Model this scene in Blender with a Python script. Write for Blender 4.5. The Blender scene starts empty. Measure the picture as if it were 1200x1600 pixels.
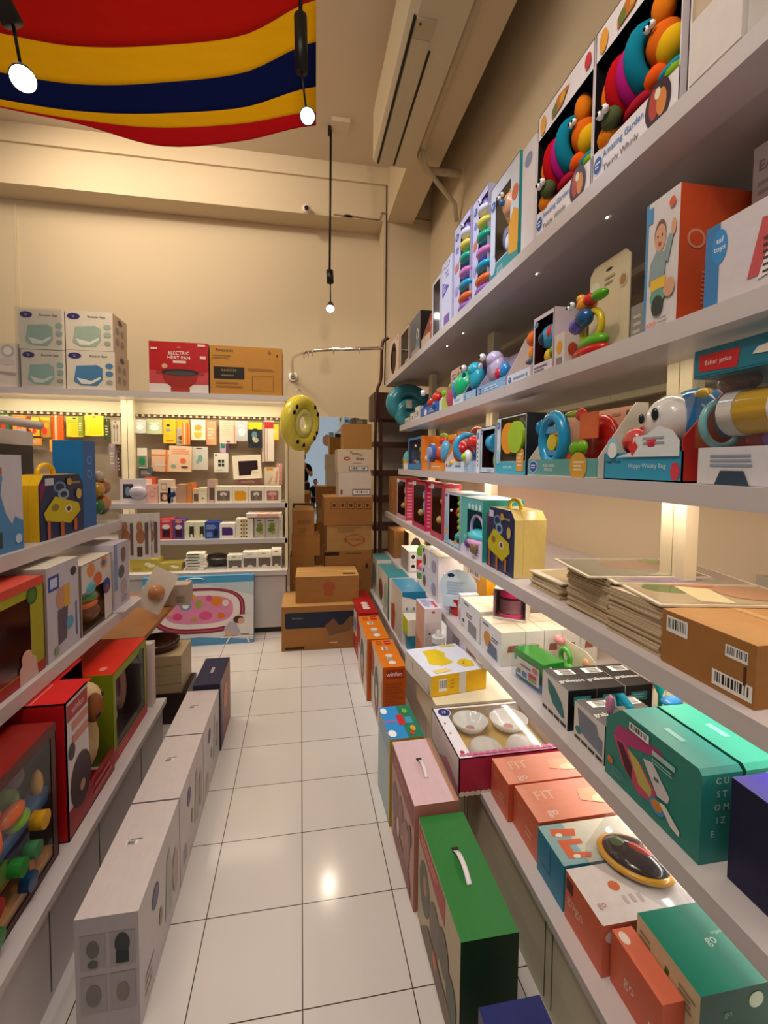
import bpy, math, random
from mathutils import Matrix, Vector
random.seed(7)
PI = math.pi
sc = bpy.context.scene
COL = sc.collection

# ---------------------------------------------------------------- camera
cam_d = bpy.data.cameras.new('camera')
cam = bpy.data.objects.new('camera', cam_d)
COL.objects.link(cam)
cam_d.sensor_fit = 'VERTICAL'
cam_d.sensor_height = 24.0
cam_d.lens = 722.0 / 1600.0 * 24.0
cam_d.shift_y = -35.0 / 1600.0
cam_d.clip_start = 0.02
yaw, pitch, roll = math.radians(10.2), math.radians(3.1), math.radians(0.5)
Fv = Vector((math.sin(yaw) * math.cos(pitch), math.cos(yaw) * math.cos(pitch), -math.sin(pitch)))
Rv = Vector((math.cos(yaw), -math.sin(yaw), 0))
Uv = Rv.cross(Fv)
R2 = Rv * math.cos(roll) + Uv * math.sin(roll)
U2 = -Rv * math.sin(roll) + Uv * math.cos(roll)
rot = Matrix((R2, U2, -Fv)).transposed().to_4x4()
cam.matrix_world = Matrix.Translation((0, 0, 1.45)) @ rot
sc.camera = cam

# ---------------------------------------------------------------- view and world
sc.view_settings.view_transform = 'Standard'
sc.view_settings.look = 'None'
sc.view_settings.gamma = 1.0
sc.view_settings.use_curve_mapping = False
sc.view_settings.exposure = 0.13
W = bpy.data.worlds.new('world')
sc.world = W
W.use_nodes = True
W.node_tree.nodes['Background'].inputs[0].default_value = (1.0, 0.86, 0.74, 1)
W.node_tree.nodes['Background'].inputs[1].default_value = 0.13

def lamp(name, typ, loc, power, col, size=0.1, sizey=None, aim=None, cone=None, blend=0.6):
    d = bpy.data.lights.new(name, typ)
    d.energy = power
    d.color = col
    if typ == 'AREA':
        d.shape = 'RECTANGLE'
        d.size = size
        d.size_y = sizey or size
    else:
        d.shadow_soft_size = size
    if typ == 'SPOT':
        d.spot_size = math.radians(cone)
        d.spot_blend = blend
    o = bpy.data.objects.new(name, d)
    COL.objects.link(o)
    o.location = loc
    if aim is not None:
        o.rotation_euler = (Vector(aim) - Vector(loc)).to_track_quat('-Z', 'Y').to_euler()
    return o

WARM = (1.0, 0.83, 0.62)
COOL = (0.72, 0.85, 1.0)
# assumed shop spots out of view, added fill lamps and the strips under the shelves
lamp('ceiling_fill_light', 'AREA', (-1.9, 3.9, 4.6), 62, WARM, 1.6, 1.2, aim=(-1.2, 4.6, 2))  # added fill for the back left; the ceiling has no such panel
lamp('wall_fill_light', 'SPOT', (-0.9, 3.4, 4.55), 62, (1.0, 0.88, 0.72), 0.08, aim=(-0.9, 5.5, 3.0), cone=140, blend=1.0)  # added to brighten the back wall, no real lamp there
lamp('ceiling_fill_light', 'AREA', (-0.6, 0.1, 4.2), 46, (1.0, 0.87, 0.74), 1.5, 1.5, aim=(-0.4, 1.9, 1.6))  # unseen fill added high above the viewer
lamp('rack_fill_light', 'SPOT', (-0.9, 3.2, 3.75), 60, WARM, 0.06, aim=(-0.9, 4.3, 1.5), cone=80)  # unseen fill added behind the cloth to light rack and wall
lamp('rack_fill_light', 'SPOT', (0.3, 3.2, 3.75), 30, WARM, 0.06, aim=(0.3, 5.0, 1.6), cone=80)  # second added fill, aimed at the mirror and wall
lamp('shelf_spot_light', 'SPOT', (-0.35, 1.9, 3.7), 100, (0.62, 0.78, 1.0), 0.05, aim=(0.9, 2.5, 1.5), cone=52)
lamp('shelf_spot_light', 'SPOT', (-0.4, 0.5, 3.6), 45, (1.0, 0.86, 0.72), 0.05, aim=(1.1, 0.9, 1.3), cone=80)
lamp('island_spot_light', 'SPOT', (0.4, 0.9, 3.9), 50, (1.0, 0.86, 0.8), 0.05, aim=(-0.8, 1.7, 0.5), cone=60)
lamp('aisle_spot_light', 'SPOT', (0.0, 1.6, 4.2), 26, (1.0, 0.88, 0.74), 0.08, aim=(0.05, 2.5, 0), cone=60)

# ---------------------------------------------------------------- materials
def lin(h):
    h = h.lstrip('#')
    r = []
    for i in (0, 2, 4):
        c = int(h[i:i + 2], 16) / 255
        r.append(c / 12.92 if c <= 0.04045 else ((c + 0.055) / 1.055) ** 2.4)
    return (*r, 1)
MC = {}
KIND = {'card': (0.42, 0.35), 'plastic': (0.22, 0.5), 'matte': (0.85, 0.15), 'gloss': (0.12, 0.5), 'cloth': (0.95, 0.05), 'satin': (0.5, 0.4)}
def M(hexc, kind='card'):
    """a procedural material: base colour with a faint noise, roughness by kind"""
    k = (hexc, kind)
    if k in MC:
        return MC[k]
    m = bpy.data.materials.new('%s_%s' % (kind, hexc.lstrip('#')))
    m.use_nodes = True
    nt = m.node_tree
    b = nt.nodes['Principled BSDF']
    ro, sp = KIND[kind]
    b.inputs['Roughness'].default_value = ro
    b.inputs['Specular IOR Level'].default_value = sp
    c = lin(hexc)
    n = nt.nodes.new('ShaderNodeTexNoise')
    n.inputs['Scale'].default_value = 9
    n.inputs['Detail'].default_value = 3
    mx = nt.nodes.new('ShaderNodeMix')
    mx.data_type = 'RGBA'
    mx.inputs['A'].default_value = c
    mx.inputs['B'].default_value = (c[0] * .86, c[1] * .86, c[2] * .86, 1)
    nt.links.new(n.outputs['Fac'], mx.inputs['Factor'])
    nt.links.new(mx.outputs['Result'], b.inputs['Base Color'])
    m.diffuse_color = c
    MC[k] = m
    return m

def clear_mat(name, tint, gloss, rough):
    m = bpy.data.materials.new(name)
    m.use_nodes = True
    nt = m.node_tree
    nt.nodes.clear()
    out = nt.nodes.new('ShaderNodeOutputMaterial')
    tr = nt.nodes.new('ShaderNodeBsdfTransparent')
    tr.inputs[0].default_value = tint
    gl = nt.nodes.new('ShaderNodeBsdfGlossy')
    gl.inputs['Roughness'].default_value = rough
    lw = nt.nodes.new('ShaderNodeLayerWeight')
    lw.inputs['Blend'].default_value = 0.25
    ma = nt.nodes.new('ShaderNodeMath')
    ma.operation = 'MULTIPLY_ADD'
    ma.inputs[1].default_value = gloss
    ma.inputs[2].default_value = 0.04
    nt.links.new(lw.outputs['Facing'], ma.inputs[0])
    mx = nt.nodes.new('ShaderNodeMixShader')
    nt.links.new(ma.outputs[0], mx.inputs[0])
    nt.links.new(tr.outputs[0], mx.inputs[1])
    nt.links.new(gl.outputs[0], mx.inputs[2])
    nt.links.new(mx.outputs[0], out.inputs[0])
    return m
CLEAR = clear_mat('clear_plastic_film', (0.95, 0.96, 0.97, 1), 0.2, 0.1)
FROST = clear_mat('frosted_plastic', (0.75, 0.78, 0.8, 1), 0.6, 0.3)

def emit_mat(name, col, s):
    m = bpy.data.materials.new(name)
    m.use_nodes = True
    b = m.node_tree.nodes['Principled BSDF']
    b.inputs['Base Color'].default_value = (*col, 1)
    b.inputs['Emission Color'].default_value = (*col, 1)
    b.inputs['Emission Strength'].default_value = s
    return m
GLOW_WARM = emit_mat('warm_led', (1, 0.85, 0.6), 12)
GLOW_COOL = emit_mat('cool_led', (0.38, 0.68, 1), 3.2)
GLOW_WHITE = emit_mat('white_led', (1, 0.95, 0.88), 25)

def metal_mat(name, col, r):
    m = bpy.data.materials.new(name)
    m.use_nodes = True
    b = m.node_tree.nodes['Principled BSDF']
    b.inputs['Base Color'].default_value = (*col, 1)
    b.inputs['Metallic'].default_value = 1
    b.inputs['Roughness'].default_value = r
    return m
CHROME = metal_mat('chrome', (0.75, 0.72, 0.68), 0.15)
MIRROR = metal_mat('mirror_silver', (0.86, 0.9, 0.92), 0.01)

def wall_mat(name, a, bcol, scale=2.0, rough=0.7, bump=0.05):
    m = bpy.data.materials.new(name)
    m.use_nodes = True
    nt = m.node_tree
    b = nt.nodes['Principled BSDF']
    n = nt.nodes.new('ShaderNodeTexNoise')
    n.inputs['Scale'].default_value = scale
    n.inputs['Detail'].default_value = 6
    mx = nt.nodes.new('ShaderNodeMix')
    mx.data_type = 'RGBA'
    mx.inputs['A'].default_value = lin(a)
    mx.inputs['B'].default_value = lin(bcol)
    nt.links.new(n.outputs['Fac'], mx.inputs['Factor'])
    nt.links.new(mx.outputs['Result'], b.inputs['Base Color'])
    bp = nt.nodes.new('ShaderNodeBump')
    bp.inputs['Strength'].default_value = bump
    n2 = nt.nodes.new('ShaderNodeTexNoise')
    n2.inputs['Scale'].default_value = 60
    nt.links.new(n2.outputs['Fac'], bp.inputs['Height'])
    nt.links.new(bp.outputs[0], b.inputs['Normal'])
    b.inputs['Roughness'].default_value = rough
    return m
WALL = wall_mat('painted_plaster', '#dccdb0', '#d2bf9f', 1.2, 0.75)
CEIL = wall_mat('ceiling_paint', '#e4d8c4', '#dac9b0', 0.8, 0.8)
SHELFW = wall_mat('white_laminate', '#cdc6c7', '#c4bdbe', 3, 0.32, 0.01)
CREAM = wall_mat('cream_laminate', '#eadfbe', '#e2d5b0', 3, 0.4, 0.01)
PLINTH = wall_mat('worn_cream_panel', '#d9d0b6', '#c9c0a4', 5, 0.5, 0.02)
BROWNW = wall_mat('dark_brown_wood', '#4a2414', '#35180c', 9, 0.45, 0.05)
CARTON = wall_mat('brown_cardboard', '#a77237', '#96632b', 6, 0.75, 0.08)
CARTON2 = wall_mat('pale_cardboard', '#bb8f55', '#ab8049', 6, 0.75, 0.08)

def floor_mat():
    m = bpy.data.materials.new('glazed_floor_tiles')
    m.use_nodes = True
    nt = m.node_tree
    b = nt.nodes['Principled BSDF']
    tc = nt.nodes.new('ShaderNodeTexCoord')
    mp = nt.nodes.new('ShaderNodeMapping')
    mp.inputs['Location'].default_value = (0.301 * 20 - 0.003, 0.301 * 20 - 1.170, 0)
    br = nt.nodes.new('ShaderNodeTexBrick')
    br.offset = 0.0
    br.inputs['Scale'].default_value = 1.0
    br.inputs['Brick Width'].default_value = 0.301
    br.inputs['Row Height'].default_value = 0.301
    br.inputs['Mortar Size'].default_value = 0.0017
    br.inputs['Mortar Smooth'].default_value = 0.1
    br.inputs['Color1'].default_value = lin('#dcd8d6')
    br.inputs['Color2'].default_value = lin('#d6d2d0')
    br.inputs['Mortar'].default_value = lin('#4a4039')
    nt.links.new(tc.outputs['Object'], mp.inputs[0])
    nt.links.new(mp.outputs[0], br.inputs['Vector'])
    n = nt.nodes.new('ShaderNodeTexNoise')
    n.inputs['Scale'].default_value = 3
    n.inputs['Detail'].default_value = 8
    mx = nt.nodes.new('ShaderNodeMix')
    mx.data_type = 'RGBA'
    mx.blend_type = 'MULTIPLY'
    mx.inputs['Factor'].default_value = 0.12
    nt.links.new(br.outputs['Color'], mx.inputs['A'])
    nt.links.new(n.outputs['Color'], mx.inputs['B'])
    nt.links.new(mx.outputs['Result'], b.inputs['Base Color'])
    b.inputs['Roughness'].default_value = 0.13
    b.inputs['Specular IOR Level'].default_value = 0.5
    return m
FLOOR = floor_mat()

# ---------------------------------------------------------------- mesh building
TXT = {}
def text_geo(s):
    if s not in TXT:
        c = bpy.data.curves.new('t', 'FONT')
        c.body = s
        c.size = 1.0
        c.offset = 0.012
        c.align_x = 'CENTER'
        c.resolution_u = 2
        o = bpy.data.objects.new('t', c)
        me = o.to_mesh()
        vs = [tuple(v.co) for v in me.vertices]
        fs = [tuple(p.vertices) for p in me.polygons]
        o.to_mesh_clear()
        bpy.data.objects.remove(o)
        bpy.data.curves.remove(c)
        xs = [v[0] for v in vs] or [0, 1]
        ys = [v[1] for v in vs] or [0, 1]
        cx, cy = (min(xs) + max(xs)) / 2, (min(ys) + max(ys)) / 2
        TXT[s] = ([(v[0] - cx, v[1] - cy) for v in vs], fs, max(xs) - min(xs), max(ys) - min(ys))
    return TXT[s]

class MB:
    def __init__(s):
        s.v = []; s.f = []; s.mi = []; s.ms = []; s.sm = []
    def slot(s, m):
        if isinstance(m, str):
            m = M(m)
        if m not in s.ms:
            s.ms.append(m)
        return s.ms.index(m)
    def add(s, vs, fs, m, smooth=False, T=None):
        o = len(s.v)
        if T is not None:
            vs = [tuple(T @ Vector(v)) for v in vs]
        s.v += [tuple(v) for v in vs]
        i = s.slot(m)
        for f in fs:
            s.f.append([a + o for a in f]); s.mi.append(i); s.sm.append(smooth)
        return s
    def box(s, x0, x1, y0, y1, z0, z1, m, ms=None, T=None):
        vs = [(x0, y0, z0), (x1, y0, z0), (x1, y1, z0), (x0, y1, z0), (x0, y0, z1), (x1, y0, z1), (x1, y1, z1), (x0, y1, z1)]
        fs = dict(D=[0, 3, 2, 1], T=[4, 5, 6, 7], F=[0, 1, 5, 4], R=[1, 2, 6, 5], B=[2, 3, 7, 6], L=[3, 0, 4, 7])
        o = len(s.v)
        if T is not None:
            vs = [tuple(T @ Vector(v)) for v in vs]
        s.v += vs
        for k, f in fs.items():
            s.f.append([a + o for a in f]); s.mi.append(s.slot((ms or {}).get(k, m))); s.sm.append(False)
        return s
    def prism(s, pts, ax, a0, a1, m, me=None, T=None):
        """polygon pts (2D) extruded along axis ax ('x','y','z') from a0 to a1"""
        n = len(pts)
        def P(p, a):
            return (a, p[0], p[1]) if ax == 'x' else (p[0], a, p[1]) if ax == 'y' else (p[0], p[1], a)
        vs = [P(p, a0) for p in pts] + [P(p, a1) for p in pts]
        s.add(vs, [list(range(n))[::-1], [n + i for i in range(n)]], me or m, False, T)
        s.add(vs, [[i, (i + 1) % n, n + (i + 1) % n, n + i] for i in range(n)], m, False, T)
        return s
    def ball(s, c, r, m, seg=14, rings=8, T=None):
        vs = [(c[0], c[1], c[2] - r[2])]
        for i in range(1, rings):
            a = PI * i / rings
            for j in range(seg):
                b = 2 * PI * j / seg
                vs.append((c[0] + r[0] * math.sin(a) * math.cos(b), c[1] + r[1] * math.sin(a) * math.sin(b), c[2] - r[2] * math.cos(a)))
        vs.append((c[0], c[1], c[2] + r[2]))
        fs = [[0, 1 + (j + 1) % seg, 1 + j] for j in range(seg)]
        for i in range(rings - 2):
            for j in range(seg):
                a = 1 + i * seg; k = (j + 1) % seg
                fs.append([a + j, a + k, a + seg + k, a + seg + j])
        t = len(vs) - 1; a = 1 + (rings - 2) * seg
        fs += [[a + j, a + (j + 1) % seg, t] for j in range(seg)]
        return s.add(vs, fs, m, True, T)
    def torus(s, c, R, r, m, ax='y', sx=1.0, n=22, k=8, T=None):
        vs = []
        for i in range(n):
            a = 2 * PI * i / n
            for j in range(k):
                b = 2 * PI * j / k
                u = (R + r * math.cos(b)) * math.cos(a) * sx; w = (R + r * math.cos(b)) * math.sin(a); h = r * math.sin(b)
                p = (h, u, w) if ax == 'x' else (u, h, w) if ax == 'y' else (u, w, h)
                vs.append((c[0] + p[0], c[1] + p[1], c[2] + p[2]))
        fs = [[i * k + j, ((i + 1) % n) * k + j, ((i + 1) % n) * k + (j + 1) % k, i * k + (j + 1) % k] for i in range(n) for j in range(k)]
        return s.add(vs, fs, m, True, T)
    def lathe(s, prof, m, c=(0, 0, 0), ax='z', n=20, T=None, cap=True):
        vs = []
        for r, h in prof:
            for j in range(n):
                b = 2 * PI * j / n
                u, w = r * math.cos(b), r * math.sin(b)
                p = (h, u, w) if ax == 'x' else (u, h, w) if ax == 'y' else (u, w, h)
                vs.append((c[0] + p[0], c[1] + p[1], c[2] + p[2]))
        fs = []
        for i in range(len(prof) - 1):
            for j in range(n):
                k = (j + 1) % n
                fs.append([i * n + j, i * n + k, (i + 1) * n + k, (i + 1) * n + j])
        s.add(vs, fs, m, True, T)
        if cap:
            L = len(prof) - 1
            s.add(vs, [list(range(n))[::-1], [L * n + j for j in range(n)]], m, False, T)
        return s
    def cyl(s, c, r, h, m, ax='z', n=18, T=None):
        return s.lathe([(r, 0), (r, h)], m, c, ax, n, T)
    def tube(s, pts, r, m, k=8, T=None):
        pts = [Vector(p) for p in pts]
        rs = r if isinstance(r, (list, tuple)) else [r] * len(pts)
        vs = []
        up = Vector((0.13, 0.21, 0.97))
        for i, p in enumerate(pts):
            d = (pts[min(i + 1, len(pts) - 1)] - pts[max(i - 1, 0)]).normalized()
            a = d.cross(up)
            if a.length < 1e-3:
                a = d.cross(Vector((1, 0, 0)))
            a.normalize(); b = d.cross(a)
            for j in range(k):
                t = 2 * PI * j / k
                vs.append(tuple(p + (a * math.cos(t) + b * math.sin(t)) * rs[i]))
        n = len(pts)
        fs = [[i * k + j, i * k + (j + 1) % k, (i + 1) * k + (j + 1) % k, (i + 1) * k + j] for i in range(n - 1) for j in range(k)]
        fs += [list(range(k))[::-1], [(n - 1) * k + j for j in range(k)]]
        return s.add(vs, fs, m, True, T)
    # printed artwork on a rectangular face: origin O, unit axes U,V,N, size a x b
    def art(s, O, U, V, N, a, b, items):
        O, U, V, N = Vector(O), Vector(U), Vector(V), Vector(N)
        lay = 0
        def pt(u, v):
            return tuple(O + U * (u * a) + V * (v * b) + N * (0.0005 + 0.00025 * lay))
        for it in items:
            lay += 1
            k = it[0]
            if k == 'R':
                _, u0, v0, u1, v1, c = it
                s.add([pt(u0, v0), pt(u1, v0), pt(u1, v1), pt(u0, v1)], [[0, 1, 2, 3]], c)
            elif k == 'P':
                _, pts, c = it
                s.add([pt(*p) for p in pts], [list(range(len(pts)))], c)
            elif k == 'E':
                _, cu, cv, ru, rv, c = it[:6]
                n = 20
                s.add([pt(cu + ru * math.cos(2 * PI * i / n), cv + rv * math.sin(2 * PI * i / n)) for i in range(n)], [list(range(n))], c)
            elif k == 'L':
                _, u0, v0, u1, v1, n, c = it
                for i in range(n):
                    vv = v1 - (v1 - v0) * (i + 0.2) / n; dv = (v1 - v0) / n * 0.45
                    uu = u0 + (u1 - u0) * random.uniform(0.65, 1.0)
                    s.add([pt(u0, vv - dv), pt(uu, vv - dv), pt(uu, vv), pt(u0, vv)], [[0, 1, 2, 3]], c)
            elif k == 'B':
                _, u0, v0, u1, v1 = it
                s.add([pt(u0, v0), pt(u1, v0), pt(u1, v1), pt(u0, v1)], [[0, 1, 2, 3]], '#f2f0ec')
                lay += 1
                u = u0 + (u1 - u0) * 0.08
                while u < u1 - (u1 - u0) * 0.1:
                    du = (u1 - u0) * random.choice((0.02, 0.035, 0.06))
                    s.add([pt(u, v0 + (v1 - v0) * 0.25), pt(u + du, v0 + (v1 - v0) * 0.25), pt(u + du, v1 - (v1 - v0) * 0.12), pt(u, v1 - (v1 - v0) * 0.12)], [[0, 1, 2, 3]], '#1c1a1a')
                    u += du + (u1 - u0) * random.choice((0.03, 0.05))
            elif k == 'T':
                _, body, cu, cv, hgt, c = it[:6]      # hgt: letter height as a fraction of the face height
                ro = math.radians(it[6]) if len(it) > 6 else 0
                mw = it[7] if len(it) > 7 else 0.92     # widest share of the face
                g, fs, tw, th = text_geo(body)
                lines = body.count('\n') + 1
                sc_ = hgt * b * lines / max(th, 0.01) if lines > 1 else hgt * b / 0.72
                run = a if abs(math.sin(ro)) < 0.7 else b
                if tw * sc_ > mw * run:
                    sc_ = mw * run / tw
                vs = []
                for x, y in g:
                    x, y = x * sc_, y * sc_
                    xx, yy = x * math.cos(ro) - y * math.sin(ro), x * math.sin(ro) + y * math.cos(ro)
                    vs.append(pt(cu + xx / a, cv + yy / b))
                s.add(vs, fs, c)
        return s
    def face_art(s, w, d, h, dec, y0=0.0):
        F = dict(F=((-w / 2, y0, 0), (1, 0, 0), (0, 0, 1), (0, -1, 0), w, h),
                 R=((w / 2, y0, 0), (0, 1, 0), (0, 0, 1), (1, 0, 0), d, h),
                 L=((-w / 2, y0 + d, 0), (0, -1, 0), (0, 0, 1), (-1, 0, 0), d, h),
                 T=((-w / 2, y0, h), (1, 0, 0), (0, 1, 0), (0, 0, 1), w, d))
        for k, items in dec.items():
            s.art(*F[k], items)
        return s
    def build(s, name, parent=None, loc=None, rz=0.0, rx=0.0, ry=0.0):
        me = bpy.data.meshes.new(name)
        me.from_pydata(s.v, [], s.f)
        for m in s.ms:
            me.materials.append(m)
        me.polygons.foreach_set('material_index', s.mi)
        me.polygons.foreach_set('use_smooth', s.sm)
        me.update()
        o = bpy.data.objects.new(name, me)
        COL.objects.link(o)
        if parent is not None:
            o.parent = parent
        if loc is not None:
            o.location = loc
        o.rotation_euler = (rx, ry, rz)
        return o

def tag(o, label, cat, grp=None):
    o['label'] = label; o['category'] = cat
    if grp: o['group'] = grp
    return o
def thing(name, label, cat, loc=(0, 0, 0), rz=0.0, grp=None, rx=0.0, ry=0.0):
    o = bpy.data.objects.new(name, None)
    COL.objects.link(o)
    o.empty_display_size = 0.05
    o.location = loc; o.rotation_euler = (rx, ry, rz)
    return tag(o, label, cat, grp)
def struct(o):
    o['kind'] = 'structure'
    return o
def copy_tree(o, parent=None):
    c = o.copy(); COL.objects.link(c)
    if parent is not None:
        c.parent = parent
    for ch in list(o.children):
        copy_tree(ch, c)
    return c

HP = PI / 2
# frames: right shelves look to -X, the left island to +X, the back rack to -Y
def RF(ya, yb, z, x):      # ya far edge, yb near edge -> location, rz, width
    return dict(loc=(x, (ya + yb) / 2, z + 0.0008), rz=-HP, w=ya - yb)
def LF(ya, yb, z, x):      # ya near edge, yb far edge
    return dict(loc=(x, (ya + yb) / 2, z + 0.0008), rz=HP, w=yb - ya)
def BF(xa, xb, z, y):
    return dict(loc=((xa + xb) / 2, y, z + 0.0008), rz=0.0, w=xb - xa)

def carton(name, label, cat, fr, d, h, cols, dec=None, grp=None, turn=0.0, rx=0.0, parts=None):
    """closed box; cols: one colour or dict of faces; dec: printed art; parts(root, w, d, h) adds children"""
    w = fr['w'] - 0.003
    mb = MB()
    if isinstance(cols, dict):
        base = cols.get('*', '#ffffff')
        mb.box(-w / 2, w / 2, 0, d, 0, h, base, cols)
    else:
        mb.box(-w / 2, w / 2, 0, d, 0, h, cols)
    if dec:
        mb.face_art(w, d, h, dec)
    if parts is None:
        return tag(mb.build(name, None, fr['loc'], fr['rz'] + turn, rx), label, cat, grp)
    r = thing(name, label, cat, fr['loc'], fr['rz'] + turn, grp, rx)
    mb.build('box_body', r)
    parts(r, w, d, h)
    return r

def toy_mesh(spec, w, d, h, kind='plastic'):
    """spec: primitives in box fractions (x -.5..5, y 0..1, z 0..1; radii as fractions of h)"""
    mb = MB()
    for it in spec:
        k, (x, y, z) = it[0], it[1]
        c = (x * w, y * d, z * h)
        if k == 's':
            r = it[2]
            r = (r, r, r) if not isinstance(r, tuple) else r
            mb.ball(c, tuple(q * h for q in r), M(it[3], kind))
        elif k == 't':
            mb.torus(c, it[2] * h, it[3] * h, M(it[4], kind), it[5] if len(it) > 5 else 'y', it[6] if len(it) > 6 else 1)
        elif k == 'c':
            L = it[3] * h
            ax = it[5] if len(it) > 5 else 'y'
            o = {'x': (-L / 2, 0, 0), 'y': (0, -L / 2, 0), 'z': (0, 0, -L / 2)}[ax]
            mb.cyl((c[0] + o[0], c[1] + o[1], c[2] + o[2]), it[2] * h, L, M(it[4], kind), ax)
        elif k == 'b':
            r = it[2]
            mb.box(c[0] - r[0] * h, c[0] + r[0] * h, c[1] - r[1] * h, c[1] + r[1] * h, c[2] - r[2] * h, c[2] + r[2] * h, M(it[3], kind))
        elif k == 'e':   # eye
            mb.ball(c, (it[2] * h,) * 3, M('#ffffff', kind), 10, 6)
            mb.ball((c[0], c[1] - it[2] * h * 0.75, c[2]), (it[2] * h * 0.5,) * 3, M('#141414', kind), 8, 6)
    return mb

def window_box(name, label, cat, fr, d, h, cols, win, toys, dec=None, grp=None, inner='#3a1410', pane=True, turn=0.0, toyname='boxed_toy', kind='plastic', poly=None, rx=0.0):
    """box with a cut-out front (win = u0,v0,u1,v1) through which the toy is seen"""
    w = fr['w'] - 0.003
    r = thing(name, label, cat, fr['loc'], fr['rz'] + turn, grp, rx)
    c = cols if isinstance(cols, dict) else {'*': cols}
    g = lambda k: c.get(k, c['*'])
    u0, v0, u1, v1 = win
    x0, x1 = -w / 2 + u0 * w, -w / 2 + u1 * w
    z0, z1 = v0 * h, v1 * h
    t = 0.003
    mb = MB()
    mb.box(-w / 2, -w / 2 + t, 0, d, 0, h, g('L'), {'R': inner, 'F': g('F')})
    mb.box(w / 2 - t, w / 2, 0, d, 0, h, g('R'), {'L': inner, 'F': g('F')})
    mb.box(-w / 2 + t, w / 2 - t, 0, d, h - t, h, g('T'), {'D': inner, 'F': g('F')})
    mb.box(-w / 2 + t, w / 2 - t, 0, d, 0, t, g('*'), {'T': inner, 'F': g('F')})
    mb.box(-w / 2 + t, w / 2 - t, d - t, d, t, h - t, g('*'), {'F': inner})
    # front face as a ring around the opening
    out = [(-w / 2, 0), (w / 2, 0), (w / 2, h), (-w / 2, h)]
    if poly:
        hole = [(-w / 2 + u * w, v * h) for u, v in poly]
        n = len(hole)
        # radial bridge: outline points matched to hole points by angle
        cx = sum(p[0] for p in hole) / n; cz = sum(p[1] for p in hole) / n
        outp = []
        for px, pz in hole:
            dx, dz = px - cx, pz - cz
            k = min(((w / 2 - cx) / dx if dx > 1e-6 else (-w / 2 - cx) / dx if dx < -1e-6 else 1e9), ((h - cz) / dz if dz > 1e-6 else -cz / dz if dz < -1e-6 else 1e9))
            outp.append((cx + dx * k, cz + dz * k))
        vs = [(p[0], 0, p[1]) for p in hole] + [(p[0], 0, p[1]) for p in outp]
        corners = [(-w / 2, 0), (w / 2, 0), (w / 2, h), (-w / 2, h)]
        mb.add(vs, [[i, (i + 1) % n, n + (i + 1) % n, n + i] for i in range(n)], g('F'))
        for i in range(n):
            a, b = outp[i], outp[(i + 1) % n]
            if abs(a[0] - b[0]) > 1e-5 and abs(a[1] - b[1]) > 1e-5:
                for q in corners:
                    if (abs(q[0] - a[0]) < 1e-5 or abs(q[0] - b[0]) < 1e-5) and (abs(q[1] - a[1]) < 1e-5 or abs(q[1] - b[1]) < 1e-5):
                        mb.add([(a[0], 0, a[1]), (q[0], 0, q[1]), (b[0], 0, b[1])], [[0, 1, 2]], g('F'))
    else:
        vs = [(x, 0, z) for x, z in out] + [(x, 0, z) for x, z in ((x0, z0), (x1, z0), (x1, z1), (x0, z1))]
        mb.add(vs, [[0, 1, 5, 4], [1, 2, 6, 5], [2, 3, 7, 6], [3, 0, 4, 7]], g('F'))
    if dec:
        mb.face_art(w, d, h, dec)
    mb.build('box_body', r)
    if toys:
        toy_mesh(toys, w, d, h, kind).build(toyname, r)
    if pane:
        mb = MB()
        mb.add([(x0, 0.0015, z0), (x1, 0.0015, z0), (x1, 0.0015, z1), (x0, 0.0015, z1)], [[0, 1, 2, 3]], CLEAR)
        mb.build('plastic_window', r)
    return r

def tray_box(name, label, cat, fr, d, h, lip, cols, toys, dec=None, grp=None, inner='#f0e9e2', turn=0.0, toyname='toy', kind='plastic', top=0.45, header=None, sidecol=None, side=True):
    """open display tray: back card, cut side wings, low front lip (all heights as fractions)"""
    w = fr['w'] - 0.003
    r = thing(name, label, cat, fr['loc'], fr['rz'] + turn, grp)
    c = cols if isinstance(cols, dict) else {'*': cols}
    g = lambda k: c.get(k, c['*'])
    t = 0.003
    mb = MB()
    mb.box(-w / 2, w / 2, d - t, d, 0, h, g('*'), {'F': inner})
    mb.box(-w / 2, w / 2, 0, d - t, 0, t, g('*'))
    mb.box(-w / 2, w / 2, 0, t, t, lip * h, g('F'))
    if side:
        for sx, k in ((-1, 'L'), (1, 'R')):
            x = sx * (w / 2)
            poly = [(t, t), (d - t, t), (d - t, h), (d * (1 - top), h), (t, lip * h)]
            mb.prism(poly, 'x', min(x, x - sx * t), max(x, x - sx * t), g(k))
    if dec:
        dd = {k: v for k, v in dec.items() if k in 'RLT'}
        mb.face_art(w, d, h, dd)
        if 'F' in dec:
            mb.art((-w / 2, 0, 0), (1, 0, 0), (0, 0, 1), (0, -1, 0), w, lip * h, dec['F'])
        if 'H' in dec:
            mb.art((-w / 2, d - t, 0), (1, 0, 0), (0, 0, 1), (0, -1, 0), w, h, dec['H'])
    mb.build('display_tray', r)
    if toys:
        toy_mesh(toys, w, d, h, kind).build(toyname, r)
    return r

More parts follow.
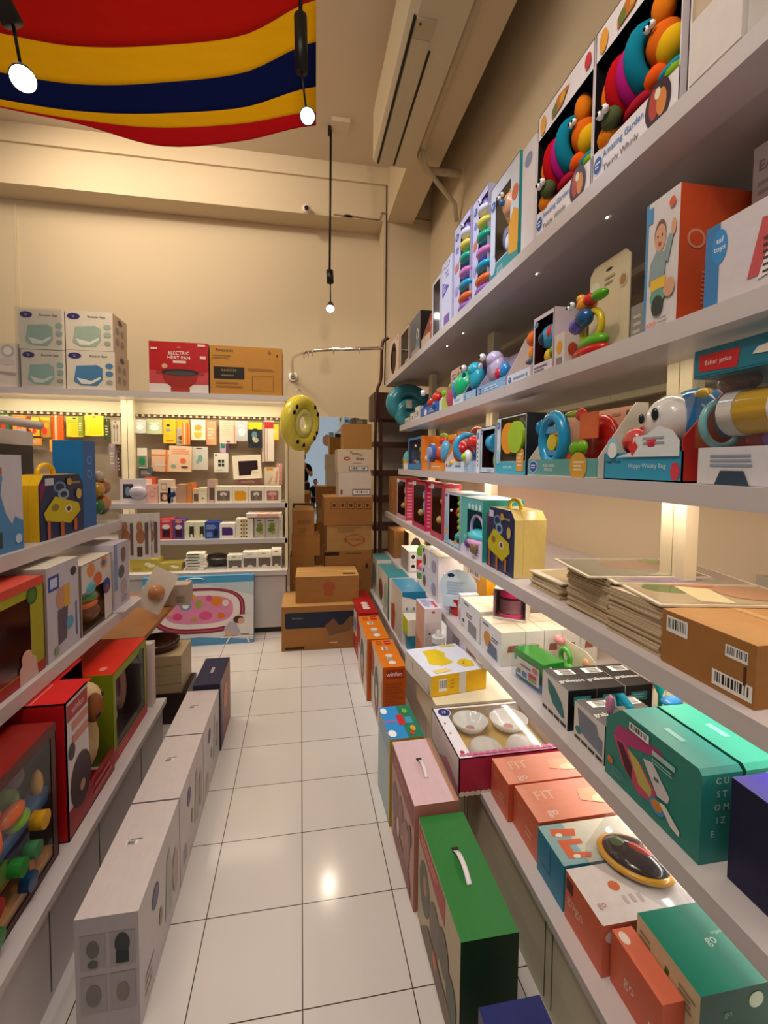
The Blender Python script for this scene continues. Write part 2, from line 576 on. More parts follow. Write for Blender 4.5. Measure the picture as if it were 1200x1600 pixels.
# ================================================================ the room
mb = MB(); mb.box(-4.2, 1.6, -3.6, 5.7, -0.08, 0, FLOOR); struct(mb.build('floor'))
mb = MB(); mb.box(-4.2, 1.6, -3.6, 5.7, 4.7, 4.8, CEIL); struct(mb.build('ceiling'))
mb = MB(); mb.box(-4.2, 1.6, 5.5, 5.7, 0, 4.7, WALL); struct(mb.build('wall_back'))
mb = MB(); mb.box(1.45, 1.6, -3.6, 5.5, 0, 4.7, WALL); struct(mb.build('wall_right'))
mb = MB()
for x0, x1, z0, z1 in ((-4.2, -2.6, 0, 4.7), (-2.6, 1.45, 3.0, 4.7), (-2.6, 1.45, 0, 0.12), (-0.02, 0.05, 0.12, 3.0), (1.3, 1.45, 0.12, 3.0), (-1.4, -1.33, 0.12, 3.0)):
    mb.box(x0, x1, -3.6, -3.5, z0, z1, WALL)
struct(mb.build('wall_front'))
GLZ = emit_mat('daylit_shop_glass', (0.42, 0.52, 0.62), 0.55)
for i, (x0, x1) in enumerate(((-2.6, -1.4), (-1.33, -0.02), (0.05, 1.3))):
    mb = MB(); mb.box(x0, x1, -3.57, -3.54, 0.12, 3.0, GLZ); struct(mb.build('window_%d' % (i + 1)))
# beam across the back, beam along the right, column in the corner
mb = MB(); mb.box(-4.2, 1.45, 5.2, 5.5, 4.14, 4.7, WALL); mb.box(-4.2, 1.45, 5.17, 5.2, 4.52, 4.7, WALL); struct(mb.build('trim_1'))
mb = MB(); mb.box(0.945, 1.234, -3.5, 5.2, 4.14, 4.7, WALL); struct(mb.build('trim_2'))
mb = MB(); mb.box(0.90, 1.45, 5.2, 5.5, 0, 4.14, WALL); struct(mb.build('trim_3'))
mb = MB(); mb.box(-2.90, -2.88, 5.485, 5.5, 0, 4.1, WALL); struct(mb.build('trim_4'))

# mirror on the back wall
t = thing('wall_mirror', 'frameless mirror on the back wall behind the stacked cartons', 'mirror', (0.36, 5.499, 1.1))
mb = MB(); mb.box(-0.32, 0.32, -0.006, 0, -0.85, 0.9, '#c8ccd0', {'F': MIRROR}); mb.build('mirror_glass', t)

# ---------------------------------------------------------------- right wall shelving
rw = thing('wall_shelving', 'long white shelving along the right wall carrying boxed baby toys', 'shelving', (0, 0, 0))
def right_board(z, y1, seams):
    mb = MB()
    ys = [-0.35] + seams + [y1]
    for a, b in zip(ys[:-1], ys[1:]):
        b2 = b - 0.0015
        mb.box(0.80, 0.90, a, b2, z - 0.045, z, SHELFW)
        mb.box(0.90, 1.449 if z != 1.77 and z != 1.415 else 1.449, a, b2, z - 0.024, z, SHELFW)
        mb.box(1.27, 1.30, a, b2, z - 0.05, z - 0.024, CREAM)
    o = mb.build('shelf_board', rw)
    return o
right_board(2.24, 4.42, [1.75, 3.05])
right_board(1.77, 3.75, [1.75])
right_board(1.415, 3.78, [1.75])
right_board(0.998, 4.42, [1.75, 3.05])
right_board(0.60, 4.42, [1.75, 3.05])
for y in (1.15, 2.49, 3.72):
    mb = MB()
    for dy in (-0.045, 0.002):
        mb.box(1.05, 1.09, y + dy, y + dy + 0.043, 0.998 if y > 2 else 0.285, 2.19, CREAM)
    mb.build('upright_post', rw)
mb = MB()
mb.box(0.63, 1.449, -0.35, 4.35, 0.26, 0.285, SHELFW)
mb.box(0.645, 1.449, -0.35, 4.33, 0.0, 0.26, PLINTH)
y = -0.2
while y < 4.2:
    for q in (0, 0.035):
        mb.box(0.6436, 0.6455, y + q, y + q + 0.003, 0.02, 0.25, '#5b5242')
    y += 0.62 if q else 0
mb.build('base_plinth', rw)
for z, y1, pw, col in ((1.77, 3.7, 2.6, (1.0, 0.82, 0.6)), (1.415, 3.7, 7, (1.0, 0.80, 0.66)), (0.998, 4.3, 10.5, (1.0, 0.88, 0.74)), (0.60, 4.3, 9, (1.0, 0.91, 0.82))):
    mb = MB(); mb.box(0.905, 0.915, 0.0, y1, z - 0.031, z - 0.0245, '#e8dcc0')
    s = mb.build('led_strip', rw)
    lamp('shelf_strip_light', 'AREA', (0.93 if z > 1.5 else 0.99, (y1 + 0.1) / 2, z - 0.034), pw, col, 0.02, y1 - 0.1).rotation_euler = (0, -0.35, 0)
for y in (0.75, 1.32, 1.75, 2.6, 2.9):       # small puck lamps in the top shelf's underside
    mb = MB(); mb.cyl((0.925, y, 2.24 - 0.0285), 0.0035, 0.003, GLOW_WARM, n=8); mb.build('puck_light', rw)
mb = MB(); mb.box(1.43, 1.449, 1.185, 1.225, 1.03, 1.11, '#bdb6a6'); tag(mb.build('wall_socket'), 'grey plastic wall socket low on the wall behind the stacked picture boards', 'socket')

# ---------------------------------------------------------------- left island
li = thing('display_island', 'white tiered display island on the left side of the aisle', 'shelving', (0, 0, 0))
mb = MB(); mb.box(-1.5, -0.88, 0.3, 2.49, 1.118, 1.165, SHELFW); mb.build('shelf_board', li)
mb = MB(); mb.box(-1.5, -0.80, 0.3, 2.47, 0.735, 0.78, SHELFW); mb.build('shelf_board', li)
mb = MB(); mb.box(-1.5, -0.65, 0.3, 2.36, 0.275, 0.30, SHELFW)
mb.box(-1.5, -0.665, 0.3, 2.34, 0, 0.275, SHELFW)
for y in (0.9, 1.31, 1.62, 2.03):
    mb.box(-0.6655, -0.6638, y, y + 0.004, 0.02, 0.27, '#4b4642')
mb.build('base_cabinet', li)
mb = MB(); mb.box(-1.5, -1.42, 0.3, 2.44, 0.30, 1.118, CREAM); mb.build('back_panel', li)
mb = MB(); mb.box(-1.42, -1.34, 2.30, 2.38, 0.30, 1.118, CREAM); mb.build('upright_post', li)
lamp('island_strip_light', 'AREA', (-1.2, 1.5, 1.10), 3.0, (1, 0.85, 0.6), 0.03, 1.6)
tag(MB().box(-1.62, -0.80, 2.52, 3.38, 0.525, 0.55, wall_mat('warm_wood', '#a86e35', '#8d5826', 7, 0.4, 0.03)).box(-1.60, -1.50, 2.54, 3.36, 0, 0.525, BROWNW).build('wooden_table'), 'brown wooden table top beyond the end of the left display island', 'table')

# ---------------------------------------------------------------- back rack
br = thing('display_rack', 'cream pegboard display rack against the back wall with packs on hooks', 'shelving', (0, 0, 0))
mb = MB(); mb.box(-3.2, -0.115, 4.0, 4.46, 1.975, 2.018, SHELFW); mb.build('shelf_board', br)
for z, y0 in ((1.115, 4.03), (0.812, 4.03)):
    mb = MB(); mb.box(-3.2, -0.115, y0, 4.46, z - 0.04, z, SHELFW); mb.build('shelf_board', br)
mb = MB(); mb.box(-3.2, -0.115, 3.98, 4.46, 0.505, 0.545, SHELFW); mb.box(-3.2, -0.13, 4.0, 4.46, 0.05, 0.505, SHELFW); mb.box(-3.18, -0.14, 4.03, 4.46, 0, 0.05, '#3a332c'); mb.build('base_cabinet', br)
for x in (-1.495, -1.445):
    mb = MB(); mb.box(x, x + 0.045, 4.26, 4.31, 0.545, 1.975, CREAM); mb.build('upright_post', br)
mb = MB(); mb.box(-0.135, -0.112, 4.03, 4.46, 0.545, 1.975, CREAM); mb.build('side_panel', br)
for x0, x1 in ((-2.55, -1.42), (-1.30, -0.16)):
    for z, pw in ((1.965, 5.0), (1.07, 1.3), (0.768, 1.0)):
        lamp('rack_strip_light', 'AREA', ((x0 + x1) / 2, 4.06, z), pw, (1.0, 0.84, 0.6), x1 - x0, 0.02).rotation_euler = (0.4, 0, 0)
PEG = wall_mat('taupe_slat_board', '#a9967e', '#9b8870', 4, 0.6, 0.05)
mb = MB(); mb.box(-3.2, -0.135, 4.44, 4.46, 0.545, 1.90, PEG); mb.build('peg_panel', br)
mb = MB(); mb.box(-3.2, -0.135, 4.40, 4.44, 1.875, 1.975, CREAM); mb.box(-3.2, -0.135, 4.425, 4.44, 1.855, 1.875, '#7d6a50')
for i in range(60):
    mb.box(-3.18 + i * 0.05, -3.16 + i * 0.05, 4.41, 4.425, 1.855, 1.875, CREAM)
mb.build('header_panel', br)

# ---------------------------------------------------------------- ceiling things
ac = thing('air_conditioner', 'long cream air conditioner hung under the ceiling beside the beam', 'air conditioner', (0.775, 3.15, 4.0))
mb = MB()
mb.prism([(-0.17, 0.03), (-0.12, 0.0), (0.165, 0.0), (0.165, 0.42), (-0.17, 0.42)], 'y', -1.1, 0.88, wall_mat('aged_cream_plastic', '#d6cbb0', '#c8bb9c', 2, 0.45, 0.01))
mb.build('casing', ac)
mb = MB(); mb.box(-0.14, -0.125, -0.45, 0.86, -0.004, 0.03, '#15120f'); mb.build('air_slot', ac)
mb = MB(); mb.box(0.0, 0.015, -0.25, 0.86, -0.004, 0.03, '#15120f'); mb.build('air_slot', ac)
mb = MB(); mb.box(-0.12, -0.005, -0.32, 0.86, -0.008, 0.0, '#d2c6aa'); mb.build('louvre_flap', ac)
mb = MB(); mb.box(-0.12, -0.005, -0.45, -0.325, -0.010, 0.0, '#c3b697'); mb.cyl((-0.095, -0.42, -0.013), 0.008, 0.005, '#4b3f30', n=10); mb.build('service_cap', ac)
mb = MB()
mb.tube([(0.985, 2.2, 4.10), (0.99, 3.2, 4.10), (0.99, 3.75, 4.10), (1.0, 3.95, 4.06), (1.08, 4.08, 4.04), (1.25, 4.10, 4.05), (1.41, 4.1, 4.06)], 0.032, wall_mat('pipe_wrap', '#cfc1a6', '#bfae90', 14, 0.8, 0.3), 10)
mb.tube([(0.99, 3.85, 4.06), (1.05, 3.97, 4.0), (1.2, 4.1, 3.95), (1.38, 4.16, 3.82), (1.42, 4.22, 3.7)], 0.022, wall_mat('pipe_wrap2', '#c9bb9f', '#b9a88a', 14, 0.8, 0.3), 8)
tag(mb.build('insulated_pipe'), 'taped white insulated pipes running from the air conditioner to the right wall', 'pipe')
mb = MB()
mb.tube([(0.935, 5.19, 4.7), (0.935, 5.19, 2.9), (0.93, 5.19, 2.35)], 0.006, '#241a12', 6)
tag(mb.build('black_cable'), 'thin black cable dropping down the corner column', 'cable')
mb = MB()
mb.tube([(0.35, 5.19, 4.16), (0.45, 5.19, 4.155), (0.55, 5.188, 4.16), (0.7, 5.19, 4.15), (0.86, 5.19, 4.15), (0.88, 5.19, 4.23), (1.2, 5.192, 4.21), (1.44, 5.19, 4.2)], 0.007, '#a08d6c', 6)
mb.ball((0.51, 5.185, 4.155), (0.05, 0.012, 0.012), M('#2c2018', 'matte'))
tag(mb.build('loose_cable'), 'loose cable with a dark splice along the lower edge of the back beam', 'cable')
cc = thing('security_camera', 'small white security camera under the back beam', 'camera', (0.06, 5.199, 4.17))
mb = MB(); mb.cyl((0, -0.03, 0), 0.03, 0.03, '#e9e2d4', 'y'); mb.ball((0, -0.07, -0.02), (0.05, 0.05, 0.05), M('#efe9dd', 'plastic')); mb.build('camera_dome', cc)
mb = MB(); mb.cyl((0.0, -0.125, -0.03), 0.022, 0.02, '#161412', 'y'); mb.build('lens', cc)

# draped cloth under the ceiling: stripes across, sagging towards the back wall
def cloth():
    t = thing('striped_banner', 'red, yellow and blue striped cloth draped below the ceiling', 'banner', (0, 0, 0))
    # boundaries of the stripes at three columns (left, middle, right): (x, y, z)
    nx = 30
    rows = [ # y and z at left/middle/right ends of each stripe boundary
        ('#b01710', None), ('#e3a50e', None), ('#0e1644', None), ('#e3a50e', None), ('#b41418', None)]
    KX = (-2.3, -1.62, -1.24, -0.80, -0.34, 0.094)
    KZ = ((4.06, 3.83, 3.62, 3.47, 3.45, 3.45), (4.167, 3.801, 3.592, 3.446, 3.409, 3.402), (4.239, 3.788, 3.588, 3.442, 3.396, 3.372), (4.322, 3.852, 3.649, 3.481, 3.402, 3.301), (4.409, 3.995, 3.777, 3.575, 3.482, 3.382), (4.49, 4.27, 4.033, 3.771, 3.62, 3.54))
    def base(u, v):
        x = KX[0] + (KX[-1] - KX[0]) * u
        k = max(i for i in range(5) if KX[i] <= x + 1e-6)
        t = (x - KX[k]) / (KX[k + 1] - KX[k])
        g = lambda i: CL(v, KZ[min(max(i, 0), 5)])
        p0, p1, p2, p3 = g(k - 1), g(k), g(k + 1), g(k + 2)
        z = 0.5 * (2 * p1 + (p2 - p0) * t + (2 * p0 - 5 * p1 + 4 * p2 - p3) * t * t + (3 * p1 - p0 - 3 * p2 + p3) * t ** 3)
        return x, 3.0, z
    def CL(v, tab):
        i = min(int(v), len(tab) - 2)
        return tab[i] + (tab[i + 1] - tab[i]) * (v - i)
    for k in range(5):
        mb = MB()
        vs = []; n2 = 6
        for j in range(n2 + 1):
            for i in range(nx + 1):
                u = i / nx
                x, y, z = base(u, k + j / n2)
                # lean the cloth: higher = nearer to the viewer, keeping the line of sight from the aisle
                s = 1.0 - 0.06 * min(1.2, max(0, (z - 3.3)))
                wob = 0.01 * math.sin(u * 9 + z * 3)
                vs.append((x * s, y * s + wob, 1.45 + (z - 1.45) * s))
        fs = [[j * (nx + 1) + i, j * (nx + 1) + i + 1, (j + 1) * (nx + 1) + i + 1, (j + 1) * (nx + 1) + i] for j in range(n2) for i in range(nx)]
        mb.add(vs, fs, M(rows[k][0], 'cloth'), True)
        o = mb.build('cloth_stripe', t)
        m = o.modifiers.new('thick', 'SOLIDIFY'); m.thickness = 0.003
cloth()

def pendant(loc_top, rod_z, head, aim, glow, label, bar=None, power=30, col=WARM):
    """black hanging track lamp: rod, driver barrel, link and swivelling head"""
    t = thing('pendant_spotlight', label, 'lamp', (head[0], head[1], head[2]))
    H = Vector(head)
    L = lambda p: tuple(Vector(p) - H)
    mb = MB(); mb.tube([L(loc_top), L(bar[0])], 0.011, '#0e0c0c', 8); mb.build('suspension_rod', t)
    mb = MB(); mb.tube([L(bar[0]), L(bar[1])], 0.034, '#0d0b0b', 12); mb.build('driver_barrel', t)
    d = (Vector(aim) - H).normalized()
    p0 = H - d * 0.09
    mb = MB(); mb.tube([L(bar[1]), L(tuple(p0))], 0.006, '#1a1716', 6); mb.build('swivel_link', t)
    mb = MB(); mb.tube([L(tuple(p0)), L(tuple(H - d * 0.03)), (0, 0, 0)], [0.025, 0.036, 0.042], '#12100f', 14); mb.build('lamp_head', t)
    T = Matrix.Translation(d * 0.002) @ d.to_track_quat('Z', 'Y').to_matrix().to_4x4()
    mb = MB(); mb.lathe([(0.038, 0.0), (0.030, 0.008), (0.0, 0.012)], glow, T=T, cap=False); mb.build('lens', t)
    l = lamp('lamp_beam', 'SPOT', tuple(H + d * 0.03), power, col, 0.03, aim=aim, cone=75)
    return t
pendant((-1.3, 1.62, 4.69), 0, (-0.94, 1.86, 2.765), (-0.2, 0.6, 1.2), GLOW_WHITE, 'black pendant spotlight in front of the cloth at upper left', ((-1.06, 1.76, 3.15), (-0.96, 1.85, 2.93)), 6, (1, 0.9, 0.75))
pendant((0.0, 2.6, 4.69), 0, (0.036, 2.6, 3.30), (0.1, 1.5, 2.2), GLOW_COOL, 'black pendant spotlight with cold bluish glow at the right edge of the cloth', ((0.0, 2.6, 3.80), (0.005, 2.6, 3.52)), 6, (0.7, 0.82, 1))
pendant((0.287, 4.65, 4.69), 0, (0.285, 4.65, 2.975), (0.15, 3.4, 1.5), GLOW_WHITE, 'small pendant spotlight on a long black rod near the back beam', ((0.278, 4.65, 3.34), (0.285, 4.65, 3.22)), 12, WARM)
mb = MB(); mb.box(0.29, 0.46, 4.52, 4.7, 4.66, 4.699, CEIL); mb.box(0.26, 0.29, 4.62, 4.68, 4.62, 4.68, '#161311'); tag(mb.build('ceiling_mount'), 'white ceiling junction plate holding the long pendant rod', 'mount')

# curved rail, brown pole and brown shelving in the back corner
cr = thing('curved_rail', 'chrome curved hanging rail reaching from the back wall to the shelving', 'rail', (-0.09, 5.44, 2.45))
pts = [(0, 0, 0), (0, -0.1, 0.02), (0.0, -0.3, 0.11), (0.05, -0.6, 0.10), (0.22, -0.82, 0.10), (0.45, -0.93, 0.10), (0.87, -0.95, 0.13)]
def smooth(p, n=6):
    p = [Vector(q) for q in p]; out = []
    for i in range(len(p) - 1):
        a = p[max(i - 1, 0)]; b = p[i]; c = p[i + 1]; d = p[min(i + 2, len(p) - 1)]
        for k in range(n):
            t = k / n
            out.append(0.5 * ((2 * b) + (c - a) * t + (2 * a - 5 * b + 4 * c - d) * t * t + (3 * b - a - 3 * c + d) * t ** 3))
    out.append(p[-1]); return out
mb = MB(); mb.tube(smooth(pts), 0.016, CHROME, 10); mb.build('rail_tube', cr)
mb = MB(); mb.cyl((0, 0.03, 0), 0.05, 0.025, CHROME, 'y'); mb.ball((0, 0, 0), (0.028, 0.03, 0.028), CHROME); mb.build('wall_flange', cr)
for i, (x, y, z) in enumerate(((0.12, -0.70, 0.10), (0.16, -0.76, 0.10), (0.2, -0.8, 0.10), (0.40, -0.92, 0.10), (0.64, -0.95, 0.115))):
    mb = MB(); mb.torus((x, y, z - 0.02), 0.03, 0.004, CHROME, 'x', n=16, k=6); mb.build('hook_ring', cr)
mb = MB(); mb.tube(smooth([(0.87, 4.56, 2.70), (0.82, 4.56, 2.68), (0.79, 4.56, 2.62), (0.78, 4.56, 2.3), (0.74, 4.56, 2.15), (0.73, 4.56, 1.7), (0.74, 4.56, 0.0)]), [0.004] * 3 + [0.016] * 34, BROWNW, 8)
tag(mb.build('brown_pole'), 'brown pole with a bent tip standing at the far end of the right shelving', 'pole')
bs = thing('brown_shelving', 'dark brown open shelving in the far right corner', 'shelving', (0, 0, 0))
for z, h in ((1.92, 0.27), (1.33, 0.06), (1.64, 0.045), (1.06, 0.05), (0.76, 0.05), (0.45, 0.05)):
    mb = MB(); mb.box(0.74, 1.40, 4.72, 5.1, z, z + h, BROWNW); mb.build('shelf_board', bs)
for x in (0.80, 1.36):
    mb = MB(); mb.box(x, x + 0.035, 4.74, 4.78, 0, 1.92, BROWNW); mb.build('upright_post', bs)
mb = MB(); mb.box(0.84, 1.36, 5.08, 5.1, 0.8, 1.92, wall_mat('white_panel_dull', '#cfc6bb', '#c2b8ac', 3, .5, .01)); mb.build('back_panel', bs)

# ================================================================ goods on the right shelving
G1, G2, G3, G4, G5, G6 = ('boxed toys on the top right shelf', 'toys on the second right shelf', 'toys on the third right shelf', 'goods on the fourth right shelf', 'goods on the fifth right shelf', 'goods on the low right counter')
def s1(a, b, x=.83): return RF(a, b, 2.24, x)
def s2(a, b, x=.83): return RF(a, b, 1.77, x)
def s3(a, b, x=.83): return RF(a, b, 1.415, x)
def s4(a, b, x=.83): return RF(a, b, .998, x)
def s5(a, b, x=.83): return RF(a, b, .60, x)
def s6(a, b, x=.68, z=.285): return RF(a, b, z, x)
def circ(cu, cv, ru, rv, n=14): return [(cu + ru * math.cos(2 * PI * i / n), cv + rv * math.sin(2 * PI * i / n)) for i in range(n)]
def logo(u, v, ru, rv): return [('E', u, v, ru, rv, '#c8d6ee'), ('E', u, v, ru * .85, rv * .85, '#2a4f9e'), ('L', u - ru * .5, v - rv * .4, u + ru * .5, v + rv * .4, 2, '#e8eef8')]

# --- shelf 1
window_box('toy_box', 'pale box with oval window and red toy, farthest on the top right shelf', 'toy box', s1(4.40, 3.95), .12, .35, {'*': '#d9b8a6', 'F': '#dfc4b6'}, (.2, .12, .8, .86),
    [('s', (0, .5, .5), (.13, .12, .3), '#a01c14'), ('s', (.02, .4, .28), (.08, .08, .1), '#e06a20'), ('s', (0, .4, .75), .09, '#c05040')], {'F': [('E', .85, .9, .08, .04, '#b9a0a0')]}, G1, poly=circ(.48, .5, .3, .4))
window_box('toy_box', 'white-edged box with dark red interior second from the far end of the top shelf', 'toy box', s1(3.90, 3.56), .12, .31, {'*': '#b9a39c', 'F': '#cbb3ad'}, (.12, .1, .92, .93),
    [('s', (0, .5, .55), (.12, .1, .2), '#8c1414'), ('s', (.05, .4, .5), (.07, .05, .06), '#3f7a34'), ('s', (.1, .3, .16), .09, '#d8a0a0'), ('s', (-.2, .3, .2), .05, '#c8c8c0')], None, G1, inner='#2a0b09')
carton('toy_box', 'dark grey zigzag-topped box beside the red balloon-shaped toy on the top shelf', 'toy box', s1(3.50, 3.22), .12, .30, {'*': '#2b2226', 'F': '#4a5566'}, {'F': [('E', .72, .5, .12, .14, '#e6e9f2'), ('E', .72, .5, .06, .09, '#4a5566'), ('R', .1, 0, .95, .2, '#b3a6b0'), ('P', [(.5, .2), (.9, .2), (.85, .42), (.66, .38)], '#6f8fb0')]}, G1)
tray_box('toy_box', 'red rounded toy in a torn brown tray on the far top right shelf', 'toy box', s1(3.19, 2.97), .12, .27, .3, {'*': '#c98a66', 'F': '#d8b8a8'}, [('s', (.05, .5, .55), (.24, .12, .40), '#b81e12'), ('s', (.2, .35, .6), (.04, .04, .25), '#e0452a'), ('s', (-.1, .3, .3), .12, '#d07a3a')], None, G1)
window_box('stacking_toy_box', 'tall white window box with lilac, yellow and turquoise stacker on the top shelf', 'toy box', s1(2.93, 2.74), .13, .37, {'*': '#e6e2ee', 'F': '#ebe7f2', 'L': '#cfc8d8'}, (.16, .05, .9, .93),
    [('s', (.15, .5, .72), (.13, .1, .14), '#d2a8dc'), ('s', (.15, .5, .55), (.11, .1, .06), '#e8c64a'), ('s', (.1, .4, .26), (.15, .1, .06), '#2fc6c0'), ('s', (.12, .4, .18), (.12, .1, .05), '#23a8b0'), ('s', (.1, .4, .09), (.1, .08, .04), '#a48ad0')], None, G1, inner='#8d8794')
carton('toy_box', 'tall white box with blue triangle and outlined name badge on the top shelf', 'toy box', s1(2.72, 2.53), .16, .39, {'*': '#d3d2ee', 'F': '#dfe0f8'}, {'F': [('E', .5, .93, .3, .035, '#5a4a8c'), ('E', .5, .93, .27, .027, '#e9eafc'), ('T', 'little\ntikes', .5, .93, .014, '#5a4a8c'), ('T', 'Unicorn', .5, .83, .035, '#5648a0'), ('T', 'Stacker', .6, .77, .035, '#5648a0'), ('P', [(.1, .5), (.75, .6), (.1, .72)], '#6a62c8'), ('L', .15, .55, .5, .67, 3, '#d8daf8'), ('R', .3, .02, .8, .2, '#7e4fb4')]}, G1)
for i, (a, b, h, lab) in enumerate(((2.50, 2.25, .49, 'tall lilac box of nested pastel stacking cups, farther of the two'), (2.22, 2.03, .48, 'tall lilac box of nested pastel stacking cups, beside the lion toy box'))):
    cups = [(.80, '#e9e4f6'), (.68, '#f0dc62'), (.55, '#18b090'), (.40, '#df7fc4'), (.27, '#1fa9d6'), (.14, '#f3703a'), (.04, '#9a6cc8')]
    window_box('stacking_cup_box', lab, 'toy box', s1(a, b), .2, h, {'*': '#cdc6ec', 'F': '#dad4f4'}, (.42, .0, .98, .93),
        [('s', (.24, -.02 + .1, z), (.11 + .012 * k, .09, .055), c) for k, (z, c) in enumerate(cups)] + [('s', (.2, .1, .86), (.05, .05, .07), '#8e68bb'), ('e', (.25, -.1, .87), .018)],
        {'F': logo(.2, .88, .14, .045) + [('E', .22, .74, .1, .035, '#7f8ed6'), ('P', [(.1, .5), (.34, .52), (.34, .6), (.1, .58)], '#d4826a'), ('E', .2, .3, .12, .05, '#b4a7e0')]}, 'stacking cup boxes on the top shelf', inner='#c6bde6', pane=False, toyname='nested_cups')
window_box('lion_toy_box', 'teal-based window box with golden lion rattle on the top right shelf', 'toy box', s1(2.00, 1.72), .15, .42, {'*': '#2d8f96', 'F': '#dfe3ee', 'R': '#2e9aa0'}, (.2, .2, .72, .86),
    [('s', (.1, .3, .68), (.2, .1, .2), '#e9b21a'), ('s', (.12, .05, .65), (.09, .06, .11), '#f0b48c'), ('e', (.06, -.2, .72), .022), ('e', (.16, -.2, .72), .022), ('s', (.12, -.15, .66), .03, '#2f74b0'), ('s', (.04, .3, .38), (.1, .08, .13), '#6e3c9a'), ('s', (-.16, .3, .42), (.08, .06, .13), '#8d94b4'), ('s', (.1, .1, .3), (.05, .04, .09), '#e9eefc'), ('s', (.2, .3, .26), (.06, .05, .08), '#caa21d')],
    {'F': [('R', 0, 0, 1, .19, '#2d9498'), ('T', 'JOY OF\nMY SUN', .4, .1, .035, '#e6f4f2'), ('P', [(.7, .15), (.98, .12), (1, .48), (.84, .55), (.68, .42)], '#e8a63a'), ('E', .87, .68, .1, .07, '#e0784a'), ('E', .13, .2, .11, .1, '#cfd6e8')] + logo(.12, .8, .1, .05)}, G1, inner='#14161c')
carton('toy_box', 'narrow white box with barcode panel and bear between lion and spiral toy boxes', 'toy box', s1(1.70, 1.60), .14, .40, '#e3dcdf', {'R': [('R', .4, .3, .9, .62, '#cfc6c8'), ('L', .42, .1, .9, .3, 4, '#8c8688'), ('L', .42, .34, .9, .6, 5, '#948d90'), ('R', .45, .66, .8, .7, '#5e5660')], 'F': [('E', .5, .85, .3, .06, '#8690ae')]}, G1)
for i, (a, b, lab) in enumerate(((1.585, 1.262, 'long window box of spiral activity toy, farther of the twin spiral boxes'), (1.258, .942, 'long window box of spiral activity toy, nearer of the twin spiral boxes'))):
    sp = [('t', (-.30, .5, .5), .17, .055, '#e8731a', 'x'), ('t', (-.20, .45, .52), .18, .055, '#b8141c', 'x'), ('t', (-.08, .45, .52), .17, .055, '#b8207e', 'x'), ('t', (.03, .45, .55), .18, .055, '#14809c', 'x'),
          ('s', (.17, .3, .55), (.10, .1, .12), '#e06a1c'), ('s', (.2, .2, .72), (.07, .06, .1), '#e8801e'), ('e', (.15, .0, .62), .02), ('e', (.20, .0, .62), .02), ('s', (.28, .25, .47), (.09, .08, .1), '#e2b21c'), ('s', (.17, .2, .36), (.08, .07, .07), '#ea5a1a'),
          ('s', (-.33, .1, .28), (.09, .07, .07), '#f08a1e'), ('s', (-.24, .0, .34), (.07, .06, .07), '#57603f'), ('e', (-.26, -.2, .36), .026), ('e', (-.2, -.2, .37), .026), ('s', (-.36, .25, .40), (.07, .07, .1), '#8a5a30'), ('s', (.0, .15, .3), (.13, .05, .05), '#b01e30'), ('s', (.32, .2, .32), (.12, .05, .04), '#1f90b0'), ('s', (.35, .2, .3), (.08, .05, .05), '#8fb824')]
    window_box('spiral_toy_box', lab, 'toy box', s1(a, b), .16, .436, {'*': '#e2dbe0', 'F': '#ece6ea'}, (.0, .235, 1, .81), sp,
        {'F': logo(.08, .14, .07, .06) + [('T', 'Amazing Garden', .40, .17, .06, '#3f7fc4', 0, .5), ('T', 'Twirly Whirly', .38, .08, .055, '#77706f', 0, .44), ('E', .2, .25, .05, .03, '#e2643a'), ('E', .80, .15, .13, .12, '#3a2430'), ('E', .76, .16, .05, .08, '#b5422c'), ('E', .84, .14, .05, .07, '#d8873c'), ('E', .8, .2, .03, .03, '#e8e2c8'),
               ('E', .12, .89, .06, .07, '#eca33a'), ('P', [(.3, .84), (.5, .85), (.62, .93), (.42, .95), (.3, .9)], '#c8772c'), ('E', .36, .88, .05, .04, '#6a7a34'), ('E', .5, .9, .05, .035, '#e0a030'), ('E', .92, .9, .05, .05, '#d03a40')]},
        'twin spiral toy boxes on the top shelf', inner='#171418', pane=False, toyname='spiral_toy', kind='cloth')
pb = window_box('plush_box', 'clear-fronted white box with cream plush toy at the near end of the top shelf', 'toy box', s1(.925, .66), .18, .46, {'*': '#dcd5d2', 'F': '#e6e0dd', 'R': '#e6e0dd'}, (.03, .05, .98, .97),
    [('b', (-.22, .12, .20), (.13, .06, .14), '#ddd5d0'), ('b', (.2, .2, .14), (.12, .06, .09), '#d6cec8'), ('s', (.1, .5, .5), (.28, .16, .34), '#efe2bf'), ('s', (-.1, .4, .8), (.16, .12, .14), '#f2e8cd'), ('s', (-.35, .4, .42), (.12, .08, .1), '#dcae9e')],
    {'F': [('R', 0, 0, 1, .03, '#1d1b22')]}, G1, inner='#e9dfc8', kind='cloth', toyname='plush_toy')  # dark base strip paints the shaded gap under the box

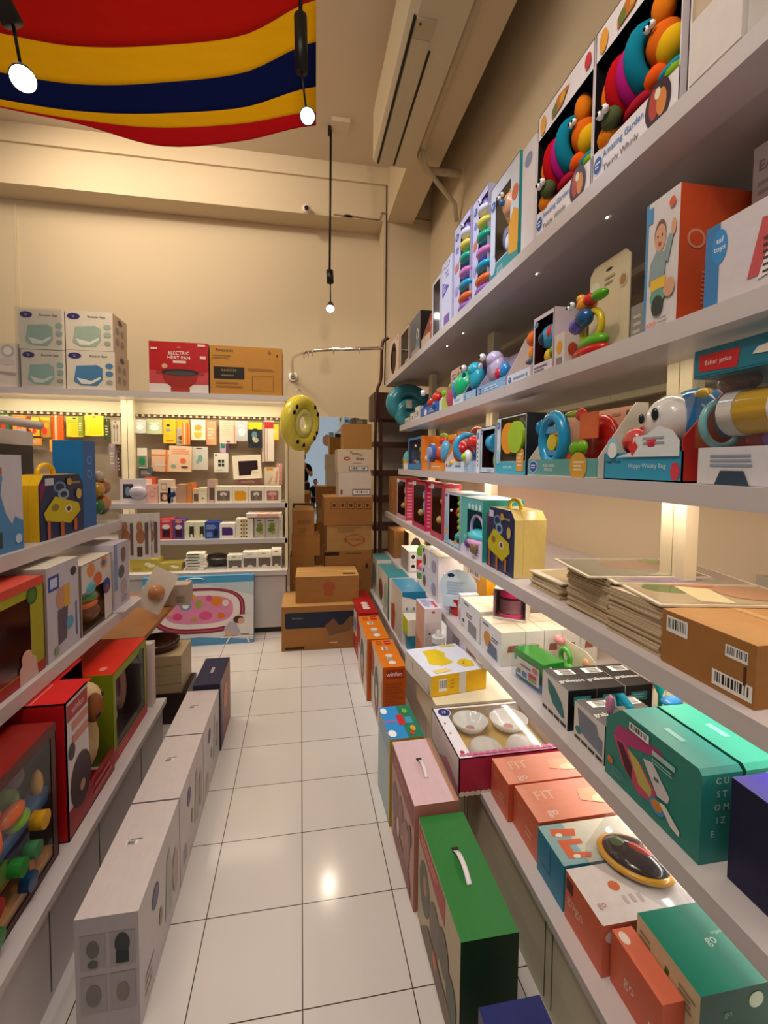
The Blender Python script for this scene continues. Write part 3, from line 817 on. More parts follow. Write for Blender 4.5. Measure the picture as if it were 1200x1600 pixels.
# --- shelf 2
for i, (y, h) in enumerate(((3.68, .05), (3.5, .07), (3.34, .10))):
    carton('small_box', ['lowest small white box at the far end of the second shelf', 'small white box behind the lowest one on the second shelf', 'small white clip box beside the red and blue car toy'][i], 'box', s2(y, y - .13), .08, h, {'*': '#d8ccba', 'F': '#e6dccc'}, {'F': [('E', .6, .5, .12, .2, '#7a8290'), ('L', .1, .2, .4, .8, 3, '#a89e90')]}, 'small white boxes on the second shelf')
tray_box('car_toy_box', 'blue tray with glossy red car toy on the second right shelf', 'toy box', s2(3.18, 2.75), .15, .17, .4, {'*': '#2c5fa8', 'F': '#2f6ab8'}, [('s', (-.1, .3, .55), (.5, .25, .22), '#d8261c'), ('s', (.2, .2, .62), (.35, .2, .25), '#e23420'), ('e', (.16, -.4, .82), .12), ('s', (-.3, .3, .35), .18, '#1f68b8'), ('s', (.3, .1, .3), .2, '#2a55a0')], {'F': [('E', .3, .5, .08, .3, '#e8eef2'), ('L', .5, .3, .9, .7, 2, '#cfe0f0')]}, G2)
carton('toy_box', 'pink-topped box behind the red car toy under the far top shelf', 'toy box', s2(2.95, 2.72, 1.02), .12, .22, '#d8877c', {'F': [('L', .1, .6, .9, .95, 4, '#f0d8d0')]}, G2)
tray_box('rattle_pack', 'green and white triangular pack left of the tall bubble card', 'toy pack', s2(2.74, 2.69), .1, .14, .5, {'*': '#cfe06a', 'F': '#e8edf0'}, [('s', (0, .3, .8), .16, '#8fcf2a'), ('s', (0, .2, .5), .14, '#c8cdd8')], None, G2)
def bubble_card(name, label, cat, fr, h, col, bub, dec=None, grp=None, bdepth=.05, z0=0.0, turn=0.0):
    w = fr['w']; r = thing(name, label, cat, fr['loc'], fr['rz'] + turn, grp)
    c = 0.12 * w
    mb = MB(); mb.prism([(-w / 2, z0), (w / 2, z0), (w / 2, h - c), (w / 2 - c, h), (-w / 2 + c, h), (-w / 2, h - c)], 'y', bdepth, bdepth + .003, col)
    if dec: mb.art((-w / 2, bdepth, 0), (1, 0, 0), (0, 0, 1), (0, -1, 0), w, h, dec)
    mb.build('backing_card', r)
    toy_mesh(bub, w, bdepth, h).build('blister_toy', r)
    return r
bubble_card('toy_card', 'tall peach card with pink and green bubble toy on the second right shelf', 'toy card', s2(2.68, 2.50), .235, '#d9b49c', [('s', (.1, .4, .32), (.28, .1, .28), '#d2486a'), ('s', (.16, .4, .5), (.18, .09, .14), '#8a8a4e')], {'F': []} and [('L', .15, .75, .6, .9, 2, '#7d6a70'), ('E', .8, .8, .12, .09, '#b55a3c')], G2)
tray_box('ball_toy_box', 'open tray with shiny blue-green half dome toy on the second right shelf', 'toy box', s2(2.485, 2.315), .15, .19, .28, {'*': '#cfdcee', 'F': '#dfe9f6'}, [('s', (.0, .35, .55), (.42, .38, .42), '#1fc27a'), ('s', (-.25, .2, .5), (.26, .26, .38), '#169ae0')], {'F': [('L', .2, .3, .8, .7, 1, '#9db8d8')]}, G2)
for i, (a, b, bc, col, ic, lab) in enumerate(((2.31, 2.14, '#36b8d2', '#39457a', '#5c6aa0', 'tray with big-eyed turquoise bird toy on the second right shelf'), (2.12, 1.81, '#cfc0e4', '#c4b4c8', '#b9a7bf', 'wide tray with lilac big-eyed bird and pink cube toy'))):
    tray_box('bird_toy_box', lab, 'toy box', s2(a, b), .16, .20, .25, {'*': col, 'F': '#9fc8e4' if i == 0 else '#84b4de'}, [('s', (-.15, .3, .6), (.28, .2, .34), bc), ('s', (-.15, .25, .8), (.22, .2, .2), bc), ('e', (-.12, -.15, .83), .085), ('s', (-.25, -.1, .68), (.07, .05, .07), '#2c64c0' if i == 0 else '#e8dff4')] + ([('s', (.25, .2, .42), (.18, .12, .2), '#2f86cc'), ('s', (.18, .1, .38), (.12, .1, .14), '#d0324a')] if i else []), {'F': logo(.12, .5, .06, .35) + [('L', .3, .3, .8, .7, 2, '#dceaf6')]}, G2, inner=ic, top=.35)
tray_box('stripe_toy_box', 'tray with rainbow striped back and orange clip toys on the second shelf', 'toy box', s2(1.795, 1.60), .14, .20, .22, {'*': '#e0cfc8', 'F': '#d9e0ec'}, [('s', (.25, .3, .8), (.2, .14, .16), '#ee6a1e'), ('s', (.22, .3, .55), (.1, .1, .2), '#f08424'), ('s', (.3, .3, .42), (.12, .1, .1), '#3b7a3a'), ('s', (.1, .3, .4), (.14, .08, .06), '#5a5ea0')], {'F': logo(.14, .5, .08, .3) + [('L', .3, .3, .8, .7, 1, '#8a97b0'), ('E', .88, .5, .03, .2, '#6a86a0')], 'H': [('R', 0, .3, 1, .38, '#7d5aa8'), ('R', 0, .4, 1, .5, '#8fae3a'), ('R', 0, .52, 1, .6, '#e0a030'), ('R', 0, .62, 1, .7, '#c8402c')]}, G2)
window_box('phone_toy_box', 'box with blue and red phone toy beside the jungle rattle card', 'toy box', s2(1.585, 1.44), .1, .21, {'*': '#d3c3cf', 'F': '#ddd0dc'}, (.1, .2, .95, .92), [('s', (.05, .3, .62), (.3, .15, .2), '#2a9fd0'), ('s', (.18, .2, .64), (.12, .1, .14), '#d83838'), ('s', (-.1, .1, .6), (.11, .08, .12), '#1b3c5c'), ('s', (.0, .3, .3), (.12, .1, .14), '#e8c030'), ('s', (.22, .3, .35), (.1, .1, .1), '#8fae2a')], {'F': logo(.16, .86, .1, .05) + [('L', .1, .05, .8, .16, 2, '#77707c')]}, G2, pane=False, inner='#3a1416')
carton('toy_box', 'small white figure-printed box in front of the jungle rattle card', 'toy box', s2(1.435, 1.375), .06, .11, '#dcd0cc', {'F': [('E', .5, .6, .3, .2, '#e0a040'), ('R', .2, .1, .8, .3, '#8a7a80')], 'R': [('E', .5, .5, .3, .2, '#c24a30')]}, G2)
bubble_card('rattle_card', 'tall cream hang card with jungle rattle and yellow ring on the second shelf', 'toy card', s2(1.37, 1.185), .30, '#dfd2ad', [('t', (.1, .2, .3), .15, .035, '#d8c020'), ('s', (-.05, .2, .55), (.12, .09, .09), '#f09a1e'), ('s', (-.15, .1, .62), .045, '#f2b43a'), ('s', (.12, .1, .56), (.09, .07, .06), '#dd3030'), ('s', (.33, .1, .56), (.12, .06, .05), '#62b41e'), ('s', (.02, .0, .4), (.11, .08, .09), '#22578e'), ('s', (-.18, .0, .35), (.1, .07, .08), '#6f5fc0'), ('s', (.14, .2, .14), (.22, .1, .08), '#5fae1e'), ('s', (.1, .2, .05), (.28, .12, .08), '#c81e1c'), ('e', (.0, -.6, .48), .03), ('e', (.08, -.6, .5), .03)],
    [('E', .5, .9, .08, .015, '#3a3430'), ('E', .15, .78, .12, .06, '#ece6cf'), ('E', .85, .72, .1, .07, '#cfc6a8'), ('E', .85, .72, .07, .05, '#b08050'), ('L', .4, .74, .7, .84, 2, '#a89c80')], G2, .08)
for i, (y, h, x) in enumerate(((1.165, .12, .9), (1.10, .10, .98))):
    carton('small_box', ['small grey foil pack beside the jungle rattle card', 'small dark pack left of the tall orange-sided box'][i], 'box', s2(y, y - .055, x), .05, h, ['#9a948c', '#4b3a34'][i], {'F': [('L', .2, .3, .8, .8, 3, '#c8beb0')]}, G2)
def baby(u, v, s, a, shirt, low):      # printed baby picture: face, body, cup
    return [('E', u, v + .28 * s, .13 * s * a, .13 * s, '#7a5a44'), ('E', u + .005, v + .25 * s, .125 * s * a, .12 * s, '#d9a583'), ('E', u - .04 * a, v + .27 * s, .012 * a, .012, '#3a2a22'), ('E', u + .04 * a, v + .27 * s, .012 * a, .012, '#3a2a22'), ('E', u, v + .2 * s, .03 * s * a, .018 * s, '#a84a42'), ('P', [(u - .22 * s * a, v - .12 * s), (u + .12 * s * a, v - .18 * s), (u + .16 * s * a, v + .1 * s), (u - .06 * s * a, v + .15 * s), (u - .2 * s * a, v + .05 * s)], shirt),
            ('P', [(u + .08 * s * a, v + .06 * s), (u + .2 * s * a, v + .0 * s), (u + .3 * s * a, v + .22 * s), (u + .2 * s * a, v + .24 * s)], shirt), ('E', u + .3 * s * a, v + .28 * s, .05 * s * a, .07 * s, '#d9a583'), ('R', u - .16 * s * a, v - .2 * s, u + .16 * s * a, v - .1 * s, '#eec33a'), ('E', u, v - .26 * s, .17 * s * a, .07 * s, '#6fa593'), ('E', u + .0, v - .34 * s, .13 * s * a, .09 * s, low), ('E', u + .25 * s * a, v - .22 * s, .12 * s * a, .08 * s, '#d9a583')]
carton('baby_toy_box', 'tall box with laughing baby photo and bright orange side on second shelf', 'toy box', s2(1.03, .925), .20, .31, {'*': '#e2572a', 'F': '#ddd6d6', 'L': '#3f8fc8', 'T': '#d8502a', 'R': '#e2572a'},
    {'F': [('R', 0, 0, .08, 1, '#4d94c4'), ('R', .0, .84, .22, .96, '#4d94c4')] + baby(.46, .48, .85, 1.6, '#8ea3a6', '#3b4644') + [('E', .82, .9, .09, .035, '#e0603c'), ('T', 'EASIER', .28, .06, .03, '#e0603c'), ('L', .5, .04, .8, .1, 2, '#a8a4a4')],
     'R': [('E', .22, .62, .12, .07, '#f0a080'), ('E', .22, .62, .09, .052, '#e2572a'), ('T', 'Zoe', .7, .66, .04, '#f4c8b4'), ('L', .3, .15, .75, .4, 8, '#ee8a64')]}, G2)
carton('baby_toy_box', 'low white box with blue edge and striped-trouser print at the right frame edge', 'toy box', s2(.855, .60), .14, .17, {'*': '#d9d1d4', 'F': '#d9d1d6', 'L': '#3a7fc0'},
    {'F': [('R', 0, 0, .13, 1, '#3f80ba'), ('E', .13, .72, .07, .2, '#3a8fd0'), ('T', 'taf\ntoys', .13, .74, .09, '#e8f0f6', 0, .12), ('P', [(.38, .2), (.7, .2), (.72, .7), (.48, .8)], '#c9555a'), ('P', [(.46, .15), (.6, .2), (.66, .62), (.58, .66)], '#ece4e4')] + [('R', .5, .2 + .07 * i, .62, .225 + .07 * i, '#4a3a3c') for i in range(6)]}, G2)
carton('baby_toy_box', 'taller white box behind the blue-edged box at the right frame edge', 'toy box', s2(.90, .62, .985), .12, .38, {'*': '#ded6d4', 'F': '#ded6d4'}, {'F': [('T', 'EASIER', .22, .88, .06, '#9a8a92'), ('L', .05, .6, .35, .8, 4, '#b8acae'), ('E', .42, .72, .08, .05, '#d88060')]}, G2)
# blue inflatable ring hanging at the far end
t = thing('swim_ring', 'translucent blue inflatable swim ring hanging below the far top shelf', 'swim ring', (.95, 4.10, 2.0), 0)
RING = clear_mat('blue_vinyl', (0.25, 0.62, 0.72, 1), 0.5, 0.1)
mb = MB(); mb.torus((0, 0, 0), .115, .062, M('#3f93a6', 'gloss'), 'y', 1.15, 28, 12); mb.torus((.02, -.02, -.09), .09, .05, M('#4aa2b0', 'gloss'), 'y', 1.1, 24, 10); mb.build('ring_tube', t)
mb = MB(); mb.box(-.03, .02, -.075, -.07, -.05, .02, '#dfe3dc'); mb.build('tag', t)
# --- shelf 3
t = thing('toddler_cup', 'small blue and yellow toddler cup at the far end of the third shelf', 'cup', (.86, 3.70, 1.4158))
mb = MB(); mb.lathe([(.03, 0), (.034, .05)], '#e6e2da', cap=True); mb.build('cup_base', t)
mb = MB(); mb.lathe([(.036, .05), (.04, .08)], '#e3b32a'); mb.build('band', t)
mb = MB(); mb.lathe([(.04, .08), (.03, .12), (.012, .145)], '#4fa9b8'); mb.build('lid', t)
carton('small_box', 'tiny grey bottle-print box left of the toddler cup', 'box', s3(3.80, 3.755, .84), .04, .05, '#8a7f76', None, G3)
window_box('frog_toy_box', 'blue window box with lime green frog figure on the third shelf', 'toy box', s3(3.56, 3.15), .13, .24, {'*': '#2d79b4', 'F': '#3a86bd', 'R': '#f0882c'}, (.12, .18, .95, .92), [('s', (.15, .4, .62), (.16, .12, .12), '#7cc42a'), ('s', (.15, .4, .38), (.11, .1, .2), '#6cb824'), ('e', (.1, .0, .72), .04), ('s', (-.25, .3, .24), .07, '#e06a20'), ('s', (.05, .2, .2), .07, '#4ab4c8')], None, G3, inner='#1e5d96')
tray_box('airplane_toy_box', 'orange tray with blue and red airplane toy on the third shelf', 'toy box', s3(3.12, 2.62), .15, .235, .2, {'*': '#f0912a', 'F': '#f2952c'}, [('s', (-.05, .4, .45), (.42, .16, .2), '#e9531f'), ('c', (-.12, .1, .48), .26, .1, '#4a72c0'), ('c', (-.12, .0, .48), .16, .12, '#9fb0d8'), ('s', (.28, .3, .48), (.2, .14, .32), '#58b0dc'), ('s', (.18, .3, .78), (.22, .12, .12), '#e83c28'), ('s', (.1, .4, .9), (.2, .12, .1), '#9ed01e'), ('s', (-.36, .2, .35), .13, '#f0e4d8'), ('b', (-.12, -.05, .3), (.05, .02, .22), '#8aa0c0')], {'F': [('L', .5, .3, .9, .7, 1, '#f8d8b0')], 'H': [('R', .5, .5, 1, 1, '#f4dc6a'), ('R', .28, .74, .5, .86, '#e04a2c')]}, G3, inner='#f4a534')
tray_box('rocking_toy_box', 'low white tray with red, blue and yellow rocking toy on third shelf', 'toy box', s3(2.60, 2.125), .18, .21, .26, {'*': '#d9e6f4', 'F': '#dbe9f8'}, [('s', (-.2, .3, .5), (.35, .25, .3), '#da2320'), ('t', (.05, .2, .62), .3, .08, '#35a5dc', 'x'), ('s', (.2, .3, .72), (.4, .2, .18), '#e02a2c'), ('s', (-.28, .1, .22), (.2, .12, .1), '#f2b21e'), ('s', (.28, .0, .36), (.16, .1, .18), '#e8eef0'), ('s', (.28, -.1, .36), (.09, .08, .1), '#b8d23a'), ('t', (-.05, .6, .78), .34, .05, '#f0642a', 'y', 1.6)], {'F': [('E', .06, .6, .03, .2, '#d83c30'), ('L', .12, .35, .3, .7, 1, '#4a86c8'), ('L', .38, .35, .6, .7, 1, '#4a86c8'), ('R', .68, .1, .98, .95, '#a4cdf0'), ('L', .72, .3, .94, .7, 2, '#eef6fc')]}, G3, inner='#ef6a3c')
carton('toy_box', 'narrow white printed upright box between rocking toy and blue toy boxes', 'toy box', s3(2.115, 2.075), .16, .205, {'*': '#e8edf6', 'F': '#eef3fa'}, {'F': [('E', .5, .85, .35, .08, '#4f9bd0')] + [('R', .3, .15 + .1 * i, .7, .19 + .1 * i, '#9a8fb4') for i in range(6)]}, G3)
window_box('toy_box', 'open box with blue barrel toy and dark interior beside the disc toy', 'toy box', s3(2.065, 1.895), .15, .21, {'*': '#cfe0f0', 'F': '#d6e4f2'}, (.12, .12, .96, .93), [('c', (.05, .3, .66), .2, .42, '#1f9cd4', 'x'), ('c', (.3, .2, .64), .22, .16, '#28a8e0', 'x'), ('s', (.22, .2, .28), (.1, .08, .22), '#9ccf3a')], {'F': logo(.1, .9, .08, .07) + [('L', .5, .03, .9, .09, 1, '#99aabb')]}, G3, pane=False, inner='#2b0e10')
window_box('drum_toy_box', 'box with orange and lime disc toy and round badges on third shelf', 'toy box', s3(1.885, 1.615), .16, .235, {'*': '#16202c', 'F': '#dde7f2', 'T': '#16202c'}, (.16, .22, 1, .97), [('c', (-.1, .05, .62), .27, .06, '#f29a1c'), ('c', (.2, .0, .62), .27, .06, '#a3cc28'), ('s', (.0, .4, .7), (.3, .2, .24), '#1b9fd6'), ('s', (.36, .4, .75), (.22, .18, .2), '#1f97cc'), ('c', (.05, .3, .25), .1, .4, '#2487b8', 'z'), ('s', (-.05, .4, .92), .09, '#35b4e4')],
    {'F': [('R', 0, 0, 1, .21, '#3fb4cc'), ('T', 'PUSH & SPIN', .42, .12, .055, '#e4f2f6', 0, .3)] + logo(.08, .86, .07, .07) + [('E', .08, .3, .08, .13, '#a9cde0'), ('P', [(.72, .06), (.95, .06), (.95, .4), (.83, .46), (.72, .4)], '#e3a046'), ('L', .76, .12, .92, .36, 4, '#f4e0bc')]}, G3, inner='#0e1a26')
tray_box('steering_wheel_toy_box', 'open tray with blue toy steering wheel and orange pentagon badge', 'toy box', s3(1.60, 1.19), .16, .22, .26, {'*': '#e6dccc', 'F': '#5fa6a4', 'R': '#e9e0d4'},
    [('t', (-.17, .15, .56), .36, .1, '#1c96c8', 'y', .82), ('c', (-.17, .15, .52), .13, .08, '#cdbb22'), ('b', (-.17, .15, .72), (.3, .04, .05), '#1c96c8'), ('b', (-.17, .15, .36), (.3, .04, .04), '#1c96c8'), ('c', (-.4, .5, .45), .2, .1, '#7a4a1c'), ('s', (.2, .6, .5), (.4, .15, .4), '#b8201c'), ('s', (.12, .3, .9), (.12, .06, .09), '#e23a24'), ('s', (.0, .3, .93), (.2, .05, .05), '#c8d83a'), ('s', (.3, .3, .84), (.1, .05, .06), '#f0a032'), ('s', (.17, .1, .4), (.13, .06, .11), '#66a81c'), ('s', (.27, .1, .42), (.1, .06, .1), '#70b41e'), ('b', (.28, .2, .72), (.2, .01, .18), '#d8582a'), ('s', (-.05, .3, .25), (.3, .1, .12), '#b84a18')],
    {'F': logo(.1, .55, .08, .38) + [('T', 'PUSH DRIVE\nAND GO', .36, .5, .2, '#e6f0ee', 0, .26), ('E', .78, .6, .11, .75, '#d8a43c'), ('L', .72, .3, .86, .9, 3, '#f4e6c4')], 'H': [('E', .8, .9, .02, .05, '#5a4a44'), ('L', .62, .85, .75, .95, 1, '#b48a7c'), ('R', .1, .55, .98, .8, '#e6b89c')]}, G3, inner='#d9a890', top=.25)
window_box('flower_toy_box', 'cream box with yellow and blue flower toys behind the smiling toy', 'toy box', s3(1.17, .98, 1.03), .12, .22, '#e8e0cc', (.1, .3, .9, .9), [('s', (-.1, .2, .7), .12, '#e8d82a'), ('s', (.2, .2, .8), .13, '#2a9cb8'), ('s', (.1, .2, .5), .12, '#7fbf2a')], {'F': [('E', .5, .15, .3, .1, '#c8bca4')]}, G3, pane=False, inner='#e8e0cc')
# smiling rocker toy under a clear shell
t = thing('smiling_toy_box', 'light blue boxed toy with smiling white face and red balls', 'toy box', (.83, 1.025, 1.4158), -HP, G3)
w, d, h = .268, .18, .235
mb = MB(); mb.box(-w / 2, w / 2, 0, .003, 0, .07, '#2e9dc4'); mb.box(-w / 2, w / 2, 0, d, 0, .003, '#2e9dc4'); mb.box(-w / 2, -w / 2 + .003, 0, d, 0, .07, '#2e9dc4')
mb.prism([(0, 0), (d, 0), (d, h), (d - .05, h), (0, .1)], 'x', w / 2 - .003, w / 2, '#c8362c'); mb.prism([(-w / 2, 0), (w / 2, 0), (w / 2, h), (w / 2 - .08, h), (-w / 2 + .08, .16), (-w / 2, .12)], 'y', d - .003, d, '#a9d2dc')
mb.art((-w / 2, 0, 0), (1, 0, 0), (0, 0, 1), (0, -1, 0), w, .07, [('T', 'Happy World', .14, .66, .15, '#12264a', 0, .22), ('T', 'Hoppy Wobby Bug', .6, .5, .2, '#bfe6f2', 0, .46), ('E', .93, .35, .05, .3, '#d84050')])
mb.art((-w / 2, d - .003, 0), (1, 0, 0), (0, 0, 1), (0, -1, 0), w, h, [('R', .66, .84, .86, .96, '#e8a090'), ('E', .86, .78, .1, .1, '#f2cf38')])
mb.build('display_tray', t)
toy_mesh([('s', (.20, .6, .60), (.40, .27, .36), '#2a7fc0'), ('s', (.08, .42, .60), (.31, .27, .31), '#ece8e6'), ('s', (-.07, .1, .66), (.03, .03, .055), '#20242c'), ('s', (.12, .07, .69), (.04, .03, .065), '#20242c'), ('s', (-.03, .07, .56), (.03, .02, .02), '#d8484a'), ('s', (-.26, .3, .42), .17, '#d42a3a'), ('s', (.16, .12, .40), (.2, .12, .13), '#d8344a'), ('s', (-.3, .75, .5), (.12, .1, .16), '#3a9fc4'), ('s', (.34, .5, .84), .09, '#efc52c')], w, d, h, 'gloss').build('smiling_toy', t)
mb = MB(); mb.art((-w / 2, -.003, 0), (1, 0, 0), (0, 0, 1), (0, -1, 0), w, h, [('P', [(.2, .25), (.98, .25), (.98, .4), (.9, .5), (.74, .56), (.6, .48), (.44, .46), (.4, .3)], '#dfe6ea'), ('E', .14, .36, .09, .12, '#9fd0e0'), ('E', .14, .33, .065, .09, '#f4f4f2'), ('P', [(.43, .26), (.5, .36), (.46, .42), (.43, .39), (.4, .42), (.36, .36)], '#d8332c'), ('L', .56, .36, .82, .46, 2, '#9aa4ac')]); mb.build('front_card', t)
mb = MB(); mb.add([(-w / 2 + .02, .0, .10), (w / 2, .0, .10), (w / 2, .03, .2), (w / 2, d - .06, h - .005), (-w / 2 + .1, d - .06, h - .03), (-w / 2 + .06, .03, .17)], [[0, 1, 2, 5], [5, 2, 3, 4]], CLEAR); mb.build('plastic_shell', t)
# near toy with hang card
t = thing('hanging_toy_box', 'teal-topped box with hang hole and yellow barrel toy at right edge', 'toy box', (.83, .745, 1.4158), -HP, G3)
w, d, h = .25, .2, .28
mb = MB(); mb.box(-w / 2, w / 2, d - .004, d, 0, h * .8, '#ddd4d0'); mb.box(-w / 2 + .02, w / 2 - .05, .0, d - .004, 0, .075, '#d8d6da'); mb.prism([(-w / 2, .225), (w / 2, .225), (w / 2, h), (-w / 2, h)], 'y', .0, .004, '#23798f')
mb.box(-w / 2, w / 2, 0, d - .004, .222, .226, '#23798f')
mb.art((-w / 2, 0, 0), (1, 0, 0), (0, 0, 1), (0, -1, 0), w, h, [('P', [(.05, .84), (.4, .82), (.42, .95), (.05, .96)], '#c6282c'), ('T', 'fisher price', .23, .89, .035, '#e8c8c8', 0, .3), ('P', [(.52, .88), (.68, .87), (.72, .9), (.64, .93), (.56, .92)], '#e8ded0'), ('L', .2, .12, .7, .22, 3, '#8aa0b8'), ('P', [(.25, 0), (.55, 0), (.5, .1), (.3, .1)], '#33465a')])
mb.build('hang_card_box', t)
toy_mesh([('c', (.05, .25, .52), .16, .4, '#e2b21e', 'x'), ('c', (-.22, .25, .52), .17, .12, '#d8d2cc', 'x'), ('c', (.3, .25, .52), .17, .3, '#e6e2de', 'x'), ('s', (-.3, .3, .76), (.16, .1, .1), '#7a5040'), ('t', (-.4, .25, .45), .17, .03, '#7fb8bc', 'x'), ('s', (-.1, .5, .32), (.22, .12, .12), '#e04a30'), ('s', (.1, .3, .33), (.16, .08, .1), '#8a5aa8'), ('s', (.1, .6, .78), (.16, .05, .12), '#7d58a4'), ('s', (.4, .2, .62), (.1, .1, .1), '#2f8fb0')], w, d, h, 'gloss').build('barrel_toy', t)
mb = MB(); mb.box(-w / 2 + .005, w / 2 - .005, .004, .006, .075, .222, CLEAR); mb.build('plastic_window', t)

# --- shelf 4
for i, (a, b, c, tc, lab) in enumerate(((3.98, 3.62, '#c83a52', '#e8b22a', 'pink window box with yellow-haired doll, farthest of the doll boxes'), (3.40, 3.02, '#cf2f5c', '#7fb0e0', 'pink window box with blue and white doll, middle of the doll boxes'), (2.90, 2.64, '#d04a5c', '#5a3a34', 'pink window box with dark-haired doll, nearest of the doll boxes'))):
    window_box('doll_box', lab, 'doll box', s4(a, b), .12, .335, {'*': c, 'F': '#d8a0a8' if i == 0 else c}, (.14, .1, .95, .93), [('s', (.1, .4, .72), (.1, .08, .11), tc), ('s', (.1, .35, .68), (.07, .07, .08), '#e6b898'), ('s', (.1, .4, .45), (.1, .08, .18), tc if i else '#e2a82a'), ('s', (.2, .4, .25), (.09, .07, .16), '#e8e0e0' if i == 1 else '#d88a3a'), ('s', (-.25, .4, .3), .08, '#e8c05a')],
        {'R': [('R', .1, .08 + .075 * k, .9, .12 + .075 * k, '#e88a9c') for k in range(10)] + [('R', .15, .88, .85, .93, '#f4d0d4')], 'F': [('R', .02, .9, .3, .99, '#f0e8e8')]}, 'pink doll boxes on the fourth shelf', inner='#3c0d10')
carton('brown_carton', 'tall brown carton behind the farthest doll box on the fourth shelf', 'carton', s4(4.35, 4.02), .2, .34, {'*': CARTON}, {'F': [('E', .6, .5, .2, .1, '#d07040')]}, None)
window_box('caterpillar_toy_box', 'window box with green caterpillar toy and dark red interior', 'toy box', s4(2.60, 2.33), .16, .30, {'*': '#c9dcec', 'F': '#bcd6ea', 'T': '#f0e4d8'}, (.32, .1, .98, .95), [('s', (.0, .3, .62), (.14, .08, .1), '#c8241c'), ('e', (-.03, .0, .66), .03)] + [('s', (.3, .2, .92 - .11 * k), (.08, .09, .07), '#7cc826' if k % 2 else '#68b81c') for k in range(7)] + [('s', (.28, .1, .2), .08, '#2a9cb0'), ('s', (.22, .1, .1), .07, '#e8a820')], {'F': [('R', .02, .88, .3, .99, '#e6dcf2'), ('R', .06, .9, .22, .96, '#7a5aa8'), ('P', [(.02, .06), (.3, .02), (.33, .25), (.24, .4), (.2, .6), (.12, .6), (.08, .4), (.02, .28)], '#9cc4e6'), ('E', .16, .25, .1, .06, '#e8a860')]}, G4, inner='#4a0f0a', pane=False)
window_box('basket_toy_box', 'teal box with pastel toy basket and lettered white corner on fourth shelf', 'toy box', s4(2.31, 2.01), .2, .29, {'*': '#2f9c98', 'F': '#5fc0bc', 'T': '#c8e6e6', 'R': '#2f9c98'}, (.3, .12, .95, .8), [('t', (.1, .1, .45), .26, .03, '#cfa8dc', 'y', 1.1), ('s', (.05, .2, .35), (.34, .2, .12), '#58d0dc'), ('s', (.1, .1, .26), (.3, .16, .08), '#e8a8d0'), ('s', (-.15, .0, .2), (.1, .06, .08), '#6a3c9c'), ('s', (.2, -.05, .18), (.12, .06, .1), '#8a7048'), ('s', (-.3, .1, .3), (.08, .08, .08), '#7fe0d8')], {'F': [('P', [(0, 0), (.98, 0), (.98, .3), (.5, .12), (.2, .2), (0, .12)], '#e6e0f4'), ('T', 'Lullaby\nActivity\nBasket', .78, .12, .045, '#6a3c84', 0, .36), ('E', .4, .86, .05, .05, '#e8f4f4'), ('E', .56, .86, .05, .05, '#e8f4f4'), ('E', .72, .86, .05, .05, '#e8f4f4'), ('E', .88, .86, .05, .05, '#e8f4f4')]}, G4, pane=False, inner='#8fd8d4')
def suitcase(label, loc, rz, w, d, h, shell, grp=None, handle='#e6c81e'):
    """moulded toy case with a printed dark front, chamfered top corners and a handle"""
    t = thing('toy_suitcase', label, 'toy case', loc, rz, grp)
    c = .035
    out = [(-w / 2, 0), (w / 2, 0), (w / 2, h - c), (w / 2 - c, h), (-w / 2 + c, h), (-w / 2, h - c)]
    mb = MB(); mb.prism(out, 'y', .004, d, M(shell, 'plastic')); o = mb.build('shell', t)
    for y in (d * .36, d * .62):
        pass
    mb = MB(); mb.prism([(x * .995, z * .999 + .0) for x, z in out], 'y', d * .48, d * .50, M('#a58a24', 'plastic')); mb.prism([(x * 1.004, z) for x, z in [(-w / 2, 0.002), (w / 2, 0.002), (w / 2, h - c), (w / 2 - c, h + .0012), (-w / 2 + c, h + .0012), (-w / 2, h - c)]], 'y', d * .30, d * .305, M('#c8a838', 'plastic')); mb.build('seam', t)
    mb = MB(); mb.prism(out, 'y', 0, .004, '#1b2c56')
    mb.art((-w / 2, 0, 0), (1, 0, 0), (0, 0, 1), (0, -1, 0), w, h, [('P', [(.0, .55), (.1, .8), (.25, .98), (0, .86)], '#7a1c50'), ('E', .42, .8, .14, .09, '#5f86a8'), ('E', .42, .8, .10, .06, '#1b2c56'), ('E', .5, .68, .13, .09, '#88a8bc'), ('E', .5, .68, .08, .05, '#1b2c56'), ('R', .1, .84, .28, .95, '#c8ccdc'), ('P', [(.06, .42), (.3, .66), (.86, .5), (.9, .36), (.64, .18), (.1, .3)], '#c9b81a'), ('E', .3, .48, .08, .06, '#8a7430'), ('E', .6, .43, .09, .07, '#ded2b0'), ('E', .6, .43, .04, .04, '#3c3020'), ('R', .12, .0, .18, .3, '#b8602c'), ('R', .4, .0, .48, .24, '#b8602c'), ('R', .72, .04, .8, .24, '#b8602c'), ('E', .86, .66, .07, .09, '#c8a85c'), ('R', .66, .84, .9, .88, '#8a7a5c'), ('E', .62, .88, .06, .06, '#c89a30')])
    mb.build('printed_front', t)
    mb = MB(); mb.tube(smooth([(-.055, d * .5, h - .002), (-.05, d * .5, h + .02), (-.02, d * .5, h + .035), (.02, d * .5, h + .035), (.05, d * .5, h + .02), (.055, d * .5, h - .002)], 4), .009, M(handle, 'plastic'), 8); mb.build('handle', t)
    return t
suitcase('cream-yellow toy suitcase with dark blue printed front on the right shelf', (.835, 1.845, .9988), -HP, .27, .14, .268, '#e6cf7e', None, '#e8dc3c')
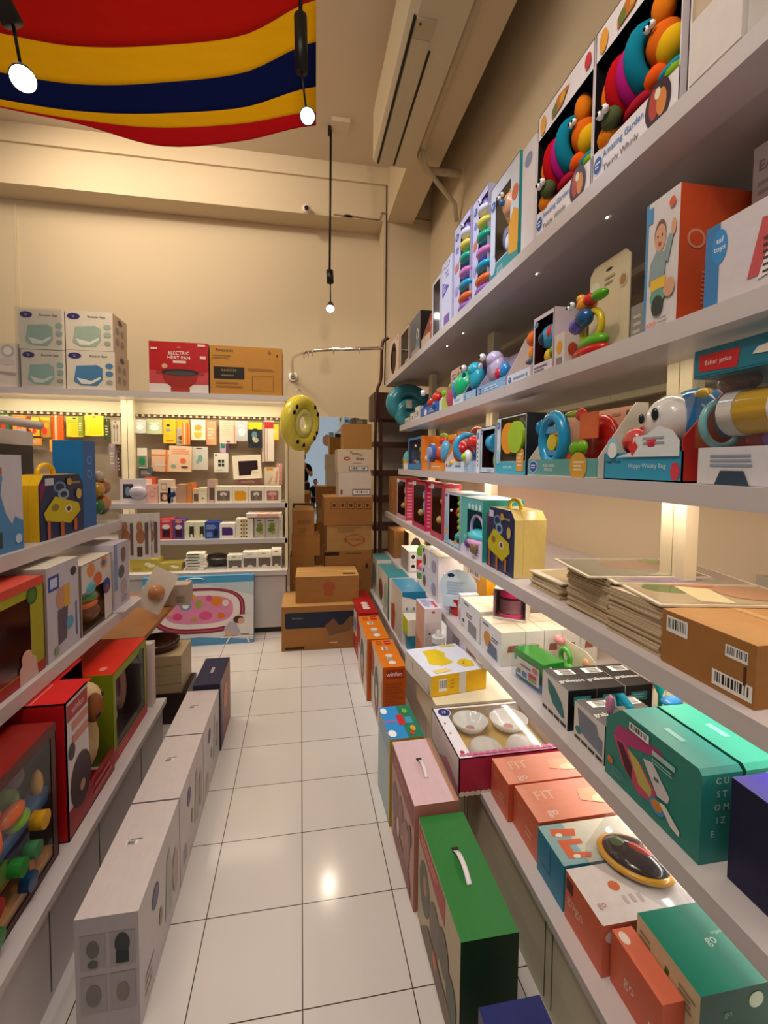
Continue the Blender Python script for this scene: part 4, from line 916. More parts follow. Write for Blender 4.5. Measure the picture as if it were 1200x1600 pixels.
# stacked picture boards
BOARD = wall_mat('raw_board_edge', '#cdb896', '#b59d78', 30, .7, .1)
def board(label, loc, rz, w, d, t, top, grp):
    mb = MB(); mb.box(-w / 2, w / 2, -d / 2, d / 2, 0, t, BOARD, {'T': top})
    o = mb.build('picture_board', None, loc, rz)
    return tag(o, label, 'picture board', grp)
def pile(cx, cy, z0, n, w, d, t, lab, grp, seed, last=None):
    rnd = random.Random(seed); first = None
    for i in range(n):
        lc = (cx + rnd.uniform(-.004, .004), cy + rnd.uniform(-.006, .006), z0 + i * (t + .0012)); rz = rnd.uniform(-.03, .03)
        if first is None:
            first = board(lab, lc, rz, w, d, t, '#d8c9ae', grp); o = first
        else:
            o = first.copy(); COL.objects.link(o); o.location = lc; o.rotation_euler = (0, 0, rz)
    return z0 + n * (t + .0012)
pile(.99, 1.50, .9985, 8, .27, .20, .0055, 'pale board in the low pile left of the two tall board piles', 'boards in the low pile', 1)
pile(1.02, 1.255, .9985, 20, .33, .205, .0052, 'pale board in the tallest pile on the fourth shelf', 'boards in the tallest pile', 2)
zc = pile(1.00, 1.035, .9985, 18, .32, .195, .0056, 'pale board in the pile touching the brown carton', 'boards in the pile by the carton', 3)
def top_board(label, loc, rz, w, d, dec, ry=0):
    mb = MB(); mb.box(-w / 2, w / 2, -d / 2, d / 2, 0, .005, '#e6dcc2')
    mb.art((-w / 2, -d / 2, .005), (1, 0, 0), (0, 1, 0), (0, 0, 1), w, d, dec)
    o = mb.build('picture_board', None, loc, rz, ry=ry); return tag(o, label, 'picture board')
top_board('top board with grey landscape print crowning the tallest pile', (1.0, 1.27, .9985 + 20 * .0064 + .006), -.16, .36, .25, [('R', .03, .03, .97, .97, M('#8e8c78', 'gloss')), ('E', .6, .6, .3, .25, M('#9a7f68', 'gloss')), ('E', .85, .85, .1, .12, M('#7f9a3c', 'gloss')), ('P', [(.5, .05), (.95, .1), (.95, .5)], M('#a8a48c', 'gloss'))], 0)
top_board('cream-edged board slipping out under the grey landscape board', (1.06, 1.20, .9985 + 20 * .0064 + .0005), -.22, .38, .25, [('R', .03, .03, .97, .97, M('#a69c8c', 'gloss')), ('E', .4, .2, .3, .14, M('#8a7a9c', 'gloss'))])
top_board('top board with orange and green print on the pile by the carton', (1.04, 1.02, zc + .001), -.2, .38, .24, [('R', .03, .03, .97, .97, M('#b7a585', 'gloss')), ('E', .3, .6, .2, .2, M('#5e7a3e', 'gloss')), ('E', .5, .75, .2, .12, M('#b8603a', 'gloss')), ('P', [(.3, .1), (.5, .05), (.55, .6), (.35, .7)], M('#e6dca8', 'gloss')), ('E', .75, .45, .2, .3, M('#c0906a', 'gloss'))])
top_board('small framed board with yellow print on the low left pile', (.99, 1.50, .9985 + 8 * .0067 + .0005), .03, .28, .21, [('R', .1, .1, .9, .9, M('#c9b98c', 'gloss')), ('E', .6, .4, .2, .2, M('#d8b22c', 'gloss'))])
def ca(r, w, d, h):
    for O, U, V, N, a, b, u0, v0, u1, v1 in (((-w / 2, 0, 0), (1, 0, 0), (0, 0, 1), (0, -1, 0), w, h, .06, .62, .32, .92), ((-w / 2, 0, 0), (1, 0, 0), (0, 0, 1), (0, -1, 0), w, h, .6, .08, .98, .34), ((-w / 2, 0, 0), (1, 0, 0), (0, 0, 1), (0, -1, 0), w, h, .72, .64, .93, .84)):
        mb = MB(); mb.art(O, U, V, N, a, b, [('B', u0, v0, u1, v1)]); mb.build('barcode_label', r)
    mb = MB(); mb.box(w / 2 - .10 * w - .001, w / 2 - .08 * w, -.001, .001, h * .3, h * .6, '#5a3214'); mb.build('hand_slot', r)
carton('brown_carton', 'brown cardboard carton with three barcode labels at the near end of shelf four', 'carton', s4(.93, .70), .34, .122, {'*': CARTON, 'T': CARTON2}, {'T': [('R', 0, .47, 1, .54, '#caa46c')]}, None, parts=ca)
mb = MB(); mb.prism([(0, 0), (.12, 0), (.12, .02), (.02, .035), (0, .02)], 'y', -.05, .05, '#c98f4e'); tag(mb.build('cardboard_flap_bundle', None, (1.02, .78, .998 + .1245)), 'folded tan cardboard piece lying on the labelled brown carton', 'cardboard')

# --- shelf 5
carton('brown_carton', 'orange-brown carton at the far end of the fifth shelf', 'carton', s5(4.38, 4.06), .3, .25, {'*': CARTON}, None, None)
carton('photo_box', 'black photo-print box with yellow lid corner on the far fifth shelf', 'box', s5(3.98, 3.795, .90), .14, .27, {'*': '#1e1712', 'R': '#e4d8b8', 'T': '#e8b02a'}, {'F': [('E', .5, .6, .35, .2, '#4a2a20')], 'R': [('E', .45, .6, .3, .25, '#3a2a24')]}, G5)
carton('slipper_box', 'white and brown box with four small product pictures on the fifth shelf', 'box', s5(3.78, 3.50), .14, .17, {'*': '#e6ddd2', 'F': '#a58a7c', 'R': '#d9cfc8', 'T': '#efe6da'}, {'R': [('R', .1, .55, .45, .92, '#f0ebe6'), ('R', .55, .55, .92, .92, '#f0ebe6'), ('R', .1, .1, .45, .48, '#f0ebe6'), ('R', .55, .1, .92, .48, '#f0ebe6'), ('E', .27, .74, .1, .1, '#1e1a1c'), ('E', .73, .74, .1, .1, '#5a1c18'), ('E', .27, .3, .12, .08, '#1e1a1c'), ('E', .73, .3, .1, .1, '#6a5c54')]}, G5)
def bottle(label, loc, r, h, cols, grp):
    t = thing('feeding_bottle', label, 'bottle', loc, 0, grp)
    mb = MB(); mb.lathe([(r * .9, 0), (r, h * .1), (r, h * .4), (r * .8, h * .45), (r, h * .5), (r, h * .68)], M(cols[0], 'plastic')); mb.build('bottle_body', t)
    mb = MB(); mb.lathe([(r * 1.02, h * .3), (r * 1.02, h * .58)], M(cols[1], 'plastic')); mb.build('band', t)
    mb = MB(); mb.lathe([(r * .85, h * .68), (r * .95, h * .74), (r * .95, h * .86), (r * .6, h * .98), (r * .2, h)], M(cols[2], 'plastic')); mb.build('cap', t)
    return t
bottle('green-capped white and red bottle standing on the far fifth shelf', (.89, 3.30, .6008), .045, .26, ('#eeeaea', '#d23a30', '#86bf2a'), 'feeding bottles on the fifth shelf')
bottle('pink round-topped bottle in front of the green-capped one', (.86, 3.16, .6008), .045, .15, ('#f0ecec', '#7c9a3a', '#e0708c'), 'feeding bottles on the fifth shelf')
for i, (z, h) in enumerate(((.6008, .145), (.7463, .14))):
    carton('slipper_box', ['lower white box with brown oval window on the far fifth shelf', 'upper white box with brown oval window on the far fifth shelf'][i], 'box', RF(3.10, 2.93, z, .83), .12, h, {'*': '#eceaf0', 'F': '#e9e6ea', 'T': '#f0e8d8'}, {'F': [('P', circ(.45, .42, .22, .28), '#8a4f38'), ('E', .3, .86, .12, .1, '#2c3350')]}, 'white boxes with brown oval window')
    carton('slipper_box', ['lower white box with lilac print beside the yellow carton', 'upper white box with lilac print beside the yellow carton'][i], 'box', RF(2.90, 2.70, z, .83), .16, h, {'*': '#eceaf0', 'F': '#e4e2f0', 'R': '#efedf2', 'T': '#f2e8cc'}, {'F': [('P', circ(.5, .4, .28, .3), '#a9a4c0')], 'R': [('E', .9, .8, .1, .15, '#c8905a')]}, 'white boxes with lilac print')
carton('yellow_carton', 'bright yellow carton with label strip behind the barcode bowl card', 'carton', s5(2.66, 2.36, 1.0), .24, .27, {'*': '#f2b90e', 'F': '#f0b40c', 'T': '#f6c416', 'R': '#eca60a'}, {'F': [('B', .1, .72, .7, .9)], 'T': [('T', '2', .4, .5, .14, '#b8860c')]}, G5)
carton('toy_box', 'yellow-lidded box with bee print beside the barcode bowl card', 'toy box', s5(2.64, 2.51, .84), .06, .2, {'*': '#e6e2ee', 'F': '#cdd0e6', 'R': '#ccd3ee'}, {'F': [('P', [(0, .72), (1, .62), (1, .92), (0, 1)], '#e9c81e'), ('E', .55, .35, .3, .15, '#e0b81e'), ('E', .5, .42, .12, .07, '#3b3a44'), ('R', .1, .55, .6, .6, '#7a86b0')]}, G5)
t = thing('bowl_card', 'rounded white back card with barcode above a red bowl', 'pack', (.86, 2.425, .6008), -.5, G5)
mb = MB(); mb.prism(circ(0, .17, .105, .10, 20), 'y', -.002, .0, '#cfe4f4'); mb.prism([(-.085, .06), (.085, .06), (.085, .12), (-.085, .12)], 'y', -.0035, -.002, '#cfe4f4')
mb.art((-.1, -.0035, .05), (1, 0, 0), (0, 0, 1), (0, -1, 0), .2, .22, [('E', .3, .85, .1, .05, '#1f2c56'), ('L', .2, .35, .8, .7, 5, '#a8bfd4'), ('B', .4, .1, .8, .26)]); mb.build('backing_card', t)
mb = MB(); mb.lathe([(.04, 0), (.062, .05), (.07, .1)], M('#c8161a', 'gloss'), (0, .06, 0)); mb.build('red_bowl', t)
t = thing('tilted_box', 'tilted white and red snack box leaning behind the slipper boxes', 'box', (1.05, 2.16, .76), -1.2, G5, rx=.5)
mb = MB(); mb.box(-.06, .06, 0, .05, 0, .1, '#e8a81c', {'F': '#c0281a', 'T': '#f0e4d0', 'R': '#efe8dc'}); mb.build('box_body', t); mb = MB(); mb.prism([(-.06, .1), (.06, .1), (0, .14)], 'y', 0, .003, '#efe4d4'); mb.build('flap', t)
carton('slipper_box', 'narrow white box with pink portrait beside the first slipper boxes', 'box', s5(2.335, 2.29), .1, .165, {'*': '#e9eaf4', 'F': '#eceef8'}, {'F': [('E', .5, .35, .25, .2, '#d89a98'), ('L', .3, .65, .7, .9, 3, '#8a86a8')]}, G5)
def slip(label, a, b, x, d, h, F):
    return carton('slipper_box', label, 'box', s5(a, b, x), d, h, {'*': '#efece8', 'F': '#eceef6', 'R': '#eee8de', 'T': '#f4e6cc'}, {'F': F, 'R': [('P', [(.25, .4), (.75, .4), (.7, .6), (.3, .6)], '#a9644a')], 'T': [('R', .48, 0, .52, 1, '#dcc9a8')]}, 'white slipper boxes on the fifth shelf')
wf = [('R', .15, .86, .42, .92, '#77788c'), ('L', .3, .5, .7, .66, 2, '#4a4a58'), ('P', [(.4, .08), (.85, .04), (.85, .42), (.42, .46)], '#8f8f98'), ('E', .14, .3, .05, .06, '#2a2a34'), ('E', .1, .12, .05, .05, '#e0b03a')]
slip('tall white slipper box with grey window beside the narrow portrait box', 2.285, 2.03, .83, .24, .158, wf)
wf2 = [('R', .1, .84, .4, .9, '#77788c'), ('L', .55, .5, .9, .66, 2, '#4a4a58'), ('P', circ(.35, .45, .18, .25), '#d8963a'), ('P', [(.35, .05), (.85, .05), (.8, .4), (.45, .45)], '#64708c')]
slip('white slipper box with orange and blue window next to the green pack', 2.015, 1.79, .83, .11, .145, wf2)
for i in range(4):
    slip(['white slipper box second in the row under the pink cup box', 'white slipper box third in the row under the pink cup box', 'white slipper box fourth in the row under the pink cup box', 'white slipper box last in the row under the pink cup box'][i], 2.015, 1.79, .943 + .085 * i, .082, .145, [])
window_box('cup_box', 'white box with glossy pink cup on top of the slipper boxes', 'cup box', dict(loc=(.93, 1.93, .7468), rz=-.62, w=.15), .13, .14, {'*': '#ece4da', 'F': '#e2dcd8'}, (.02, .08, .98, .99), [('c', (0, .45, .42), .38, .42, '#8f5a66', 'z'), ('c', (0, .45, .82), .4, .2, '#e0246c', 'z'), ('c', (0, .45, .12), .42, .12, '#e82a78', 'z')], None, G5, inner='#c89aa0', toyname='pink_cup')
GREENP = clear_mat('green_vinyl', (.25, .75, .25, 1), .5, .15)
t = thing('snack_cup_pack', 'clear pack of green and blue cups with white label card', 'pack', (.90, 1.63, .6008), -HP + .15, G5)
mb = MB(); mb.box(-.085, .085, -.03, .05, .0, .026, M('#1f7fae', 'gloss')); mb.box(-.09, .09, -.035, .06, .07, .115, M('#2f9c3c', 'gloss')); mb.box(-.08, .08, -.02, .05, .026, .07, M('#3f9a4a', 'gloss')); mb.build('cups', t)
mb = MB(); mb.box(-.065, .075, -.041, -.039, .02, .088, '#e8dfda'); mb.art((-.065, -.041, .02), (1, 0, 0), (0, 0, 1), (0, -1, 0), .14, .068, [('T', 'munchkin', .42, .72, .17, '#3a3438', 0, .6), ('R', .56, .3, .9, .52, '#c82c54'), ('R', .56, .08, .9, .26, '#8f9a1e'), ('R', .28, .1, .48, .4, '#3c86c0'), ('E', .84, .82, .12, .16, '#e07a7a'), ('L', .06, .12, .22, .4, 3, '#5a5458')]); mb.build('label_card', t)
mb = MB(); mb.box(-.095, .095, -.044, .065, .0, .12, CLEAR); mb.build('plastic_wrap', t)
t = thing('pacifier_card', 'cream card with green pacifier and pink clip behind the cup pack', 'pack', (1.04, 1.63, .6008), -HP + .05, G5)
mb = MB(); mb.prism([(-.12, 0), (.12, 0), (.12, .12), (.06, .14), (-.1, .14), (-.12, .12)], 'y', .03, .033, '#ddd3b4'); mb.build('backing_card', t)
mb = MB(); mb.torus((-.02, .0, .09), .03, .01, M('#4fae3c', 'gloss')); mb.ball((.0, .0, .05), (.03, .02, .03), M('#5fc04a', 'gloss')); mb.ball((-.09, .02, .13), (.025, .02, .02), M('#e89090', 'gloss')); mb.ball((.08, .02, .1), (.02, .008, .02), M('#d8a078', 'gloss')); mb.build('pacifier', t)
bubble_card('pacifier_card', 'small tilted card with brown print beside the green cup pack', 'pack', s5(1.535, 1.475, .87), .11, '#e2d8c8', [('s', (0, .3, .5), (.14, .05, .2), '#8a5a4a')], None, G5, .03)
t = thing('plush_bag', 'red and pink soft bag squeezed behind the black boxes', 'bag', (1.25, 1.33, .6008), -HP, G5)
mb = MB(); mb.ball((0, .02, .12), (.13, .06, .12), M('#c87a6a', 'cloth'), 16, 10); mb.ball((.14, .0, .1), (.09, .05, .1), M('#b07f74', 'cloth')); mb.build('bag_body', t)
# black cutlery boxes
def black_box(label, a, b, x, d, h, top='#262426', body=None):
    def pp(r, w, d_, h_):
        mb = MB(); mb.art((-w / 2, 0, 0), (1, 0, 0), (0, 0, 1), (0, -1, 0), w, h_, [('P', [(.22, .9), (.5, .8), (.8, .55), (.9, .25), (.8, .2), (.45, .35), (.26, .6)], '#2a7478')] if body is None else [('P', [(.12, .9), (.75, .84), (.82, .62), (.95, .58), (.95, .18), (.2, .3)], '#7b8494'), ('E', .16, .3, .1, .1, '#3d7d80')]); mb.build('window', r)
    return carton('cutlery_box', label, 'box', s5(a, b, x), d, h, {'*': top, 'F': '#e2ddd8', 'R': '#141416', 'T': top, 'B': top}, {'F': [('R', .04 + .24 * i, .04, .24 + .24 * i, .12, '#33282c') for i in range(4)], 'R': [('R', .2, .62, .8, .84, '#2f7d80'), ('L', .3, .66, .7, .8, 2, '#7fc0be')], 'T': [('T', 'grabease', .62, .5, .26, '#d8d4d2', 90), ('B', .1, .3, .34, .95)]}, 'black cutlery boxes on the fifth shelf', parts=pp)
black_box('tall black cutlery box with teal leaf window, front of its row', 1.472, 1.31, .84, .10, .132)
black_box('tall black cutlery box second in its row behind the teal leaf window', 1.472, 1.31, .943, .10, .132, '#2e2a2b')
black_box('tall black cutlery box last in its row behind the teal leaf window', 1.472, 1.31, 1.046, .10, .132, '#33302f')
black_box('shorter black cutlery box with grey window beside the teal lunch box', 1.285, 1.135, .845, .10, .115, '#4a4746', 1)
black_box('shorter grey-topped cutlery box behind the grey window box', 1.285, 1.135, .948, .10, .115, '#6a6460', 1)
# teal lunch boxes
def lunch(label, x, top, parts=None):
    return None
def lunch_box(label, x, c, d, first):
    w, h = .31, .207
    t = thing('lunch_box_carton', label, 'lunch box', (x, .963, .6008), -HP, 'teal lunch box cartons')
    out = [(-w / 2, 0), (w / 2, 0), (w / 2, h - .01), (w / 2 - .01, h), (-w / 2 + .06, h), (-w / 2, h - .05)]
    mb = MB(); mb.prism(out, 'y', 0, d, c[1], c[0])
    mb.art((-w / 2, 0, 0), (1, 0, 0), (0, 0, 1), (0, -1, 0), w, h, [('P', [(.1, .62), (.16, .78), (.4, .84), (.62, .86), (.68, .8), (.4, .66), (.2, .58)], '#b03a74'), ('P', [(.1, .6), (.2, .62), (.44, .52), (.6, .34), (.6, .18), (.42, .14), (.24, .3)], '#cc4870'), ('P', [(.15, .56), (.22, .58), (.34, .4), (.34, .22), (.26, .3)], '#4c1a30'), ('P', [(.28, .58), (.4, .54), (.56, .34), (.56, .22), (.42, .26)], '#c9b860'), ('P', [(.46, .62), (.56, .66), (.74, .42), (.72, .34), (.62, .32)], '#d8d2d4'), ('R', .58, .48, .63, .52, '#4a7078'), ('E', .62, .2, .08, .09, '#3f8fc8'), ('E', .62, .21, .055, .06, '#d88a2c'), ('P', [(.64, .28), (.7, .3), (.84, .16), (.84, .1), (.76, .12)], '#e6e2da'), ('E', .08, .24, .035, .05, '#d87a2c'), ('L', .1, .08, .3, .2, 4, '#5fa09a'), ('B', .3, .84, .52, .94), ('R', .56, .76, .78, .82, '#a8cac4'), ('L', .56, .66, .8, .73, 2, '#8fc0b8')])
    mb.art((w / 2, 0, 0), (0, 1, 0), (0, 0, 1), (1, 0, 0), d, h, [('T', 'C U', .5, .88, .07, '#bfe0d6'), ('T', 'S T', .5, .74, .07, '#bfe0d6'), ('T', 'O M', .5, .6, .07, '#bfe0d6'), ('T', 'I Z', .5, .46, .07, '#bfe0d6'), ('T', 'E', .3, .32, .07, '#bfe0d6')])
    mb.art((-w / 2, 0, h), (1, 0, 0), (0, 1, 0), (0, 0, 1), w, d, [('R', .5, .4, .68, .55, '#7fc0b8')])
    mb.build('box_body', t)
    if first:
        mb = MB()
        pts = smooth([(-.1, .03, h), (-.13, .03, h + .012), (-.16, .04, h + .008), (-.165, .05, h - .03)], 5)
        vs = []
        for p in pts: vs += [(p.x, p.y - .012, p.z), (p.x, p.y + .012, p.z)]
        mb.add(vs, [[2 * i, 2 * i + 1, 2 * i + 3, 2 * i + 2] for i in range(len(pts) - 1)], M('#2389a4', 'cloth'), True)
        o = mb.build('ribbon_handle', t); m = o.modifiers.new('th', 'SOLIDIFY'); m.thickness = .002
        mb = MB(); mb.ball((-.155, .01, h - .02), (.012, .012, .03), M('#cf82a8', 'plastic')); mb.build('pink_tab', t)
lunch_box('dark teal lunch box carton with pink lunch box picture, in front', .835, ('#2a8478', '#2f9088'), .10, True)
lunch_box('mint lunch box carton standing behind the dark teal one', .945, ('#338f7c', '#43a892'), .12, False)
t = thing('toothbrush_pack', 'turquoise bent plastic handle poking up behind the teal lunch boxes', 'pack', (1.01, 1.1265, .6008), 0, G5)
mb = MB(); mb.tube(smooth([(0, 0, 0), (0, 0, .2), (-.01, 0, .24)], 4), [.006] * 5 + [.016] * 4, M('#12a09a', 'plastic'), 8); mb.build('handle', t)
mb = MB(); mb.ball((.02, -.02, .19), (.035, .02, .012), M('#3f86c8', 'plastic')); mb.build('blue_clip', t)
carton('navy_box', 'dark navy box with red badges at the right frame edge', 'box', s5(.775, .60, .87), .16, .215, {'*': '#16124a', 'F': '#15123e', 'T': '#4338a8', 'R': '#16123c'}, {'T': [('E', .5, .6, .09, .14, '#d8384a'), ('E', .8, .6, .09, .14, '#d8384a'), ('T', '3', .5, .6, .12, '#f0e8ea'), ('L', .3, .2, .7, .4, 3, '#b8b4e0')]}, G5)
mb = MB(); mb.lathe([(.05, 0), (.06, .08), (.055, .18), (.03, .2)], M('#3d4240', 'plastic'), (0, 0, 0)); tag(mb.build('thermos', None, (.98, .51, .6008)), 'dark grey rounded container at the very right frame edge', 'container')

# --- low right counter
def teal_carton(label, a, b, x, h, c1, c2, dec=None, d=.12):
    return carton('teal_box', label, 'box', s6(a, b, x), d, h, {'*': c2, 'F': '#d6d4c4', 'T': c1, 'R': '#efe9dc'}, dec, G6)
teal_carton('pale teal-topped box farthest on the low counter', 4.30, 3.98, .66, .32, '#5f9aa0', '#c8c2ac', {'F': [('P', circ(.5, .5, .3, .35), '#6a8a90')]}, .13)
teal_carton('slim cream box second from the far end of the low counter', 3.94, 3.62, .66, .30, '#4f9098', '#c8c2ac', {'F': [('P', circ(.5, .4, .3, .3), '#8a4a3a')]}, .13)
teal_carton('teal box with hook print third along the low counter', 3.58, 3.30, .64, .33, '#2f858f', '#2f7f80', {'F': [('P', circ(.5, .5, .3, .3), '#a8b8a8'), ('R', .82, 0, 1, 1, '#2a6f64')]}, .155)
teal_carton('bright blue-topped white box with icon grid on the low counter', 3.22, 2.86, .64, .345, '#2090b8', '#d8d6c8', {'F': [('P', [(0, .0), (.3, .0), (.4, .4), (.2, .8), (0, 1)], '#b85a34'), ('P', [(0, .5), (.4, .6), (.4, .98), (0, 1)], '#e0dccb')], 'R': [('P', [(0, 1), (1, 1), (1, .78), (.5, .86), (0, .92)], '#1c86b0')] + [('E', .2 + .3 * (k % 3), .68 - .14 * (k // 3), .055, .03, '#7a98a8') for k in range(9)], 'T': [('T', 'K', .6, .5, .2, '#bfe4f0')]}, .155)
carton('lime_box', 'lime green ended white box on the low counter beside the blue box', 'box', s6(2.84, 2.70, .64, .285 + .116), .13, .10, {'*': '#ece8d8', 'F': '#c8dc1c', 'L': '#c8dc1c', 'R': '#f0ecda'}, {'R': [('E', .7, .5, .2, .3, '#9a958c')]}, G6)
carton('blue_box', 'solid cyan blue box under the lime-ended box', 'box', s6(2.84, 2.70, .66), .13, .115, '#1f93b4', {'R': [('R', 0, .6, 1, .62, '#187a98')]}, G6)
carton('wipes_box', 'tall white and peach baby care box with red lettering on the counter', 'box', s6(2.66, 2.46, .68), .10, .36, {'*': '#e9d9d8', 'F': '#e0b49c', 'L': '#d06a3c', 'T': '#dcdcf4'}, {'T': [('L', .1, .1, .9, .5, 4, '#6a66a0'), ('P', [(.3, .7), (.9, .66), (.9, .84), (.3, .88)], '#d8505a'), ('L', .2, .55, .9, .64, 2, '#9088b8')], 'R': [('E', .5, .94, .1, .02, '#c85a50'), ('E', .3, .6, .06, .02, '#2a2628'), ('P', [(0, 0), (.5, 0), (.4, .3), (0, .4)], '#d8a080')], 'F': [('P', [(0, 0), (1, 0), (1, .3), (0, .45)], '#d89068'), ('E', .5, .7, .25, .1, '#d8b0a0')]}, G6)
t = thing('feeding_bottle', 'clear feeding bottle in see-through pack beside the peach care box', 'bottle', (.735, 2.37, .2858), 0, G6)
mb = MB(); mb.lathe([(.045, 0), (.05, .02), (.05, .16), (.035, .19), (.035, .21)], FROST); mb.build('bottle_body', t)
mb = MB(); mb.lathe([(.038, .205), (.038, .235)], M('#eef0f2', 'plastic')); mb.lathe([(.02, .235), (.012, .27), (.0, .275)], M('#e8dcd0', 'plastic'), cap=False); mb.build('cap', t)
mb = MB(); mb.box(-.06, .06, -.06, .06, .0, .29, CLEAR); mb.build('plastic_wrap', t)
mb = MB(); mb.lathe([(.051, .03), (.051, .12)], M('#dcd6c2', 'plastic'), cap=False); mb.build('printed_band', t)
carton('wipes_box', 'white box with black cow and peach print under the fifth shelf edge', 'box', s6(2.68, 2.44, .98), .12, .28, {'*': '#ead8ca', 'F': '#e6d2c4', 'R': '#e8c6b0'}, {'F': [('E', .3, .7, .1, .08, '#3a2c2c'), ('P', [(.2, .2), (.9, .1), (.9, .5), (.4, .6)], '#e0a888')]}, G6)
carton('wipes_box', 'slanted dark red edged box behind the peach care box', 'box', s6(2.68, 2.44, .88), .04, .265, {'*': '#b8b0c8', 'T': '#7a2c38', 'F': '#c0b8d0'}, None, G6)
def ph(r, w, d, h):
    mb = MB(); mb.art((-w / 2, 0, h), (1, 0, 0), (0, 1, 0), (0, 0, 1), w, d, [('P', [(.12, .34), (.1, .58), (.3, .66), (.55, .6), (.78, .7), (.8, .42), (.62, .28), (.3, .26)][::-1], '#e2c312'), ('E', .72, .2, .12, .11, '#e2bf14')]); mb.build('yellow_artwork', r)
# yellow box askew on the bowl set
t = thing('yellow_feeding_box', 'large yellow and white box lying askew on the counter edge', 'box', (.68, 2.10, .4208), -1.42, G6)
w, d, h = .31, .28, .095
mb = MB(); mb.box(-w / 2, w / 2, -d / 2, d / 2, 0, h, '#e9b506', {'T': '#e3e8f8', 'F': '#ded3c2', 'R': '#eebc08', 'L': '#ded3c2', 'B': '#ded3c2'})
mb.art((-w / 2, -d / 2, h), (1, 0, 0), (0, 1, 0), (0, 0, 1), w, d, [('P', [(.14, .26), (.12, .52), (.3, .62), (.46, .54), (.66, .6), (.74, .34), (.62, .16), (.34, .24)], '#e6c60e'), ('P', [(.6, .72), (.72, .62), (.86, .68), (.88, .86), (.7, .92), (.6, .84)], '#e6c416'), ('E', .7, .76, .015, .02, '#6a4c10'), ('E', .76, .72, .015, .02, '#6a4c10'), ('P', [(.84, .1), (.95, .12), (.93, .42), (.82, .36)], '#ead27a'), ('P', [(.02, .66), (.08, .66), (.1, .96), (.03, .94)], '#e6cf4e')])
mb.art((w / 2, -d / 2, 0), (0, 1, 0), (0, 0, 1), (1, 0, 0), d, h, [('B', .14, .2, .28, .8), ('R', .5, 0, .62, 1, '#ddd8d0'), ('L', .34, .25, .42, .75, 3, '#c49a0a')])
mb.art((-w / 2, -d / 2, 0), (1, 0, 0), (0, 0, 1), (0, -1, 0), w, h, [('P', [(.35, .3), (.37, .3), (.98, .1), (.98, .07)], '#5b4a38'), ('P', [(.34, .3), (.36, .3), (.3, .75), (.29, .75)], '#5b4a38'), ('P', [(.95, .1), (.97, .1), (.92, .5), (.91, .5)], '#5b4a38')])
mb.build('box_body', t)
# bowl set: big shallow box with a clear lid showing four bowls
t = thing('bowl_set_box', 'pink and white box with clear lid showing four round bowls', 'bowl set', (.546, 1.670, .2858), -HP, G6)
w, d, h = .345, .40, .132
mb = MB(); mb.box(-w / 2, -w / 2 + .004, 0, d, 0, h, '#efe6e2'); mb.box(w / 2 - .004, w / 2, 0, d, 0, h, '#b52a46', {'L': '#efe6e2'}); mb.box(-w / 2, w / 2, 0, .004, 0, h, '#ecdfe0'); mb.box(-w / 2, w / 2, d - .004, d, 0, h, '#e4d6c8'); mb.box(-w / 2, w / 2, 0, d, 0, .004, '#d8c8b8')
mb.box(-w / 2, w / 2, 0, .05, h - .002, h, '#ece9f4'); mb.box(w / 2 - .02, w / 2, .05, d, h - .002, h, '#d88aa8'); mb.box(-w / 2, -w / 2 + .015, .05, d, h - .002, h, '#efe8e0')
mb.art((-w / 2, 0, h), (1, 0, 0), (0, 1, 0), (0, 0, 1), w, d, [('E', .12, .10, .09, .07, '#dcdff0'), ('E', .12, .10, .082, .062, '#1c2a78'), ('T', 'Baby\nsafe', .12, .10, .02, '#eef0fa', 0, .12), ('E', .9, .06, .03, .02, '#a83c30'), ('E', .35, .05, .012, .012, '#b8785a'), ('E', .55, .05, .012, .012, '#b8785a')] + [('E', .945, .05 + .06 * i, .022, .028, '#cf6c98') for i in range(16)])
mb.art((-w / 2, 0, 0), (1, 0, 0), (0, 0, 1), (0, -1, 0), w, h, [('P', [(.3, 0), (1, 0), (1, .2), (.6, .4)], '#d88aa0')])
mb.art((w / 2, 0, 0), (0, 1, 0), (0, 0, 1), (1, 0, 0), d, h, [('E', .03 + .05 * i, .02, .028, .07, '#ece6d6') for i in range(20)])
mb.build('box_body', t)
for x, y, r, up in ((-.075, .135, .072, 1), (-.06, .295, .078, 1), (.075, .14, .068, 0), (.075, .28, .056, 0)):
    mb = MB()
    if up: mb.lathe([(r * .45, .082), (r * .8, .098), (r, .126), (r * .95, .125), (r * .76, .103), (r * .3, .09)], M('#f4eee2', 'gloss'), (x, y, 0), n=28); mb.cyl((x, y, .0905), r * .25, .001, '#c98a80')
    else: mb.lathe([(r, .082), (r * .96, .1), (r * .7, .118), (r * .3, .126), (0, .127)], M('#efe6da', 'gloss'), (x, y, 0), n=28, cap=False)
    mb.build('bowl', t)
mb = MB(); mb.box(-w / 2 + .016, w / 2 - .021, .051, d - .004, .078, .081, '#dcb560'); mb.build('tray_insert', t)
mb = MB(); mb.box(-w / 2 + .016, w / 2 - .021, .051, d - .005, h - .003, h - .002, CLEAR); mb.build('clear_lid', t)
carton('cardboard_tray', 'plain cream carton carrying the yellow box behind the bowl set', 'carton', dict(loc=(.57, 2.03, .2858), rz=-HP, w=.34), .40, .133, {'*': '#d8cbb0', 'T': '#e8dcb8'}, {'T': [('E', .5, .3, .1, .06, '#e8b820')]}, G6)
